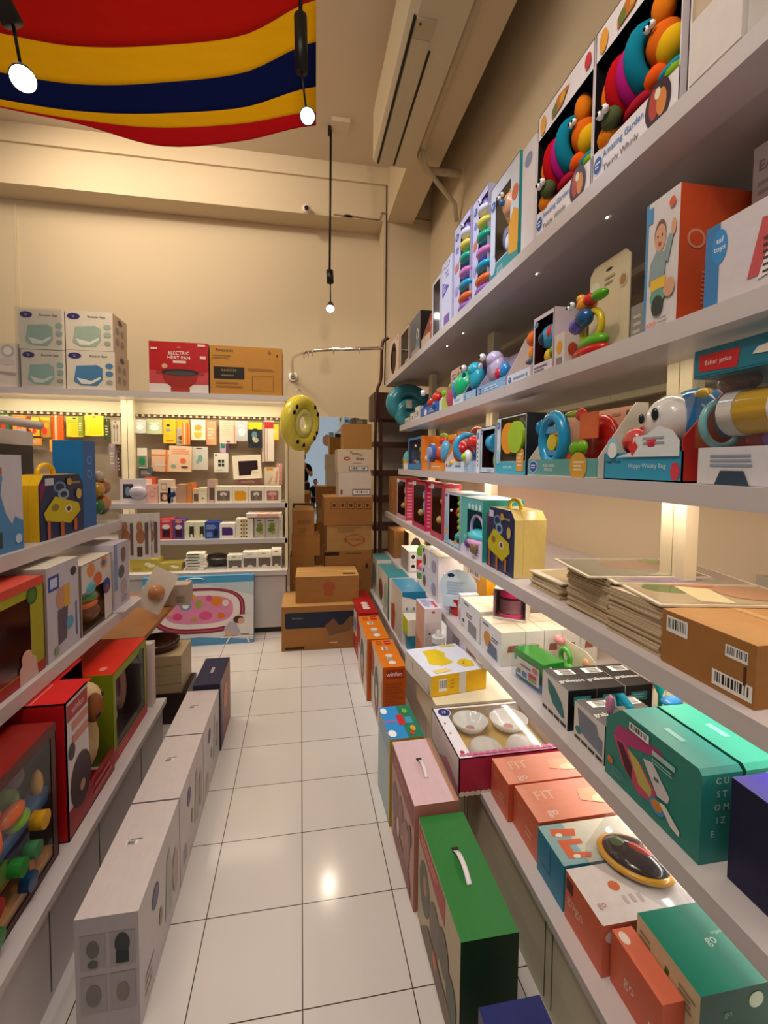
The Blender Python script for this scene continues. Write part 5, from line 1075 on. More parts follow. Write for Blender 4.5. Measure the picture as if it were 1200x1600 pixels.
def coral(label, a, b, x, h, d=.38, grp='coral boxes on the low counter'):
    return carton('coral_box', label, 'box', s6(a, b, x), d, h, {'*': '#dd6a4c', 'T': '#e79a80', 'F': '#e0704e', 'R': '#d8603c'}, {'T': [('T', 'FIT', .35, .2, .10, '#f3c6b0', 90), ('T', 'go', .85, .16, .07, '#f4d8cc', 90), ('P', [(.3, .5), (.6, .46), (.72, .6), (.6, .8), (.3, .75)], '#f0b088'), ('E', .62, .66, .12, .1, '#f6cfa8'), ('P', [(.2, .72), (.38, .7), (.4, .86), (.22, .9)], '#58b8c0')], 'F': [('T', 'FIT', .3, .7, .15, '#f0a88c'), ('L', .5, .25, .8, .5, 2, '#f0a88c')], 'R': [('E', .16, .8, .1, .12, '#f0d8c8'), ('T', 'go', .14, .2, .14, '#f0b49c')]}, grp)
coral('coral box with pale bottle print right beside the bowl set', 1.490, 1.352, .664, .128)
coral('coral box with pale bottle print beside the blue-sided box', 1.347, 1.187, .68, .128)
carton('blue_sided_box', 'blue-sided box with orange coil print and cream top', 'box', s6(1.18, 1.043, .672), .26, .125, {'*': '#2f8fb8', 'F': '#2d88ae', 'T': '#d9dccb', 'R': '#3a98bc'}, {'T': [('R', 0, 0, 1, .28, '#8fb8bc'), ('P', [(.12, .1), (.3, .08), (.36, .34), (.18, .38)], '#e0704a'), ('P', [(.42, .1), (.86, .1), (.9, .34), (.78, .38), (.74, .2), (.56, .2), (.56, .36), (.44, .36)], '#e0704a'), ('E', .3, .16, .05, .04, '#f2ead8'), ('E', .84, .2, .05, .04, '#f2ead8')], 'F': [('R', .5, .3, .52, .9, '#1c6a8c'), ('R', .2, .3, .52, .33, '#1c6a8c')]}, G6)
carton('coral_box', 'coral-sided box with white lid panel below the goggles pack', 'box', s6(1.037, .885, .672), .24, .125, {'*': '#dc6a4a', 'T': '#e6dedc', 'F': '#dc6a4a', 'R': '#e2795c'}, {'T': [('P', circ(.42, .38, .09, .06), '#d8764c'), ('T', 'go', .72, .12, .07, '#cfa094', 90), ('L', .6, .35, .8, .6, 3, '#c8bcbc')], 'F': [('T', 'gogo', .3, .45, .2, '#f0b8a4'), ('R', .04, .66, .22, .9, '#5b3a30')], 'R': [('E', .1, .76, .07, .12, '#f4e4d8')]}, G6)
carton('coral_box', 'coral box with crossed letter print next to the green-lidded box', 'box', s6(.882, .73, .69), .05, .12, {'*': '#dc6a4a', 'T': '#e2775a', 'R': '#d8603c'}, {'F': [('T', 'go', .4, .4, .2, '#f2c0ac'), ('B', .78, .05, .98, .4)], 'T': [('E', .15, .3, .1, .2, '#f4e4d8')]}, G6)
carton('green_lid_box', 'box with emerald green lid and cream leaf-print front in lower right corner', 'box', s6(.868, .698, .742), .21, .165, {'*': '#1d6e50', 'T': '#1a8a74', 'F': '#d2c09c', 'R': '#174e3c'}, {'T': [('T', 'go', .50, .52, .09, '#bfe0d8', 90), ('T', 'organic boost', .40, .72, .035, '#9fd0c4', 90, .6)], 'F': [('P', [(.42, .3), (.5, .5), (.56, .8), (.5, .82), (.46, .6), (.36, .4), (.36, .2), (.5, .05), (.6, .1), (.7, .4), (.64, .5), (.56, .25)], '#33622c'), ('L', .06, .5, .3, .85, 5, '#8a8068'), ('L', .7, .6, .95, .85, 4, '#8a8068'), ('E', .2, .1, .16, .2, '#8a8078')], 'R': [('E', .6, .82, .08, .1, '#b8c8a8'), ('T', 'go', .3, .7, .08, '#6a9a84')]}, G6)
# goggles-like sleeping mask pack in clear bag
t = thing('toy_pack', 'clear bag with glossy black, red and yellow oval toy on the white-lidded box', 'pack', (.86, 1.02, .4125), -.9, G6)
mb = MB(); mb.torus((0, 0, .014), .062, .008, M('#e0a41a', 'gloss'), 'z', 1.35, 26, 10); mb.build('yellow_rim', t)
mb = MB(); mb.ball((0, 0, .020), (.082, .060, .022), M('#1b1c26', 'gloss'), 20, 10); mb.build('black_body', t)
mb = MB(); mb.ball((.006, .006, .028), (.045, .024, .0165), M('#b8281e', 'gloss'), 16, 8); mb.build('red_band', t)
mb = MB(); mb.ball((-.04, .0, .033), (.024, .022, .009), M('#48663c', 'gloss')); mb.build('green_badge', t)
mb = MB(); mb.box(.02, .1, .02, .09, .040, .0415, '#ece4d2'); mb.art((.02, .02, .0415), (1, 0, 0), (0, 1, 0), (0, 0, 1), .08, .07, [('L', .1, .1, .9, .9, 5, '#8a8078')]); mb.build('header_card', t)
mb = MB(); mb.prism([(-.10, -.08), (.12, -.09), (.14, .07), (-.09, .09)], 'z', .0, .046, CLEAR); mb.build('plastic_bag', t)

# --- boxes on the floor along the right counter
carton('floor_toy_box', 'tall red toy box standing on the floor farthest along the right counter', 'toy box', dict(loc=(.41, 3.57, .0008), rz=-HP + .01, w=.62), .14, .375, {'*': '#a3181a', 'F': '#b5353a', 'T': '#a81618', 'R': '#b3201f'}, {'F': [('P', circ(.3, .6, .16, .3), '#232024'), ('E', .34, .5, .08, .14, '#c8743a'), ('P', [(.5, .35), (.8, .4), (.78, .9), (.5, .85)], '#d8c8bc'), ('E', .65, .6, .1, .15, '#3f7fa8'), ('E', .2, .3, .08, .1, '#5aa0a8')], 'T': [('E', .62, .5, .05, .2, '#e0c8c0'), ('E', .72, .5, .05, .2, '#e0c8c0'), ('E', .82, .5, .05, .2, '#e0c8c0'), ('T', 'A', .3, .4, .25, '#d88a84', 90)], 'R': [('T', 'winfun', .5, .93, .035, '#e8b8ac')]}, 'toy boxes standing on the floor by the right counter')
def orange_box(label, ya, yb, x, dd, near):
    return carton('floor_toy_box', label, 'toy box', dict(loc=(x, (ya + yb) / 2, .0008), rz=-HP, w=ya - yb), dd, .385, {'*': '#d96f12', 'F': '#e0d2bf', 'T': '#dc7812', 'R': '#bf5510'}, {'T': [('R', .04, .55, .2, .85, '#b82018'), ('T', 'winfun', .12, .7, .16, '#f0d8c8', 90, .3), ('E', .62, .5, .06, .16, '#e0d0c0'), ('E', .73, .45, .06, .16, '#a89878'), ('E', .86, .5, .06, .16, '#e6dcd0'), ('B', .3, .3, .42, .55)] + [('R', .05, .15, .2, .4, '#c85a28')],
        'F': [('P', circ(.5, .45, .2, .36), '#4e5a60'), ('P', [(.4, .1), (.62, .06), (.66, .34), (.5, .4), (.4, .3)], '#8f1c14'), ('E', .5, .42, .08, .12, '#dcd6c0'), ('E', .56, .3, .06, .06, '#d8a030'), ('P', [(.74, .3), (.96, .3), (.96, .8), (.78, .7)], '#dcc0a8'), ('E', .2, .75, .1, .12, '#b04a34'), ('P', [(.03, .55), (.2, .5), (.2, .9), (.03, .95)], '#b8453a')],
        'R': [('R', .16, .84, .9, .96, '#a8321c'), ('T', 'winfun', .5, .9, .06, '#f6e4da', 0, .72)] + [('L', .1, .2, .9, .78, 14, '#a84a10')]}, 'toy boxes standing on the floor by the right counter')
orange_box('orange toy box with oval window on the floor, farther of two', 3.17, 2.73, .395, .14, 0)
orange_box('orange toy box with oval window on the floor, nearer of two', 2.715, 2.33, .42, .125, 1)
def hnd(r, w, d, h):
    mb = MB()
    pts = smooth([(-w * .14, d * .5, h - .001), (-w * .06, d * .5, h + .014), (w * .06, d * .5, h + .016), (w * .15, d * .5, h + .001)], 5)
    vs = []
    for p in pts: vs += [(p.x, p.y - .007, p.z), (p.x, p.y + .007, p.z)]
    mb.add(vs, [[2 * i, 2 * i + 1, 2 * i + 3, 2 * i + 2] for i in range(len(pts) - 1)], M('#e9e4ec', 'plastic'), True)
    o = mb.build('carry_handle', r); m = o.modifiers.new('th', 'SOLIDIFY'); m.thickness = .0015
    mb = MB(); mb.box(-w * .17, -w * .12, d * .5 - .01, d * .5 + .01, h, h + .0008, '#231c1c'); mb.build('handle_slot', r)
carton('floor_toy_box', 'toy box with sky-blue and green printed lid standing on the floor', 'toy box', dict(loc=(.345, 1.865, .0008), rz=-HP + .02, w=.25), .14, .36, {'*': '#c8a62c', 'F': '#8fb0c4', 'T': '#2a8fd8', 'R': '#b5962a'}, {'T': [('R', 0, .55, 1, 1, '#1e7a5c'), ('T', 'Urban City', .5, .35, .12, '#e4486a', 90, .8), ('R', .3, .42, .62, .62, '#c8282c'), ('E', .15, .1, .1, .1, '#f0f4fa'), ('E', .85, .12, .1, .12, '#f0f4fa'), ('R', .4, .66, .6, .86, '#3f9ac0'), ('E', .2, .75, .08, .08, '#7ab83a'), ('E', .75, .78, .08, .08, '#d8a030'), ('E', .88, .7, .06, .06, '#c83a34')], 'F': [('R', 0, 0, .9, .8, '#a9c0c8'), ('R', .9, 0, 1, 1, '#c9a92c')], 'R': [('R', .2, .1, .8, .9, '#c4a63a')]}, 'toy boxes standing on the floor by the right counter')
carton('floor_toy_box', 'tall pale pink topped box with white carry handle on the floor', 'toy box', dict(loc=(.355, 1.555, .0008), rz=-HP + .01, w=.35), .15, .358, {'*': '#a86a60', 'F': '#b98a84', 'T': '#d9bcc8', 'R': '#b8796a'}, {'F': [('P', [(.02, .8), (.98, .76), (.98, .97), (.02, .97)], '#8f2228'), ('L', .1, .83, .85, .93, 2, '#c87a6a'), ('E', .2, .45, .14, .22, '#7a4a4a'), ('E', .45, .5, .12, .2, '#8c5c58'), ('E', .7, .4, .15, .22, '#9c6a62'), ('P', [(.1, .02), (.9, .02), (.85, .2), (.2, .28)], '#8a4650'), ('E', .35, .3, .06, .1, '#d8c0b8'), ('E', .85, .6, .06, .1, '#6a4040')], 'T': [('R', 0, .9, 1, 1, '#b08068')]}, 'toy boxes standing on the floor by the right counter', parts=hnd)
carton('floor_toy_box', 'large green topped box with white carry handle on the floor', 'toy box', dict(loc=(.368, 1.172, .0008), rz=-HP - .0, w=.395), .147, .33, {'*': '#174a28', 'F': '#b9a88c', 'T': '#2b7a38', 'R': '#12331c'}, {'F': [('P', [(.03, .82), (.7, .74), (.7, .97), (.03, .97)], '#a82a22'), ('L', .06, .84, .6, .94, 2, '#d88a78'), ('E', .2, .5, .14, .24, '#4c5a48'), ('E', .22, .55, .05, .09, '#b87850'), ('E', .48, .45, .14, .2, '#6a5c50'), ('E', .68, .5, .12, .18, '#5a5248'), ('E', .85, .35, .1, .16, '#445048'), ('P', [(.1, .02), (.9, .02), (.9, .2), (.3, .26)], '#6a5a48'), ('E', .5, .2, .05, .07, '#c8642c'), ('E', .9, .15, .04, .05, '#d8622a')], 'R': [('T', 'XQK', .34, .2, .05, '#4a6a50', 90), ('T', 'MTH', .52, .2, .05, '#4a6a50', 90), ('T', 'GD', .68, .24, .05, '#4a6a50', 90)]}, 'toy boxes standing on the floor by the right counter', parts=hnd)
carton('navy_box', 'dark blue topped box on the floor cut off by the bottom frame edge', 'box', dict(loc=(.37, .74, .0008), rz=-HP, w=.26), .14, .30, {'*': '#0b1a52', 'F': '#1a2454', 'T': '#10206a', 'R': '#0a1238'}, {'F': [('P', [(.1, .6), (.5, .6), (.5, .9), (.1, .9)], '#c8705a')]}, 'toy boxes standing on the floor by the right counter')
PACKS = [
 (-1.356, 1.698, 0.090, 0.120, 'foil_pack', 'pack', 'clear white pouch pack nearest the post on the top hook row', '#c9ccc4', 'foil'),
 (-1.250, 1.695, 0.128, 0.131, 'foil_pack', 'pack', 'clear green-tinted pouch pack on the top hook row', '#bfc69a', 'foil'),
 (-1.133, 1.619, 0.102, 0.210, 'bib_pack', 'pack', 'yellow bib pack with dark spots on the top hook row', '#efc52c', 'spots'),
 (-1.035, 1.604, 0.108, 0.227, 'bib_pack', 'pack', 'yellow-topped grey pack overlapping the yellow bib pack', '#d8cbb4', 'ytop'),
 (-0.987, 1.610, 0.067, 0.184, 'bib_pack', 'pack', 'orange striped card beside the yellow-topped pack', '#e8843a', 'stripe'),
 (-0.890, 1.651, 0.121, 0.178, 'teether_card', 'pack', 'white rounded card with yellow half-moon cup picture', '#f0e8cc', 'moon'),
 (-0.785, 1.613, 0.085, 0.214, 'bib_pack', 'pack', 'peach orange bib pack right of the moon cup card', '#eaa878', 'plain'),
 (-0.646, 1.627, 0.146, 0.208, 'towel_pack', 'pack', 'large cream pink towel pack on the top hook row', '#f2dcc4', 'towel'),
 (-0.517, 1.646, 0.098, 0.182, 'foil_pack', 'pack', 'frosted pale blue bag on the top hook row', '#b9bcc0', 'foil'),
 (-0.405, 1.591, 0.121, 0.228, 'spare_part_pack', 'pack', 'black round holder on yellow card with metal bits', '#2a2e34', 'round'),
 (-0.339, 1.463, 0.021, 0.336, 'brush_pack', 'pack', 'thin pale pink card behind the red-topped pack', '#e2c4b0', 'plain'),
 (-0.284, 1.470, 0.083, 0.375, 'brush_pack', 'pack', 'tall narrow white pack with red header', '#eee2da', 'redtop'),
 (-0.220, 1.663, 0.045, 0.138, 'bib_pack', 'pack', 'small yellow pack at the right end of the top hook row', '#e8cc2c', 'plain'),
 (-1.353, 1.398, 0.075, 0.177, 'pacifier_card', 'pack', 'white card with green pacifier on second hook row', '#ece6d8', 'green'),
 (-1.335, 1.314, 0.108, 0.095, 'pouch_pack', 'pack', 'blue-grey pouch below the green pacifier card', '#5e6b78', 'plain'),
 (-1.210, 1.371, 0.176, 0.194, 'diaper_pack', 'pack', 'soft orange-ribboned cream pack on the second hook row', '#f0ccaa', 'ribbon'),
 (-1.038, 1.372, 0.184, 0.224, 'diaper_pack', 'pack', 'square cream pack with orange badge on second hook row', '#efcfae', 'badge'),
 (-0.883, 1.390, 0.143, 0.203, 'clip_card', 'pack', 'pale grey card with teal clip on second hook row', '#d8d6cc', 'clip'),
 (-0.704, 1.368, 0.124, 0.171, 'clip_card', 'pack', 'white card with four dark pictures on the second hook row', '#f0ece2', 'dark4'),
 (-0.681, 1.546, 0.070, 0.079, 'small_pack', 'pack', 'small teal and lilac pack above the four-picture card', '#c9b4c4', 'teal'),
 (-0.468, 1.312, 0.245, 0.212, 'cloth_box', 'box', 'white frame box with dark maroon window, tilted on its hook', '#f4ecd8', 'maroon'),
 (-0.459, 1.265, 0.201, 0.046, 'cloth_box', 'box', 'dusty pink flat box below the maroon window box', '#b8707a', 'plain'),
 (-0.263, 1.253, 0.130, 0.164, 'cutlery_pack', 'pack', 'yellow-headed pack with pink utensils at right of the rack', '#f2e2cc', 'utens'),
 (-0.195, 1.253, 0.051, 0.200, 'cutlery_pack', 'pack', 'pink and white utensil pack at the right rack edge', '#e8a8a0', 'plain'),
 (-2.476, 1.602, 0.067, 0.229, 'snack_pouch', 'pack', 'green pouch cut by the left frame edge', '#3f7a34', 'snack'),
 (-2.401, 1.688, 0.075, 0.156, 'snack_pouch', 'pack', 'dark green pouch with red fruit at the far left', '#2f6a3c', 'snack'),
 (-2.304, 1.685, 0.099, 0.151, 'snack_pouch', 'pack', 'orange card with pink starfish picture on the left bay', '#ef9a3a', 'star'),
 (-2.226, 1.680, 0.057, 0.148, 'snack_pouch', 'pack', 'dull red pouch beside the starfish card', '#b8452c', 'plain'),
 (-2.160, 1.660, 0.058, 0.159, 'snack_pouch', 'pack', 'yellow banana print pouch on the left bay', '#e6b02a', 'snack'),
 (-2.095, 1.651, 0.072, 0.180, 'snack_pouch', 'pack', 'green and orange angled pouch on the left bay', '#b9862c', 'snack'),
 (-2.018, 1.636, 0.083, 0.202, 'snack_pouch', 'pack', 'bright orange pouch fan on the left bay', '#ee641c', 'stripe'),
 (-1.899, 1.661, 0.133, 0.174, 'snack_pouch', 'pack', 'lime yellow pouch with hang hole, left of two', '#ecdf3a', 'lime'),
 (-1.819, 1.672, 0.031, 0.156, 'snack_pouch', 'pack', 'olive green sliver pouch between the lime pouches', '#8a9a2c', 'plain'),
 (-1.726, 1.670, 0.146, 0.175, 'snack_pouch', 'pack', 'lime yellow pouch with hang hole, right of two', '#ecdf3a', 'lime'),
 (-1.637, 1.637, 0.036, 0.185, 'snack_pouch', 'pack', 'dark green pouch right of the lime pouches', '#4a5a24', 'plain'),
 (-2.304, 1.605, 0.066, 0.041, 'snack_pouch', 'pack', 'orange card top on the lower left hook row', '#eea02c', 'plain'),
 (-2.162, 1.586, 0.085, 0.057, 'snack_pouch', 'pack', 'amber card on the lower left hook row', '#ec9c34', 'plain'),
 (-2.012, 1.534, 0.114, 0.101, 'snack_pouch', 'pack', 'orange and green card with blue bottle on the lower left hook row', '#eaa23a', 'bottle'),
 (-2.242, 1.595, 0.056, 0.047, 'snack_pouch', 'pack', 'small green pouch on the lower left hook row', '#6f8a3a', 'plain'),
 (-1.577, 1.606, 0.077, 0.206, 'spoon_pack', 'pack', 'white card with two taupe spoons beside the rack post', '#d8ccb8', 'spoons'),
 (-1.581, 1.380, 0.046, 0.225, 'spoon_pack', 'pack', 'narrow dusty lilac pack below the spoon card', '#a89498', 'plain'),
 (-1.539, 1.324, 0.021, 0.238, 'spoon_pack', 'pack', 'narrow dark and white pack right of the lilac pack', '#5a4450', 'plain'),
]
RACKED = [
 (-1.452, -1.249, 1.115, 0.197, 'toy_box', 'white box with clear bubble and figures beside the rack post', '#e6dde2', 'bubble'),
 (-1.312, -1.224, 1.116, 0.212, 'toy_box', 'red box standing behind the clear bubble box', '#d05a3a', 'behind'),
 (-1.249, -1.161, 1.115, 0.149, 'bottle_box', 'pink bottle box with outline drawing on the upper rack shelf', '#f0bcae', 'pink'),
 (-1.160, -1.061, 1.115, 0.192, 'pacifier_box', 'white box with two stacked cup windows', '#efdcc8', 'two'),
 (-1.087, -1.017, 1.115, 0.128, 'pacifier_box', 'small box with dark blue butterfly shape', '#d8c8c0', 'blue'),
 (-1.017, -0.937, 1.115, 0.155, 'bottle_box', 'brownish clear bottle box beside the butterfly box', '#c89a7c', 'plain'),
 (-0.936, -0.891, 1.115, 0.166, 'bottle_box', 'bright orange clear box on the upper rack shelf', '#e88a3a', 'plain'),
 (-0.897, -0.841, 1.115, 0.117, 'bottle_box', 'box with dark window left of the plain cream box', '#e8c8a0', 'win'),
 (-0.846, -0.775, 1.115, 0.128, 'charger_box', 'plain cream box with one black dot', '#f2e8c6', 'dot'),
 (-0.774, -0.712, 1.115, 0.198, 'bottle_box', 'tall grey-window box right of the dotted cream box', '#d8b8a8', 'win'),
 (-0.718, -0.573, 1.115, 0.139, 'cloche_box', 'white window box with grey mushroom lamp, left of two', '#f6efdc', 'mush_g'),
 (-0.573, -0.442, 1.115, 0.139, 'cloche_box', 'white window box with solid orange-yellow panel', '#f6efdc', 'yel'),
 (-0.442, -0.310, 1.115, 0.139, 'cloche_box', 'white window box with grey mushroom lamp, right of two', '#f6efdc', 'mush_g'),
 (-0.310, -0.170, 1.115, 0.139, 'cloche_box', 'white window box with pink mushroom lamp', '#f6efdc', 'mush_p'),
 (-1.250, -1.156, 0.812, 0.150, 'cloth_box', 'low pale mint box at left of the lower rack shelf', '#d8dcc8', 'plain'),
 (-1.156, -1.051, 0.812, 0.170, 'bottle_box', 'box with crimson bottle on the lower rack shelf', '#c84a52', 'bottle_r'),
 (-1.051, -0.961, 0.812, 0.163, 'bottle_box', 'box with purple bottle on the lower rack shelf', '#6a4a90', 'bottle_r'),
 (-0.961, -0.880, 0.812, 0.141, 'cup_box', 'pale green box with dark opening, left of two', '#dde0c4', 'dark'),
 (-0.880, -0.798, 0.812, 0.140, 'cup_box', 'pale green box with dark opening, right of two', '#dde0c4', 'dark'),
 (-0.798, -0.680, 0.812, 0.138, 'cup_box', 'royal blue printed box on the lower rack shelf', '#2c4a9c', 'blue2'),
 (-0.680, -0.550, 0.812, 0.126, 'cloche_box', 'white window box with violet panel on lower rack shelf', '#eee8e2', 'vio'),
 (-0.396, -0.300, 0.812, 0.172, 'dino_box', 'grey box with green dinosaur picture, left of two', '#c4bcae', 'dino'),
 (-0.300, -0.193, 0.812, 0.170, 'dino_box', 'grey box with green dinosaur picture, right of two', '#c4bcae', 'dino'),
 (-0.193, -0.155, 0.812, 0.186, 'dino_box', 'pale narrow box at the right end of the lower rack shelf', '#d8d0c0', 'plain'),
 (-1.388, -1.166, 0.545, 0.104, 'gift_box', 'gold box with two white circles, left of two', '#c0ae4c', 'gold'),
 (-1.167, -0.986, 0.545, 0.066, 'gift_box', 'gold box with two white circles, right of two', '#b8a850', 'gold'),
 (-0.620, -0.494, 0.545, 0.122, 'bottle_box', 'clear-fronted white-capped box, leftmost on the rack base', '#f0e8da', 'cap'),
 (-0.494, -0.371, 0.545, 0.146, 'bottle_box', 'clear-fronted white-capped box beside the leftmost one', '#f0e8da', 'cap'),
 (-0.371, -0.253, 0.545, 0.149, 'bottle_box', 'clear-fronted white-capped box third on the rack base', '#f0e8da', 'cap'),
 (-0.253, -0.166, 0.545, 0.169, 'bottle_box', 'slim tall white box at the right end of the rack base', '#f4ecdc', 'cap'),
]
def pack_art(st, c):
    A = {'foil': [('E', .5, .45, .3, .2, '#e8ece4'), ('R', .2, .7, .8, .78, '#dfe4e0')], 'spots': [('E', .4, .75, .14, .06, '#3a3a34'), ('E', .4, .55, .2, .06, '#8d9aa4'), ('L', .2, .05, .9, .15, 1, '#c8702c')],
         'ytop': [('R', 0, .7, 1, 1, '#f0c42c'), ('E', .4, .3, .2, .08, '#6a5c28'), ('E', .4, .12, .2, .06, '#8a8c90')], 'stripe': [('R', .25, 0, .45, 1, '#f6c49c'), ('R', .7, 0, .8, 1, '#c85a24')],
         'moon': [('R', .08, .06, .92, .94, '#f6f0da'), ('E', .5, .35, .3, .28, '#e8bc4c'), ('R', .2, .38, .8, .44, '#fbf6e4'), ('E', .5, .62, .26, .14, '#c8a040')], 'towel': [('L', .15, .3, .8, .9, 7, '#f0c8a8'), ('E', .5, .08, .12, .04, '#8a5a4a'), ('R', .84, .05, .9, .95, '#e89468')],
         'round': [('R', 0, .72, 1, 1, '#e6cf1c'), ('P', circ(.5, .4, .5, .36), '#22282e'), ('E', .45, .5, .2, .14, '#5d8094'), ('E', .55, .3, .2, .1, '#a8a494'), ('E', .4, .35, .1, .08, '#c8b88c')],
         'redtop': [('R', 0, .8, 1, .96, '#c82c24'), ('R', .3, .05, .9, .76, '#f6ece2'), ('R', .28, .02, .32, .8, '#a8433a')], 'green': [('R', 0, 0, 1, .62, '#7a8f74'), ('E', .5, .35, .34, .2, '#2f8a5a'), ('R', .15, .02, .85, .06, '#ece6d8')],
         'ribbon': [('R', 0, .7, 1, .78, '#ee8a44'), ('R', .66, 0, .76, 1, '#ee8a44'), ('E', .4, .3, .3, .06, '#e8dcc8')], 'badge': [('L', .1, .66, .9, .9, 3, '#ee9a64'), ('E', .62, .42, .14, .11, '#ee7a50'), ('E', .2, .2, .12, .08, '#8aa89a'), ('E', .7, .18, .16, .05, '#5c5440')],
         'clip': [('E', .5, .92, .2, .03, '#5a5650'), ('E', .55, .5, .14, .16, '#7fb0aa'), ('E', .4, .35, .1, .1, '#9ab8b4')], 'dark4': [('R', .3, .3, .48, .46, '#2c3a30'), ('R', .54, .3, .72, .46, '#3f4a3c'), ('R', .3, .5, .48, .66, '#2c3a30'), ('R', .54, .5, .72, .66, '#4c5a48'), ('L', .15, .08, .85, .14, 1, '#9a948a'), ('E', .15, .9, .07, .05, '#4a4a4a')],
         'teal': [('R', .1, .5, .6, 1, '#2c8a80'), ('R', .7, .0, 1, 1, '#5c4468')], 'maroon': [('P', [(.2, .14), (.62, .16), (.66, .34), (.88, .38), (.88, .76), (.2, .76)], '#2c1420'), ('L', .7, .2, .9, .3, 2, '#c8bca8')],
         'utens': [('R', .15, .82, .6, .95, '#eaa41c'), ('P', [(.2, .1), (.5, .5), (.6, .45), (.35, .05)], '#d8c0a8'), ('P', [(.7, .1), (.82, .8), (.95, .8), (.85, .1)], '#e8a09c')], 'snack': [('E', .4, .3, .25, .18, '#d83a2c'), ('R', .0, .8, 1, .92, '#e6c83a'), ('E', .6, .55, .25, .12, '#e89a2c')],
         'star': [('P', [(.5, .82), (.58, .6), (.8, .56), (.62, .42), (.68, .18), (.5, .34), (.3, .2), (.38, .44), (.22, .58), (.42, .62)], '#e8486a'), ('R', 0, 0, 1, .2, '#8fb4d0')], 'lime': [('E', .5, .92, .12, .03, '#4a4420'), ('P', [(.2, .1), (.9, .1), (.9, .6), (.3, .7)], '#f2d41c'), ('L', .1, .68, .9, .86, 2, '#b8c83a')],
         'bottle': [('R', .6, 0, 1, 1, '#7a9a3c'), ('E', .5, .4, .2, .25, '#3c6ab0')], 'spoons': [('P', circ(.36, .72, .12, .1), '#8f7c6c'), ('R', .32, .1, .40, .7, '#8f7c6c'), ('P', circ(.66, .72, .12, .1), '#8f7c6c'), ('R', .62, .1, .70, .7, '#8f7c6c'), ('E', .5, .93, .1, .02, '#3f3830')], 'plain': [('E', .5, .92, .1, .03, '#e9e2d4'), ('L', .15, .2, .85, .7, 4, '#e4d8c4')]}
    return A.get(st, [])
hook0 = None
for i, (cx, z0, w, h, n, c, l, col, st) in enumerate(PACKS):
    y = 4.285 + .027 * (i % 4)
    if st == 'behind': y += .03
    t = thing(n, l, c, (cx, y, z0), 0, 'packs hung on the pegboard')
    d = .018
    tilt = {'cloth_box': -.06, 'diaper_pack': .03}.get(n, 0)
    t.rotation_euler = (0, tilt, 0)
    mb = MB()
    if st in ('foil', 'ribbon', 'snack', 'lime'):
        mb.prism([(-w / 2, .004), (0, 0), (w / 2, .004), (w / 2 * .96, h * .5), (w / 2, h - .003), (0, h), (-w / 2, h - .003), (-w / 2 * .96, h * .5)], 'y', 0, d, M(col, 'satin'))
    else:
        mb.box(-w / 2, w / 2, 0, d, 0, h, col)
    mb.art((-w / 2, 0, 0), (1, 0, 0), (0, 0, 1), (0, -1, 0), w, h, pack_art(st, col))
    mb.build('pack_body', t)
    mb = MB(); mb.tube([(0, -.012, h - .006), (0, -.008, h - .012), (0, 4.438 - y, h - .012)], .0022, CHROME, 5); mb.build('peg_hook', t)

def rack_art(st, col):
    return {'bubble': [('R', .12, .2, .5, .8, '#3c3846'), ('E', .3, .5, .1, .2, '#7c9ab0')], 'pink': [('E', .5, .5, .25, .18, '#e0948c'), ('E', .5, .5, .2, .13, col), ('E', .75, .8, .08, .05, '#e07a6a')], 'two': [('R', .2, .55, .7, .85, '#d8a070'), ('R', .28, .6, .62, .8, '#efe4cc'), ('R', .15, .08, .8, .45, '#5c4438'), ('E', .5, .25, .2, .14, '#e8c4a4')],
            'blue': [('P', [(.05, .5), (.3, .75), (.5, .65), (.8, .8), (.95, .5), (.6, .35), (.5, .4), (.3, .3)], '#24345c'), ('R', .4, .05, .6, .3, '#24345c')], 'win': [('R', .25, .12, .9, .65, '#6a5a50')], 'dot': [('E', .5, .3, .1, .05, '#241c16'), ('L', .2, .75, .8, .82, 1, '#cfc4a0')],
            'mush_g': [('R', .14, .12, .86, .72, '#77675a'), ('E', .5, .52, .2, .12, '#e4dcd4'), ('R', .45, .16, .56, .5, '#8f8074')], 'mush_p': [('R', .14, .12, .86, .72, '#a87064'), ('E', .5, .54, .26, .13, '#eeb0ac'), ('R', .42, .16, .58, .5, '#e0908e')], 'yel': [('P', [(.14, .12), (.86, .12), (.86, .62), (.7, .72), (.14, .72)], '#f0a818')],
            'bottle_r': [('E', .5, .62, .3, .12, '#e8dcdc'), ('R', .2, .1, .8, .5, '#3a1c30'), ('E', .5, .9, .3, .08, '#e8888c')], 'dark': [('R', .5, .12, .95, .75, '#3a342c'), ('E', .7, .2, .12, .1, '#e8e4d4')], 'blue2': [('L', .1, .55, .8, .85, 3, '#9ab4e8'), ('R', .1, .1, .5, .4, '#6a8cc8'), ('E', .75, .35, .16, .25, '#141c38')],
            'vio': [('P', [(.15, .2), (.85, .2), (.85, .6), (.72, .74), (.15, .74)], '#4c3276')], 'dino': [('E', .5, .6, .25, .16, '#7c8c3c'), ('E', .45, .4, .3, .14, '#6c8034'), ('L', .2, .8, .8, .9, 1, '#3c3c3c'), ('E', .6, .25, .16, .08, '#a89c44')], 'gold': [('E', .62, .62, .12, .12, '#f0e8c8'), ('E', .74, .48, .14, .14, '#f0e8c8'), ('L', .1, .1, .5, .3, 2, '#9a8c34')],
            'cap': [('R', .06, .1, .94, .62, '#6b5f56'), ('E', .5, .12, .2, .1, '#e8dccc'), ('L', .3, .8, .7, .9, 1, '#6a6258')], 'plain': [('L', .2, .3, .8, .8, 4, '#b8a890')]}.get(st, [])
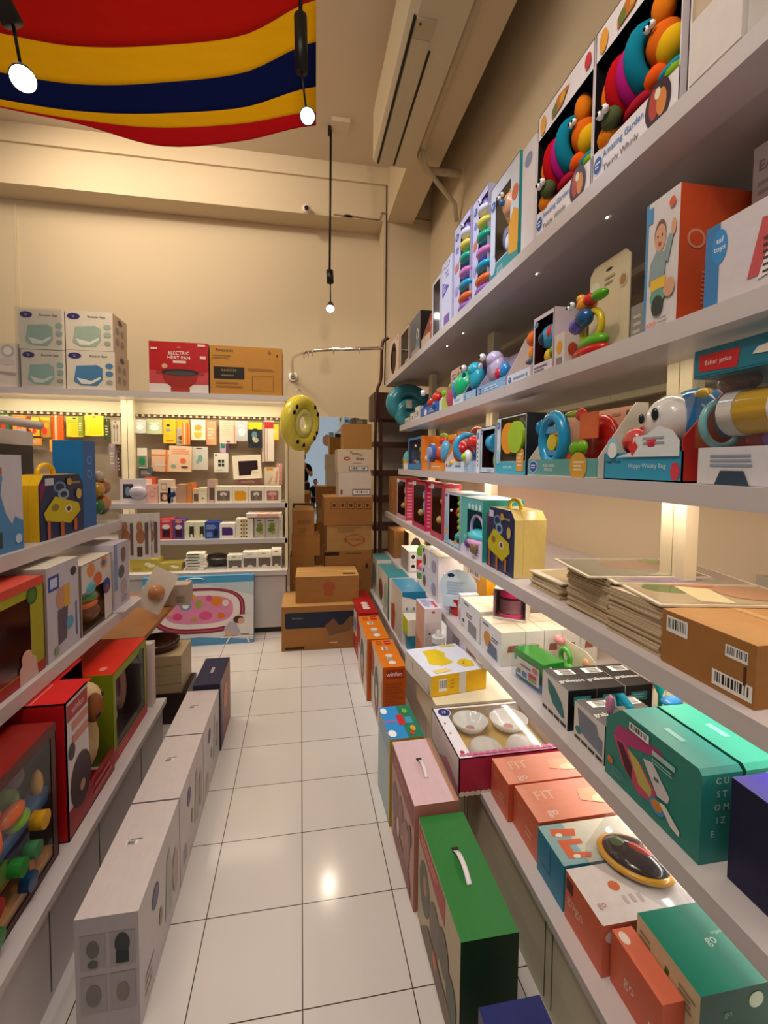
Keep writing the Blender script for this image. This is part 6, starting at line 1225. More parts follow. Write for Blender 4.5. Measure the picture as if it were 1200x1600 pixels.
for i, (xa, xb, z, h, n, l, col, st) in enumerate(RACKED):
    y = 4.075 + (.155 if st == 'behind' else 0)
    mbd = .05 if st == 'behind' else .15
    def bp(r, w, d, hh, st=st):
        if st == 'bubble':
            mb = MB(); mb.ball((.04, -.01, hh * .45), (.07, .035, .055), M('#b9b4c4', 'gloss')); mb.build('clear_bubble', r)
    carton(n, l, 'box', BF(xa, xb, z if z != 1.116 else 1.115, y), mbd if st != 'cap' else .1, h, {'*': col, 'R': '#cfc0a8' if st in ('mush_g', 'yel') else col}, {'F': rack_art(st, col)}, 'boxes on the back rack shelves', parts=bp if st == 'bubble' else None)
for i in range(5):   # stack of white packs with yellow dots
    z = .8128 + i * .033
    carton('wipes_pack', ['lowest', 'second lowest', 'middle', 'second highest', 'topmost'][i] + ' white box with black and yellow dots in the rack stack', 'box', BF(-.548, -.40, z, 4.07), .15, .032, '#efe8d6', {'F': [('E', .45, .85, .14, .16, '#e8b81c'), ('E', .32, .35, .05, .2, '#241c14'), ('E', .46, .35, .05, .2, '#241c14'), ('E', .6, .35, .05, .2, '#241c14')]}, 'stacked white dotted boxes')
carton('cloth_pack', 'flat white pack with pink ribbon lying across the dinosaur boxes', 'pack', BF(-.46, -.165, .988, 4.06), .18, .035, {'*': '#f2e4da', 'T': '#f2dcd4'}, {'T': [('P', [(.3, .2), (.9, .6), (.85, .75), (.2, .35)], '#e88a7c')], 'F': [('R', .3, .1, .9, .8, '#e8b494')]}, None)
for i in range(6):   # soft folded white packs
    mb = MB(); w = .17 - .004 * i
    mb.prism([(-w / 2, .003), (-w / 2 + .01, 0), (w / 2 - .01, 0), (w / 2, .005), (w / 2 - .004, .02), (0, .024), (-w / 2 + .004, .02)], 'y', -.06, .06, M('#efe8d8', 'satin'))
    mb.art((-w / 2, -.06, .004), (1, 0, 0), (0, 0, 1), (0, -1, 0), w, .014, [('R', .1, .2, .7, .8, '#4a463c')])
    tag(mb.build('bib_pack', None, (-.885 + .006 * ((i * 5) % 3), 4.13, .5458 + i * .0245), (i % 3 - 1) * .06), ['lowest', 'second lowest', 'third lowest', 'third highest', 'second highest', 'topmost'][i] + ' folded white pack in the pile on the rack base', 'pack', 'folded white packs')
t = thing('dark_bag', 'dark shiny bag slumped between folded packs and capped boxes on the rack', 'bag', (-.725, 4.25, .5458)); mb = MB(); mb.ball((0, 0, .055), (.12, .1, .055), M('#2c2724', 'gloss'), 16, 8); mb.ball((.1, -.03, .05), (.05, .05, .05), M('#4a4038', 'gloss')); mb.build('bag_body', t)

# cartons on top of the rack
def ttub(c):
    return [('E', .17, .86, .15, .09, '#c8c4d0'), ('E', .17, .86, .135, .078, '#3c3266'), ('T', 'Baby\nsafe', .17, .86, .03, '#c8c4dc', 0, .2), ('T', 'Booster Seat', .66, .87, .06, '#6a625c', 0, .4), ('P', [(.14, .2), (.3, .1), (.62, .1), (.74, .26), (.74, .56), (.62, .64), (.2, .6)], c), ('P', [(.2, .3), (.5, .22), (.7, .34), (.7, .28), (.5, .14), (.3, .14)], '#e6e6dc'), ('E', .88, .62, .08, .07, c), ('E', .88, .42, .08, .07, c), ('E', .88, .2, .07, .06, '#a8a49c')]
side = {'R': [('E', .5, .86, .16, .08, '#4a3a5c')] + [('E', .3 + .35 * (k % 2), .6 - .28 * (k // 2), .12, .1, '#8a7e7c') for k in range(4)]}
for xa, xb, z, h, c, l in ((-2.11, -1.80, 2.018, .29, '#9cbcb4', 'white seat box with mint seat picture, lower left of four'), (-1.795, -1.445, 2.018, .30, '#4f83b0', 'white seat box with blue seat picture, lower right of four'), (-2.12, -1.80, 2.312, .30, '#9fb8a8', 'white seat box with sage seat picture, upper left of four'), (-1.795, -1.455, 2.320, .30, '#a4b8a8', 'white seat box with sage seat picture, upper right of four')):
    carton('booster_seat_box', l, 'box', BF(xa, xb, z, 4.02), .30, h, {'*': '#ddd0bc', 'F': '#e0d6c4', 'R': '#b8a48c'}, dict(F=ttub(c), **side), 'seat boxes stacked on the rack top')
t = thing('plastic_wrap', 'clear plastic film wrapped around the left seat boxes', 'wrap', (-2.11, 4.0, 2.02)); mb = MB(); mb.box(-.02, .30, -.004, -.002, .0, .60, CLEAR); mb.build('film', t)
carton('appliance_box', 'pale box with round grey gauge drawing at the left frame edge', 'box', BF(-2.5, -2.13, 2.018, 4.02), .3, .33, '#dccfc4', {'F': [('P', circ(.82, .82, .13, .15), '#b8b0ac'), ('E', .82, .82, .08, .09, '#e4dcd8'), ('P', [(.6, .3), (.95, .25), (.98, .32), (.8, .34), (.6, .36)], '#a89c98'), ('E', .8, .58, .14, .08, '#cfc4be')]}, None)
carton('cooker_box', 'red box with red electric cooking pan picture on the rack top', 'box', BF(-1.20, -.745, 2.018, 4.03), .28, .405, {'*': '#8c1418', 'F': '#b3161c', 'R': '#a8753a'}, {'F': [('R', 0, 0, 1, .17, '#ded4d0'), ('P', [(0, .17), (1, .17), (1, .42), (.6, .36), (0, .44)], '#c2484c'), ('T', 'ELECTRIC\nHEAT PAN', .5, .74, .085, '#f0e2dc', 0, .38), ('R', .4, .585, .62, .635, '#e6c8c0'), ('P', [(.2, .4), (.26, .2), (.38, .1), (.66, .1), (.78, .2), (.84, .4)], '#9c2c24'), ('E', .52, .40, .32, .07, '#2a2628'), ('E', .52, .385, .26, .045, '#4a4648'), ('R', .36, .02, .68, .1, '#a8342a'), ('E', .16, .39, .05, .03, '#a8342a'), ('E', .88, .39, .05, .03, '#a8342a'), ('E', .26, .52, .05, .05, '#d8a080'), ('R', .03, .84, .14, .88, '#e8c8c0'), ('R', .86, .68, .96, .74, '#e8c8c0'), ('T', 'oxlin', .5, .9, .03, '#e8a090'), ('R', .82, .93, .95, .97, '#e8c8c0')]}, None)
carton('microwave_box', 'brown appliance carton with black panel on the rack top beside the red box', 'box', BF(-.735, -.155, 2.018, 4.03), .3, .395, {'*': CARTON, 'F': wall_mat('kraft_yellow', '#b9822f', '#a97426', 5, .7, .03)}, {'F': [('T', 'Panasonic', .2, .91, .065, '#1e140e', 0, .36), ('L', .03, .72, .3, .82, 2, '#8a5e24'), ('R', .05, .32, .47, .57, '#17110e'), ('T', 'INVERTER', .26, .50, .05, '#8a7450', 0, .3), ('L', .15, .36, .37, .42, 1, '#7a6848'), ('L', .08, .12, .48, .27, 2, '#946628'), ('L', .52, .5, .95, .56, 2, '#946628'), ('R', .58, .10, .88, .105, '#6a4618'), ('R', .58, .40, .88, .405, '#6a4618'), ('R', .58, .10, .585, .405, '#6a4618'), ('R', .875, .10, .88, .405, '#6a4618'), ('R', .92, .82, .94, .86, '#2a1c10'), ('E', .82, .9, .02, .03, '#8a5e24')]}, None)

# printed tub carton leaning at the rack base
t = thing('bath_tub_box', 'flat pale blue box with pink oval baby bath picture leaning on the rack', 'bath box', (-.80, 3.80, .0008), .02, None, rx=-.10)
w, h, d = .84, .545, .08
mb = MB(); mb.box(-w / 2, w / 2, 0, d, 0, h, '#7fa8c4', {'F': '#dfe4e4', 'T': '#4a93c4', 'R': '#5f7f98'})
def ell(cu, cv, ru, rv, p=2.8, n=36, tilt=0):
    out = []
    for i in range(n):
        a = 2 * PI * i / n; c_, s_ = math.cos(a), math.sin(a)
        x = math.copysign(abs(c_) ** (2 / p), c_) * ru; y = math.copysign(abs(s_) ** (2 / p), s_) * rv
        out.append((cu + x, cv + y + tilt * x))
    return out
mb.art((-w / 2, 0, 0), (1, 0, 0), (0, 0, 1), (0, -1, 0), w, h, [('R', 0, .9, 1, 1, '#4fa0d4'), ('P', [(0, .0), (1, .0), (1, .05), (.5, .12), (0, .08)], '#5f9fd0'), ('P', [(.5, .9), (1, .9), (1, .7), (.8, .8)], '#c4d4dc'), ('P', ell(.5, .5, .42, .33), '#8c2440'), ('P', ell(.5, .505, .405, .31), '#b85a70'), ('P', ell(.5, .51, .39, .295), '#8c2440'), ('P', ell(.5, .515, .375, .275), '#f0e4e2'), ('P', ell(.5, .515, .31, .205), '#e38fb4'),
    ('E', .38, .58, .055, .07, '#7f9cc0'), ('E', .38, .58, .03, .04, '#f0ece8'), ('E', .42, .7, .05, .05, '#e8a03a'), ('E', .66, .63, .05, .07, '#ea8a2c'), ('E', .56, .43, .06, .06, '#e05c94'), ('E', .7, .42, .035, .04, '#e87a2c'), ('E', .5, .6, .03, .06, '#a8b04a'), ('E', .31, .43, .04, .05, '#dc4c88'), ('E', .59, .68, .03, .04, '#dc5c8c'), ('E', .24, .5, .03, .05, '#e8b070'), ('E', .74, .6, .03, .05, '#f0d8dc'), ('E', .46, .38, .03, .02, '#b8a84a'),
    ('P', [(.72, .12), (1, .12), (1, .42), (.86, .42), (.74, .3)], '#e2dfdc'), ('E', .86, .35, .05, .055, '#5a3226'), ('E', .885, .33, .03, .045, '#dcae94'), ('P', [(.74, .12), (.73, .24), (.78, .33), (.84, .3), (.88, .16), (.86, .12)], '#b8b0bc'), ('P', [(.73, .18), (.76, .2), (.82, .12), (.76, .11)], '#dcae94'), ('R', .70, .09, 1, .11, '#f0f0ee'), ('P', [(.74, .01), (.77, .09), (.785, .09), (.755, .01)], '#f0f0ee'), ('P', [(.95, .01), (.93, .09), (.945, .09), (.97, .01)], '#f0f0ee'), ('L', .88, .12, .99, .14, 1, '#4a4a4a')])
mb.build('box_body', t)
mb = MB(); mb.tube(smooth([(-.1, -.004, h * .955), (-.06, -.006, h * .975), (.0, -.006, h * .975), (.04, -.004, h * .955)], 4), .004, '#eef2f4', 6); mb.build('carry_handle', t)

# cartons in the back corner
def flaps(r, w, d, h):
    mb = MB(); mb.add([(-w / 2, 0, h), (w / 2, 0, h), (w / 2 - .01, d * .3, h + .03), (-w / 2 + .03, d * .3, h + .045)], [[0, 1, 2, 3]], CARTON2); mb.add([(-w / 2, d, h), (w / 2, d, h), (w / 2, d * .8, h + .05), (-w / 2, d * .75, h + .05)], [[3, 2, 1, 0]], CARTON2)
    o = mb.build('flap', r); m = o.modifiers.new('th', 'SOLIDIFY'); m.thickness = .003
GC = 'brown cartons stacked in the back corner'
carton('brown_carton', 'large carton with dark blue band and stroller picture on the floor', 'carton', BF(-.15, .52, .0, 3.58), .45, .345, {'*': CARTON, 'T': CARTON2}, {'F': [('P', [(.04, .52), (.06, .5), (1, .5), (1, .86), (.06, .86), (.04, .84)], '#1b2438'), ('T', 'hamilton', .18, .74, .05, '#8a8278'), ('E', .66, .34, .16, .2, '#9a6c3c'), ('P', [(.5, .54), (.6, .7), (.68, .5), (.8, .74), (.86, .7), (.8, .4), (.55, .3)], '#7a5430'), ('L', .55, .12, .68, .16, 1, '#e0d0b0'), ('R', .04, .03, .26, .08, '#2c1c12')]}, GC)
carton('brown_carton', 'tan taped carton with faint red print on the stroller carton', 'carton', BF(-.045, .46, .346, 3.66), .36, .21, {'*': CARTON, 'T': CARTON2}, {'F': [('E', .52, .6, .1, .2, '#a8542c'), ('E', .52, .35, .08, .1, '#a8542c')], 'T': [('R', .75, .15, .95, .3, '#5c3c20'), ('R', .0, .45, 1, .52, '#d8ac68')]}, GC, turn=-.02)
carton('brown_carton', 'bottom carton of the left small stack beside the mirror', 'carton', BF(-.10, .12, .0, 4.18), .3, .62, CARTON, None, GC)
carton('brown_carton', 'middle carton of the left small stack beside the mirror', 'carton', BF(-.085, .17, .621, 4.19), .3, .18, {'*': CARTON}, None, GC)
carton('brown_carton', 'open-flapped top carton of the left small stack', 'carton', BF(-.08, .12, .802, 4.2), .25, .23, {'*': CARTON, 'T': '#2a1c10'}, {'F': [('R', .25, .45, .85, .62, '#8a6032'), ('L', .3, .1, .7, .3, 2, '#8a6032')]}, GC, parts=flaps)
carton('brown_carton', 'bottom carton of the tall right stack', 'carton', BF(.20, .65, .0, 4.22), .4, .40, CARTON, None, GC)
carton('brown_carton', 'carton with black arrow print low in the tall stack', 'carton', BF(.215, .65, .401, 4.24), .38, .25, {'*': CARTON}, {'F': [('R', .0, .82, .3, .95, '#2c1c14'), ('L', .45, .84, .9, .92, 1, '#6a4420'), ('E', .3, .4, .06, .06, '#8a5c2c'), ('E', .62, .4, .05, .06, '#8a5c2c'), ('E', .9, .4, .03, .1, '#4a3018')]}, GC)
carton('brown_carton', 'carton with red hexagonal stamp in the tall stack', 'carton', BF(.23, .65, .652, 4.24), .38, .235, {'*': wall_mat('kraft_light', '#b98e55', '#a87c46', 6, .75, .05)}, {'F': [('P', [(.4, .35), (.6, .12), (.85, .3), (.85, .5), (.62, .66), (.4, .54)], '#b0623a'), ('P', [(.44, .37), (.6, .2), (.81, .33), (.81, .48), (.62, .6), (.44, .52)], '#b98e55'), ('T', 'NICECHECK', .62, .41, .11, '#9c3c24', 0, .6), ('L', .24, .7, .8, .92, 3, '#8f6a3a')]}, GC)
carton('brown_carton', 'wide carton with row of handling symbols in the tall stack', 'carton', BF(.205, .66, .888, 4.23), .42, .26, {'*': CARTON, 'T': CARTON2}, {'F': sum([[('R', .14 + .17 * k, .58, .27 + .17 * k, .84, '#5c3c1e'), ('R', .15 + .17 * k, .6, .26 + .17 * k, .82, '#b07c40'), ('E', .205 + .17 * k, .71, .035, .07, '#5c3c1e')] for k in range(5)], [])}, GC)
carton('white_carton', 'plain white carton with barcode strip in the tall stack', 'carton', BF(.34, .645, 1.149, 4.26), .34, .222, {'*': '#d9cbbd', 'L': '#c8b6a2'}, {'F': [('R', .42, .06, .98, .32, '#4a3c34'), ('R', .44, .09, .96, .29, '#c8b8a8'), ('B', .46, .1, .94, .28), ('R', .06, .1, .12, .3, '#6a5444')]}, GC)
carton('white_carton', 'white snack carton with red lip drawing and lettering in the tall stack', 'carton', BF(.33, .64, 1.372, 4.26), .34, .215, {'*': '#d6c4aa', 'L': '#c4ae90'}, {'F': [('T', 'Yummy', .55, .8, .13, '#5c2c24', -8, .5), ('T', 'Bites', .68, .6, .13, '#5c2c24', 0, .4), ('E', .28, .6, .1, .08, '#a8483c'), ('E', .28, .6, .06, .03, '#d6c4aa'), ('L', .45, .38, .75, .42, 1, '#8a5c4c'), ('R', .35, .08, .92, .27, '#3c2a22'), ('B', .37, .1, .9, .25)]}, GC)
carton('brown_carton', 'open brown carton topping the tall stack', 'carton', BF(.385, .65, 1.588, 4.28), .3, .235, {'*': wall_mat('kraft_mid', '#ad7c3c', '#9c6c30', 6, .75, .05), 'T': '#2c1a0e'}, None, GC)
carton('foil_bag', 'blue and white glossy snack box sticking out of the open top carton', 'pack', BF(.40, .455, 1.824, 4.40), .1, .07, '#9ac4dc', {'F': [('E', .5, .5, .4, .2, '#3a5c9c')]}, None, turn=.2)
carton('photo_frame_box', 'dark glossy box lying on the open top carton', 'box', BF(.47, .62, 1.824, 4.36), .15, .05, {'*': '#2c241e', 'F': '#5c5040'}, {'F': [('R', .3, .2, .7, .8, '#8a7a60')]}, None)
# yellow inflatable ring hanging from the rail's side of the rack
t = thing('swim_ring', 'yellow inflatable swim ring with black marks hanging at the rack end', 'swim ring', (-.005, 3.82, 1.78), .85, rx=.1)
mb = MB(); mb.torus((0, 0, 0), .165, .062, M('#e0cf4a', 'gloss'), 'y', .9, 32, 12); mb.build('ring_tube', t)
mb = MB(); mb.torus((0, -.02, 0), .088, .034, M('#d9d67a', 'gloss'), 'y', .9, 24, 8); mb.build('inner_ring', t)
for a in (.5, .9, -.4, -.7, 2.4, 2.7, -1.6, -2.1):
    mb = MB(); mb.ball((.175 * math.cos(a) * .9, -.060, .175 * math.sin(a)), (.017, .004, .019), M('#1c1a10', 'matte'), 8, 6); mb.build('printed_mark', t)

mb = MB(); mb.tube([(0, 0, .225), (-.02, .05, .26)], .002, '#d8d0c0', 5); mb.box(-.02, .02, .04, .06, .25, .27, '#d8d0c0'); mb.build('hanging_string', t)

# ================================================================ left island
GT1, GT2, GT3 = ('toys on the upper left shelf', 'toys on the middle left shelf', 'toys on the low left counter')
def l1(a, b, x=-.90): return LF(a, b, 1.165, x)
def l2(a, b, x=-.82): return LF(a, b, .78, x)
def l3(a, b, x=-.70): return LF(a, b, .30, x)
carton('giraffe_toy_box', 'white box with blue giraffe print at the left frame edge', 'toy box', l1(1.40, 1.70), .12, .305, {'*': '#c9c6cf', 'F': '#c9c9d4'}, {'F': [('P', [(0, 0), (1, 0), (1, .3), (.85, .36), (.8, .28), (.7, .4), (.62, .6), (.66, .78), (.58, .8), (.5, .78), (.48, .6), (.36, .36), (.3, .3), (0, .2)], '#4a8ac0'), ('E', .58, .76, .08, .06, '#5a9acc'), ('R', .54, .8, .57, .87, '#b85a44'), ('R', .62, .8, .65, .87, '#b85a44'), ('E', .6, .77, .012, .01, '#1c2430'), ('R', .35, .06, .62, .22, '#24483c'), ('E', .9, .12, .06, .05, '#c0d4e8'), ('L', .05, .7, .3, .9, 4, '#9aa0b4')]}, GT1)
suitcase('bright yellow toy suitcase with dark printed front on the upper left shelf', (-.905, 1.975, 1.1658), HP, .33, .12, .235, '#e6b712', None, '#f0c018')
carton('blue_toy_box', 'tall plain blue box behind the yellow suitcase on the upper left shelf', 'toy box', l1(2.165, 2.29, -.915), .115, .375, {'*': '#1c6fae', 'F': '#1d64a8', 'L': '#1f78b8'}, {'F': [('E', .5, .78, .2, .05, '#5aa8dc'), ('E', .5, .78, .14, .035, '#1d64a8'), ('E', .5, .62, .2, .05, '#5aa8dc'), ('E', .5, .62, .14, .035, '#1d64a8')], 'L': [('E', .56, .52, .07, .04, '#5a9cc8')]}, GT1)
t = thing('toy_bag', 'clear zip bag of coloured blocks at the end of the upper left shelf', 'toy bag', (-.905, 2.395, 1.1658), HP, GT1)
toy_mesh([('s', (-.2, .4, .25), .12, '#3f7a34'), ('s', (.1, .3, .3), .12, '#c87a2c'), ('s', (.2, .4, .55), .13, '#a85a34'), ('s', (-.15, .4, .52), .12, '#d8a030'), ('s', (0, .4, .72), .09, '#cdbba4'), ('s', (.2, .4, .2), .1, '#2c5a30')], .17, .1, .3).build('blocks', t)
mb = MB(); mb.prism([(-.09, 0), (.09, 0), (.1, .15), (.06, .36), (-.06, .36), (-.1, .15)], 'y', -.02, .1, CLEAR); mb.build('plastic_bag', t)
carton('toy_box', 'dark low vehicle-print box behind the giraffe box on the upper left shelf', 'toy box', l1(1.75, 2.40, -1.22), .15, .42, {'*': '#2c2a30', 'T': '#d8ccc0', 'L': '#4a3c38'}, {'F': [('R', 0, .85, 1, 1, '#e0d6cc'), ('E', .6, .5, .2, .2, '#8a4a2c')]}, GT1)
t = thing('pan_handle_toy', 'long white curved toy lid lying over the dark vehicle box', 'toy', (-1.25, 1.98, 1.5875), 0, GT1)
mb = MB(); mb.tube(smooth([(-.2, -.25, .02), (0, -.1, .03), (.08, .1, .028), (.12, .3, .02)], 5), .018, '#ded4c8', 8); mb.build('curved_bar', t)
# cards hung from the end of the upper shelf
for i, (x, y) in enumerate(((-.865, 2.515), (-.80, 2.53), (-.765, 2.56))):
    t = thing('blister_pack', ['white blister pack with tan gourd toy hung at the upper left shelf end', 'middle white blister pack hung at the upper left shelf end', 'outer white blister pack hung at the upper left shelf end'][i], 'pack', (x, y, .955), .3, 'blister packs at the shelf end')
    mb = MB(); mb.box(-.04, .04, -.004, .0, 0, .235, '#cfc4bc'); mb.art((-.04, -.004, 0), (1, 0, 0), (0, 0, 1), (0, -1, 0), .08, .235, [('P', circ(.35, .72, .18, .12), '#a8744c'), ('P', circ(.4, .5, .26, .16), '#a06c46'), ('R', .2, .06, .5, .28, '#5a3c30'), ('R', .65, .1, .85, .8, '#6a5450')]); mb.build('card', t)
    mb = MB(); mb.tube([(0, 0, .225), (-.0, -.05, .225)], .002, CHROME, 5); mb.box(-.012, .012, -.055, -.05, .20, .235, '#c8beb4'); mb.build('clip_strip', t)

# middle shelf
window_box('doll_box', 'big red and lime window box with baby doll on the middle left shelf', 'doll box', l2(1.10, 1.645), .30, .305, {'*': '#b8301c', 'F': '#a8a41c', 'T': '#d85040', 'L': '#a8301c'}, (.06, .12, .86, .83), [('s', (.04, .15, .42), (.12, .08, .1), '#eadfcf'), ('s', (.12, .15, .5), (.1, .06, .08), '#eee4d4'), ('t', (.03, .12, .24), .1, .035, '#e8d8c8'), ('s', (-.2, .3, .4), (.2, .12, .24), '#d8b0a4'), ('s', (-.08, .1, .6), .07, '#4a9a3c'), ('s', (-.1, .1, .38), .06, '#58a848'), ('s', (-.3, .2, .6), (.1, .08, .1), '#6fae3c')], {'F': [('R', 0, 0, 1, .11, '#a81c1c'), ('E', .88, .84, .055, .09, '#2f5c24'), ('E', .88, .84, .04, .065, '#4a7a30'), ('P', [(.74, .0), (.92, .0), (.9, .2), (.82, .28), (.74, .16)], '#d8b4ac'), ('E', .81, .24, .05, .08, '#dcae9c'), ('R', 0, .92, 1, 1, '#d84a3c')]}, GT2, inner='#a03432')
carton('baby_toy_box', 'white box with blue logo and toddler photo beside the red doll box', 'toy box', l2(1.66, 1.885), .22, .318, {'*': '#c4bdc8', 'F': '#c6c2d0', 'T': '#e0d8c8', 'L': '#b0a49c'}, {'F': [('R', .05, .74, .36, .9, '#3158a8'), ('R', .1, .77, .3, .87, '#c8d0e8'), ('E', .82, .86, .1, .05, '#3c3448'), ('E', .42, .62, .16, .12, '#c89478'), ('R', .5, .5, .68, .74, '#d8a83c'), ('P', [(.3, .5), (.6, .5), (.55, .15), (.3, .12)], '#5c5468'), ('E', .66, .3, .12, .07, '#58a4c8'), ('R', .86, .1, .9, .5, '#4a7ab0'), ('E', .24, .08, .07, .05, '#8aa07c')]}, GT2)
window_box('ball_toy_box', 'window box with orange, blue and teal balls on the middle left shelf', 'toy box', l2(1.90, 2.19), .22, .275, {'*': '#cfc6bc', 'F': '#d8d0d0', 'L': '#9a8474', 'T': '#e8dcc8'}, (.0, .0, .72, .6), [('s', (-.2, .2, .62), (.3, .2, .16), '#5aa8b4'), ('s', (-.15, .2, .48), (.28, .2, .1), '#4c8a4c'), ('s', (-.15, .2, .38), (.28, .2, .08), '#d8642c'), ('s', (.05, .2, .2), (.2, .15, .15), '#7a4438'), ('s', (.2, .2, .4), (.1, .1, .1), '#b85a3c')], {'F': [('E', .3, .88, .12, .1, '#e08a4a'), ('E', .72, .9, .12, .09, '#d8a03c'), ('E', .7, .9, .07, .05, '#4c6ab0'), ('E', .5, .7, .14, .1, '#d8683c'), ('E', .8, .52, .13, .12, '#2c3c90'), ('E', .8, .48, .07, .06, '#8a4a3c')]}, GT2, inner='#3a241e')
carton('baby_toy_box', 'white box with smudgy grey picture at the end of the middle left shelf', 'toy box', l2(2.215, 2.40), .25, .30, {'*': '#c8c0cc', 'F': '#cbc4d2'}, {'F': [('R', 0, .3, .2, 1, '#7c98c4'), ('E', .6, .8, .16, .12, '#7a686c'), ('E', .45, .55, .2, .1, '#545868'), ('E', .6, .3, .2, .12, '#b4aab4'), ('L', .4, .06, .9, .16, 2, '#a89cac')]}, GT2)
mb = MB(); mb.prism([(-.84, 2.20), (-.775, 2.20), (-.77, 2.42), (-.80, 2.44), (-.84, 2.44)], 'z', .7815, .7855, '#cfc8cc'); tag(mb.build('price_card_holder'), 'clear plastic sill strip lying along the end of the middle left shelf', 'strip')
# tan blister packs on the wooden table
t = thing('sponge_pack', 'tilted white card with tan sponge blister standing on the wooden table', 'pack', (-.865, 2.86, .635), .35, rx=-.35, ry=.55)
mb = MB(); mb.box(-.075, .075, 0, .004, -.05, .2, '#d8ccc0'); mb.build('card', t)
mb = MB(); mb.lathe([(.045, 0), (.045, .02), (.035, .045), (.0, .05)], M('#c88a60', 'gloss'), (0, 0, .06), 'y', 18, T=Matrix.Scale(-1, 4, (0, 1, 0)), cap=False); mb.build('sponge_blister', t)
carton('sponge_box', 'beige box with small print on the wooden table before the gold boxes', 'box', BF(-.86, -.70, .551, 3.05), .12, .13, '#b8a898', {'F': [('R', .5, .1, .9, .5, '#a89888'), ('L', .55, .12, .85, .45, 4, '#7a6a5c')]}, None)
# low counter
window_box('train_toy_box', 'dark window box with colourful train toy at the left frame edge', 'toy box', l3(.90, 1.445), .30, .40, {'*': '#6c1210', 'F': '#4a1010', 'T': '#8c1c18', 'L': '#4a0e0c'}, (.02, .05, .95, .92),
    [('b', (.1, .12, .5), (.5, .05, .05), '#1c64a4'), ('s', (.2, .05, .58), (.1, .06, .05), '#7fae3c'), ('s', (.02, .05, .62), (.05, .05, .12), '#e8642c'), ('s', (.16, .05, .66), (.12, .05, .05), '#e0682c'), ('b', (.3, .1, .22), (.03, .04, .09), '#d87a2c'), ('b', (.05, .1, .36), (.09, .04, .06), '#6a9a3c'), ('s', (.42, .1, .62), (.04, .04, .1), '#d8a83c'), ('b', (.2, .1, .36), (.12, .04, .05), '#4c4668'), ('b', (.1, .1, .08), (.5, .06, .03), '#c8861c'), ('s', (.25, .2, .64), (.1, .08, .14), '#6f9a44'), ('s', (.08, .2, .7), (.12, .1, .12), '#d85a2c'), ('s', (.1, .15, .52), (.07, .06, .1), '#e0683c'), ('s', (.3, .2, .78), (.1, .08, .1), '#5c5068'), ('c', (.33, .0, .44), .06, .08, '#d8a01c'), ('c', (.14, .0, .33), .055, .08, '#2c8a34'), ('c', (.26, .0, .31), .055, .08, '#4a8a5c'), ('b', (.1, .2, .2), (.42, .05, .025), '#c88a1c'), ('c', (.22, .0, .14), .06, .06, '#1c4a78'), ('c', (-.05, .0, .12), .06, .08, '#2c8a34'), ('c', (-.05, .0, .3), .06, .08, '#a82420'), ('b', (.02, .2, .28), (.03, .04, .1), '#d8742c'), ('b', (-.15, .2, .45), (.1, .05, .12), '#1f5f9c'), ('s', (-.2, .2, .7), (.12, .1, .1), '#c8702c'), ('b', (.18, .2, .26), (.07, .04, .05), '#4a4464')],
    {'F': [('R', .0, .93, 1, 1, '#5c1412')]}, GT3, inner='#241012')
carton('toy_box', 'small white and yellow picture box on top behind the train toy box', 'toy box', LF(1.28, 1.46, .7010, -.86), .12, .032, {'*': '#e6d8c0', 'F': '#ead8b8'}, {'F': [('E', .5, .5, .25, .3, '#e8a82c'), ('E', .6, .6, .15, .2, '#c8502c')]}, GT3)
w = .345
t = thing('puppy_toy_box', 'bright red and white open box with tan puppy plush', 'toy box', (-.69, 1.655, .3008), HP, GT3)
h, d = .43, .24
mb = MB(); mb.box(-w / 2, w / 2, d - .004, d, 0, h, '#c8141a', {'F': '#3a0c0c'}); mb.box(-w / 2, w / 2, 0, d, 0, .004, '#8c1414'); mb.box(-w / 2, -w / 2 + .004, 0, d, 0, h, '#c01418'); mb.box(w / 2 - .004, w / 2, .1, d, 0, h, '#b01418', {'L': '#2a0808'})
mb.box(-w / 2, w / 2, .0, .004, 0, .09, '#9c1a24'); mb.box(-w / 2, -.03, 0, .004, .09, h, '#d8d0d4'); mb.box(-w / 2, .0, 0, d, h - .004, h, '#e01c1c'); mb.box(.0, w / 2, .10, d, h - .004, h, '#d81a1a')
mb.art((-w / 2, 0, 0), (1, 0, 0), (0, 0, 1), (0, -1, 0), w, h, [('P', [(.02, .85), (.4, .85), (.4, .97), (.02, .97)], '#a8242c'), ('T', 'winfun', .21, .91, .05, '#e0b8b8', 0, .3), ('R', .1, .76, .4, .82, '#c8806c'), ('R', .1, .66, .4, .72, '#c8806c'), ('E', .08, .62, .06, .06, '#26242c'), ('P', circ(.24, .34, .2, .2), '#3a262c'), ('E', .26, .28, .05, .04, '#b88a7c'), ('L', .5, .04, .95, .16, 2, '#c85a60')])
mb.art((-w / 2, 0, h), (1, 0, 0), (0, 1, 0), (0, 0, 1), w, d, [('R', .02, .4, .4, .72, '#f08a7c'), ('R', .03, .42, .39, .70, '#dc2420'), ('T', 'winfun', .21, .56, .14, '#f4e8e4', 0, .34)])
mb.build('box_body', t)
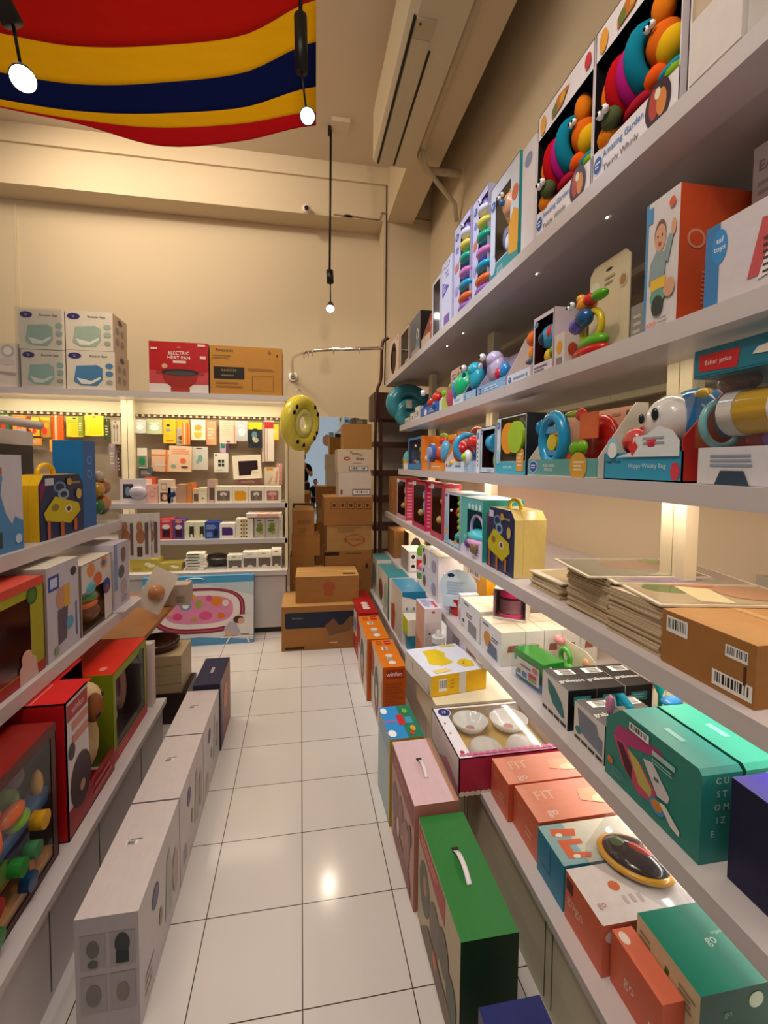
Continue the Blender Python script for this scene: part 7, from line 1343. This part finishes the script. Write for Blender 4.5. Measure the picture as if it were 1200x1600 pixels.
mb = MB(); mb.ball((.06, .06, .18), (.06, .05, .11), M('#c8ae84', 'cloth'), 16, 10); mb.ball((.06, .05, .32), (.06, .055, .065), M('#d2b88c', 'cloth'), 16, 10); mb.ball((.035, .01, .31), (.035, .03, .05), M('#8c5632', 'cloth')); mb.ball((.11, .07, .22), (.03, .03, .05), M('#a86c3c', 'cloth')); mb.ball((.025, -.008, .29), (.014, .012, .01), M('#1c1414', 'gloss')); mb.ball((.08, .0, .335), (.008, .006, .01), M('#141010', 'gloss')); mb.ball((.0, .08, .33), (.02, .03, .06), M('#7c4424', 'cloth')); mb.build('plush_puppy', t)
window_box('doll_box', 'large red-lidded lime window box with baby doll on the low left counter', 'doll box', l3(1.85, 2.235), .27, .35, {'*': '#c8241c', 'F': '#8f9a1c', 'T': '#e4301c', 'L': '#7c8a14'}, (.08, .14, .92, .9), [('s', (-.1, .3, .3), (.16, .1, .14), '#d8b8a8'), ('s', (.05, .3, .55), (.14, .08, .3), '#6a3c4a'), ('s', (-.25, .3, .66), (.12, .08, .16), '#8fb05c'), ('s', (.25, .3, .5), (.1, .08, .3), '#b88a74'), ('s', (.0, .3, .8), (.1, .1, .1), '#dcb49c')], {'F': [('R', 0, 0, 1, .13, '#b01c24'), ('E', .8, .88, .07, .06, '#2f6a28'), ('L', .1, .03, .5, .1, 2, '#d8707c')], 'T': [('T', 'Boutique', .45, .72, .1, '#f4b0a0', 0, .8), ('E', .15, .2, .05, .05, '#f09484')]}, GT3, inner='#4a3430')
# boxes on the floor along the island
def hasp(r, w, d, h):
    mb = MB(); mb.art((-w / 2, 0, h), (1, 0, 0), (0, 1, 0), (0, 0, 1), w, d, [('B', .56, .5, .60, .72), ('R', .61, .44, .615, .66, '#2c2422')]); mb.build('barcode_sticker', r)
side = [('E', .34 + .0, .72, .08, .10, '#3c3a66'), ('E', .34, .72, .065, .075, '#5a587c'), ('P', [(.56, .2), (.62, .74), (.7, .8), (.78, .5), (.74, .14)], '#a8aca4'), ('E', .45, .4, .035, .08, '#8a8458'), ('E', .85, .4, .08, .22, '#b49c98'), ('L', .1, .1, .3, .3, 3, '#c4bcc0')]
end = [('R', .08, .58, .48, .86, '#a49c9c'), ('R', .54, .58, .94, .86, '#a49c9c'), ('R', .08, .22, .48, .52, '#a49c9c'), ('R', .54, .22, .94, .52, '#a49c9c'), ('E', .28, .74, .1, .07, '#6a6a66'), ('E', .74, .76, .12, .09, '#33393a'), ('R', .64, .6, .84, .7, '#24282c'), ('E', .28, .36, .12, .09, '#7c7674'), ('E', .74, .36, .1, .08, '#847a70'), ('E', .28, .62, .08, .03, '#5c5c5a')]
for ya, yb, l in ((1.195, 1.592, 'white carton on the floor nearest the viewer on the left'), (1.597, 1.975, 'white carton on the floor second from the viewer on the left'), (1.98, 2.365, 'white carton on the floor third from the viewer on the left')):
    carton('white_carton', l, 'carton', dict(loc=(-.405, (ya + yb) / 2, .0008), rz=HP, w=yb - ya), .148, .32, {'*': '#c9bfc0', 'F': '#cdc4c8', 'T': '#d6cccc', 'L': '#b4abae'}, {'F': side, 'L': end[::1]}, 'white cartons on the floor along the island', parts=hasp)
carton('navy_box', 'slim navy box with small white handle standing beyond the white cartons', 'box', dict(loc=(-.40, 2.53, .0008), rz=HP, w=.33), .13, .345, {'*': '#12163c', 'F': '#8c5a58', 'T': '#161c44', 'L': '#10132f'}, {'F': [('P', [(0, 0), (.25, 0), (.1, 1), (0, 1)], '#161c4c'), ('E', .5, .6, .2, .2, '#c8806c')], 'T': [('R', .42, .44, .62, .56, '#b4b4b8')]}, None)
# kraft boxes and basin between island and table
carton('dark_crate', 'dark lower crate behind the end of the left island', 'crate', BF(-.98, -.63, .0, 2.66), .26, .17, '#2a1a14', None, None)
for i in range(2):
    carton('kraft_box', ['lower kraft paper box wrapped in film at the island end', 'upper kraft paper box wrapped in film at the island end'][i], 'box', BF(-.96, -.655, .171 + .105 * i, 2.67), .24, .104, {'*': '#b09a78', 'F': '#a89270'}, {'F': [('P', [(0, .3), (1, .5), (1, .55), (0, .36)], '#8c7656')]}, 'kraft boxes at the island end')
t = thing('round_basin', 'dark brown round basin lying on the kraft boxes', 'basin', (-.82, 2.80, .3805)); mb = MB(); mb.lathe([(.09, 0), (.12, .02), (.125, .05), (.115, .05), (.108, .024), (.0, .015)], M('#3a1e16', 'gloss'), n=28, cap=False); mb.build('basin_shell', t)
t = thing('white_tube_pack', 'slim white upright pack against the end of the red-lidded doll box', 'pack', (-.72, 2.28, .3008)); mb = MB(); mb.box(-.03, .03, 0, .05, 0, .30, '#cfc4bc'); mb.build('pack_body', t)

# ================================================================ people seen in the mirror
SKIN, HAIR, BLACK = M('#a8744f', 'satin'), M('#17110e', 'matte'), M('#15151a', 'cloth')
def skinned(name, verts, edges, radii, mat, parent, root=0):
    me = bpy.data.meshes.new(name); me.from_pydata(verts, edges, [])
    o = bpy.data.objects.new(name, me); COL.objects.link(o); o.parent = parent
    me.materials.append(mat)
    m = o.modifiers.new('skin', 'SKIN'); m.use_smooth_shade = True
    if not me.skin_vertices:
        bpy.context.view_layer.update()
    lay = me.skin_vertices[0] if me.skin_vertices else None
    if lay:
        for i, r in enumerate(radii):
            lay.data[i].radius = r if isinstance(r, tuple) else (r, r)
        lay.data[root].use_root = True
    s = o.modifiers.new('sub', 'SUBSURF'); s.levels = 1; s.render_levels = 2
    return o
def person(label, loc, s, shirt, pants, phone):
    t = thing('person', label, 'person', loc, 0)
    V = [(0, 0, .95), (0, 0, 1.10), (0, .0, 1.28), (0, 0, 1.42), (0, .01, 1.50),
         (-.10, 0, .90), (-.11, .01, .50), (-.11, 0, .09), (-.11, .12, .04), (.10, 0, .90), (.11, .01, .50), (.11, 0, .09), (.11, .12, .04), (-.17, 0, 1.38), (.17, 0, 1.38)]
    if phone: V += [(-.22, .10, 1.16), (-.07, .26, 1.36), (.22, .10, 1.16), (.07, .26, 1.36)]
    else: V += [(-.2, 0, 1.12), (-.2, .06, .88), (.2, 0, 1.12), (.2, .06, .88)]
    V = [(x * s, y * s, z * s) for x, y, z in V]
    E_ = [(0, 1), (1, 2), (2, 3), (3, 4), (0, 5), (5, 6), (6, 7), (7, 8), (0, 9), (9, 10), (10, 11), (11, 12), (3, 13), (3, 14), (13, 15), (15, 16), (14, 17), (17, 18)]
    R_ = [(.15, .11), (.14, .10), (.17, .11), (.11, .08), .052, .085, .062, .042, .035, .085, .062, .042, .035, .055, .055, .042, .030, .042, .030]
    R_ = [tuple(q * s for q in r) if isinstance(r, tuple) else r * s for r in R_]
    skinned('body', V, E_, R_, SKIN, t)
    # clothes: shirt and trousers as slightly larger shells on the same skeleton
    sv = [0, 1, 2, 3, 13, 14]; idx = {v: i for i, v in enumerate(sv)}
    V2 = [V[i] for i in sv] + [tuple((Vector(V[13]) * .35 + Vector(V[15]) * .65)), tuple((Vector(V[14]) * .35 + Vector(V[17]) * .65))]
    skinned('shirt', V2, [(0, 1), (1, 2), (2, 3), (3, 4), (3, 5), (4, 6), (5, 7)], [(.165 * s, .125 * s), (.155 * s, .115 * s), (.18 * s, .125 * s), (.115 * s, .09 * s), .066 * s, .066 * s, .055 * s, .055 * s], shirt, t)
    V3 = [V[0], V[5], V[6], V[7], V[9], V[10], V[11]]
    skinned('trousers', V3, [(0, 1), (1, 2), (2, 3), (0, 4), (4, 5), (5, 6)], [(.16 * s, .12 * s), .098 * s, .075 * s, .06 * s, .098 * s, .075 * s, .06 * s], pants, t)
    mb = MB(); hz = 1.60 * s
    mb.ball((0, .01 * s, hz), (.075 * s, .092 * s, .115 * s), SKIN, 20, 14); mb.ball((0, .10 * s, hz - .01 * s), (.014 * s, .02 * s, .02 * s), SKIN, 8, 6)
    for sx in (-1, 1):
        mb.ball((sx * .076 * s, 0, hz - .005 * s), (.012 * s, .02 * s, .03 * s), SKIN, 8, 6)
        mb.ball((sx * .03 * s, .092 * s, hz + .015 * s), (.013 * s, .008 * s, .008 * s), M('#efe9e2', 'gloss'), 8, 6); mb.ball((sx * .03 * s, .099 * s, hz + .015 * s), (.006 * s, .004 * s, .006 * s), M('#1a1210', 'gloss'), 8, 6)
    mb.ball((0, .09 * s, hz - .055 * s), (.028 * s, .01 * s, .008 * s), M('#8a4a40', 'satin'), 8, 6)
    mb.build('head', t)
    mb = MB(); mb.ball((0, -.012 * s, hz + .03 * s), (.085 * s, .095 * s, .105 * s), HAIR, 18, 12); mb.build('hair', t)
    for k, (hi, sx) in enumerate(((16, -1), (18, 1))):
        h = Vector(V[hi]); mb = MB()
        up = Vector((0, .1, 1)).normalized() if phone else Vector((0, .15, -1)).normalized()
        inn = Vector((-sx, 0, 0))
        mb.ball(tuple(h + up * .03 * s), (.022 * s, .034 * s if not phone else .018 * s, .045 * s), SKIN, 12, 8)
        for f in range(4):
            b = h + up * (.055 + .004 * (f in (1, 2))) * s + Vector((0, (f - 1.5) * .017 * s, 0)) if not phone else h + up * (.01 + .019 * f) * s + Vector((0, .012 * s, 0))
            d1 = (up if not phone else (inn * .8 + Vector((0, .5, 0))).normalized())
            L = (.030, .034, .032, .025)[f] * s
            p2 = b + d1 * L; p3 = p2 + (d1 + inn * .7).normalized() * L * .8
            mb.tube([tuple(b), tuple(p2), tuple(p3)], [.0085 * s, .0078 * s, .0062 * s], SKIN, 8)
        b = h + up * .02 * s + inn * .012 * s
        mb.tube([tuple(b), tuple(b + (inn + up).normalized() * .03 * s), tuple(b + (inn * .6 + up).normalized() * .055 * s)], [.011 * s, .0095 * s, .0075 * s], SKIN, 8)
        mb.build('hand', t)
    for sx in (-1, 1):
        mb = MB(); mb.ball((sx * .11 * s, .06 * s, .035 * s), (.045 * s, .13 * s, .034 * s), M('#1b1b1e', 'satin'), 12, 8); mb.build('shoe', t)
    return t
pr = person('person in a black T-shirt holding up a phone, seen only in the mirror', (.03, -.40, .001), 1.0, BLACK, M('#22242c', 'cloth'), True)
mb = MB(); mb.box(-.037, .037, -.004, .004, -.075, .075, '#101014', {'B': '#1c1c22'}); mb.cyl((-.018, .004, .05), .01, .002, '#2c2c34', 'y'); tag(mb.build('mobile_phone', None, (.03, -.10, 1.40)), 'black phone held up in the hands of the person in the mirror', 'phone')
person('small child in dark clothes standing beside the person, seen only in the mirror', (.36, -.75, .001), .62, M('#1a2030', 'cloth'), M('#1c2434', 'cloth'), False)
for x, z, c, l in ((-.02, 2.25, '#3c3a8c', 'purple balloon floating behind the viewer, seen in the mirror'), (.72, 2.12, '#d8a088', 'peach balloon floating behind the viewer, seen in the mirror')):
    t = thing('balloon', l, 'balloon', (x, -2.2, z), 0, 'balloons at the shop front' if 0 else None)
    mb = MB(); mb.ball((0, 0, 0), (.13, .13, .16), M(c, 'gloss'), 18, 12); mb.ball((0, 0, -.165), (.015, .015, .015), M(c, 'gloss'), 8, 6); mb.build('balloon_skin', t)
    mb = MB(); mb.tube([(0, 0, -.17), (.02, 0, -.8), (0, 0, -z + .01)], .002, '#d8d0c8', 5); mb.build('string', t)
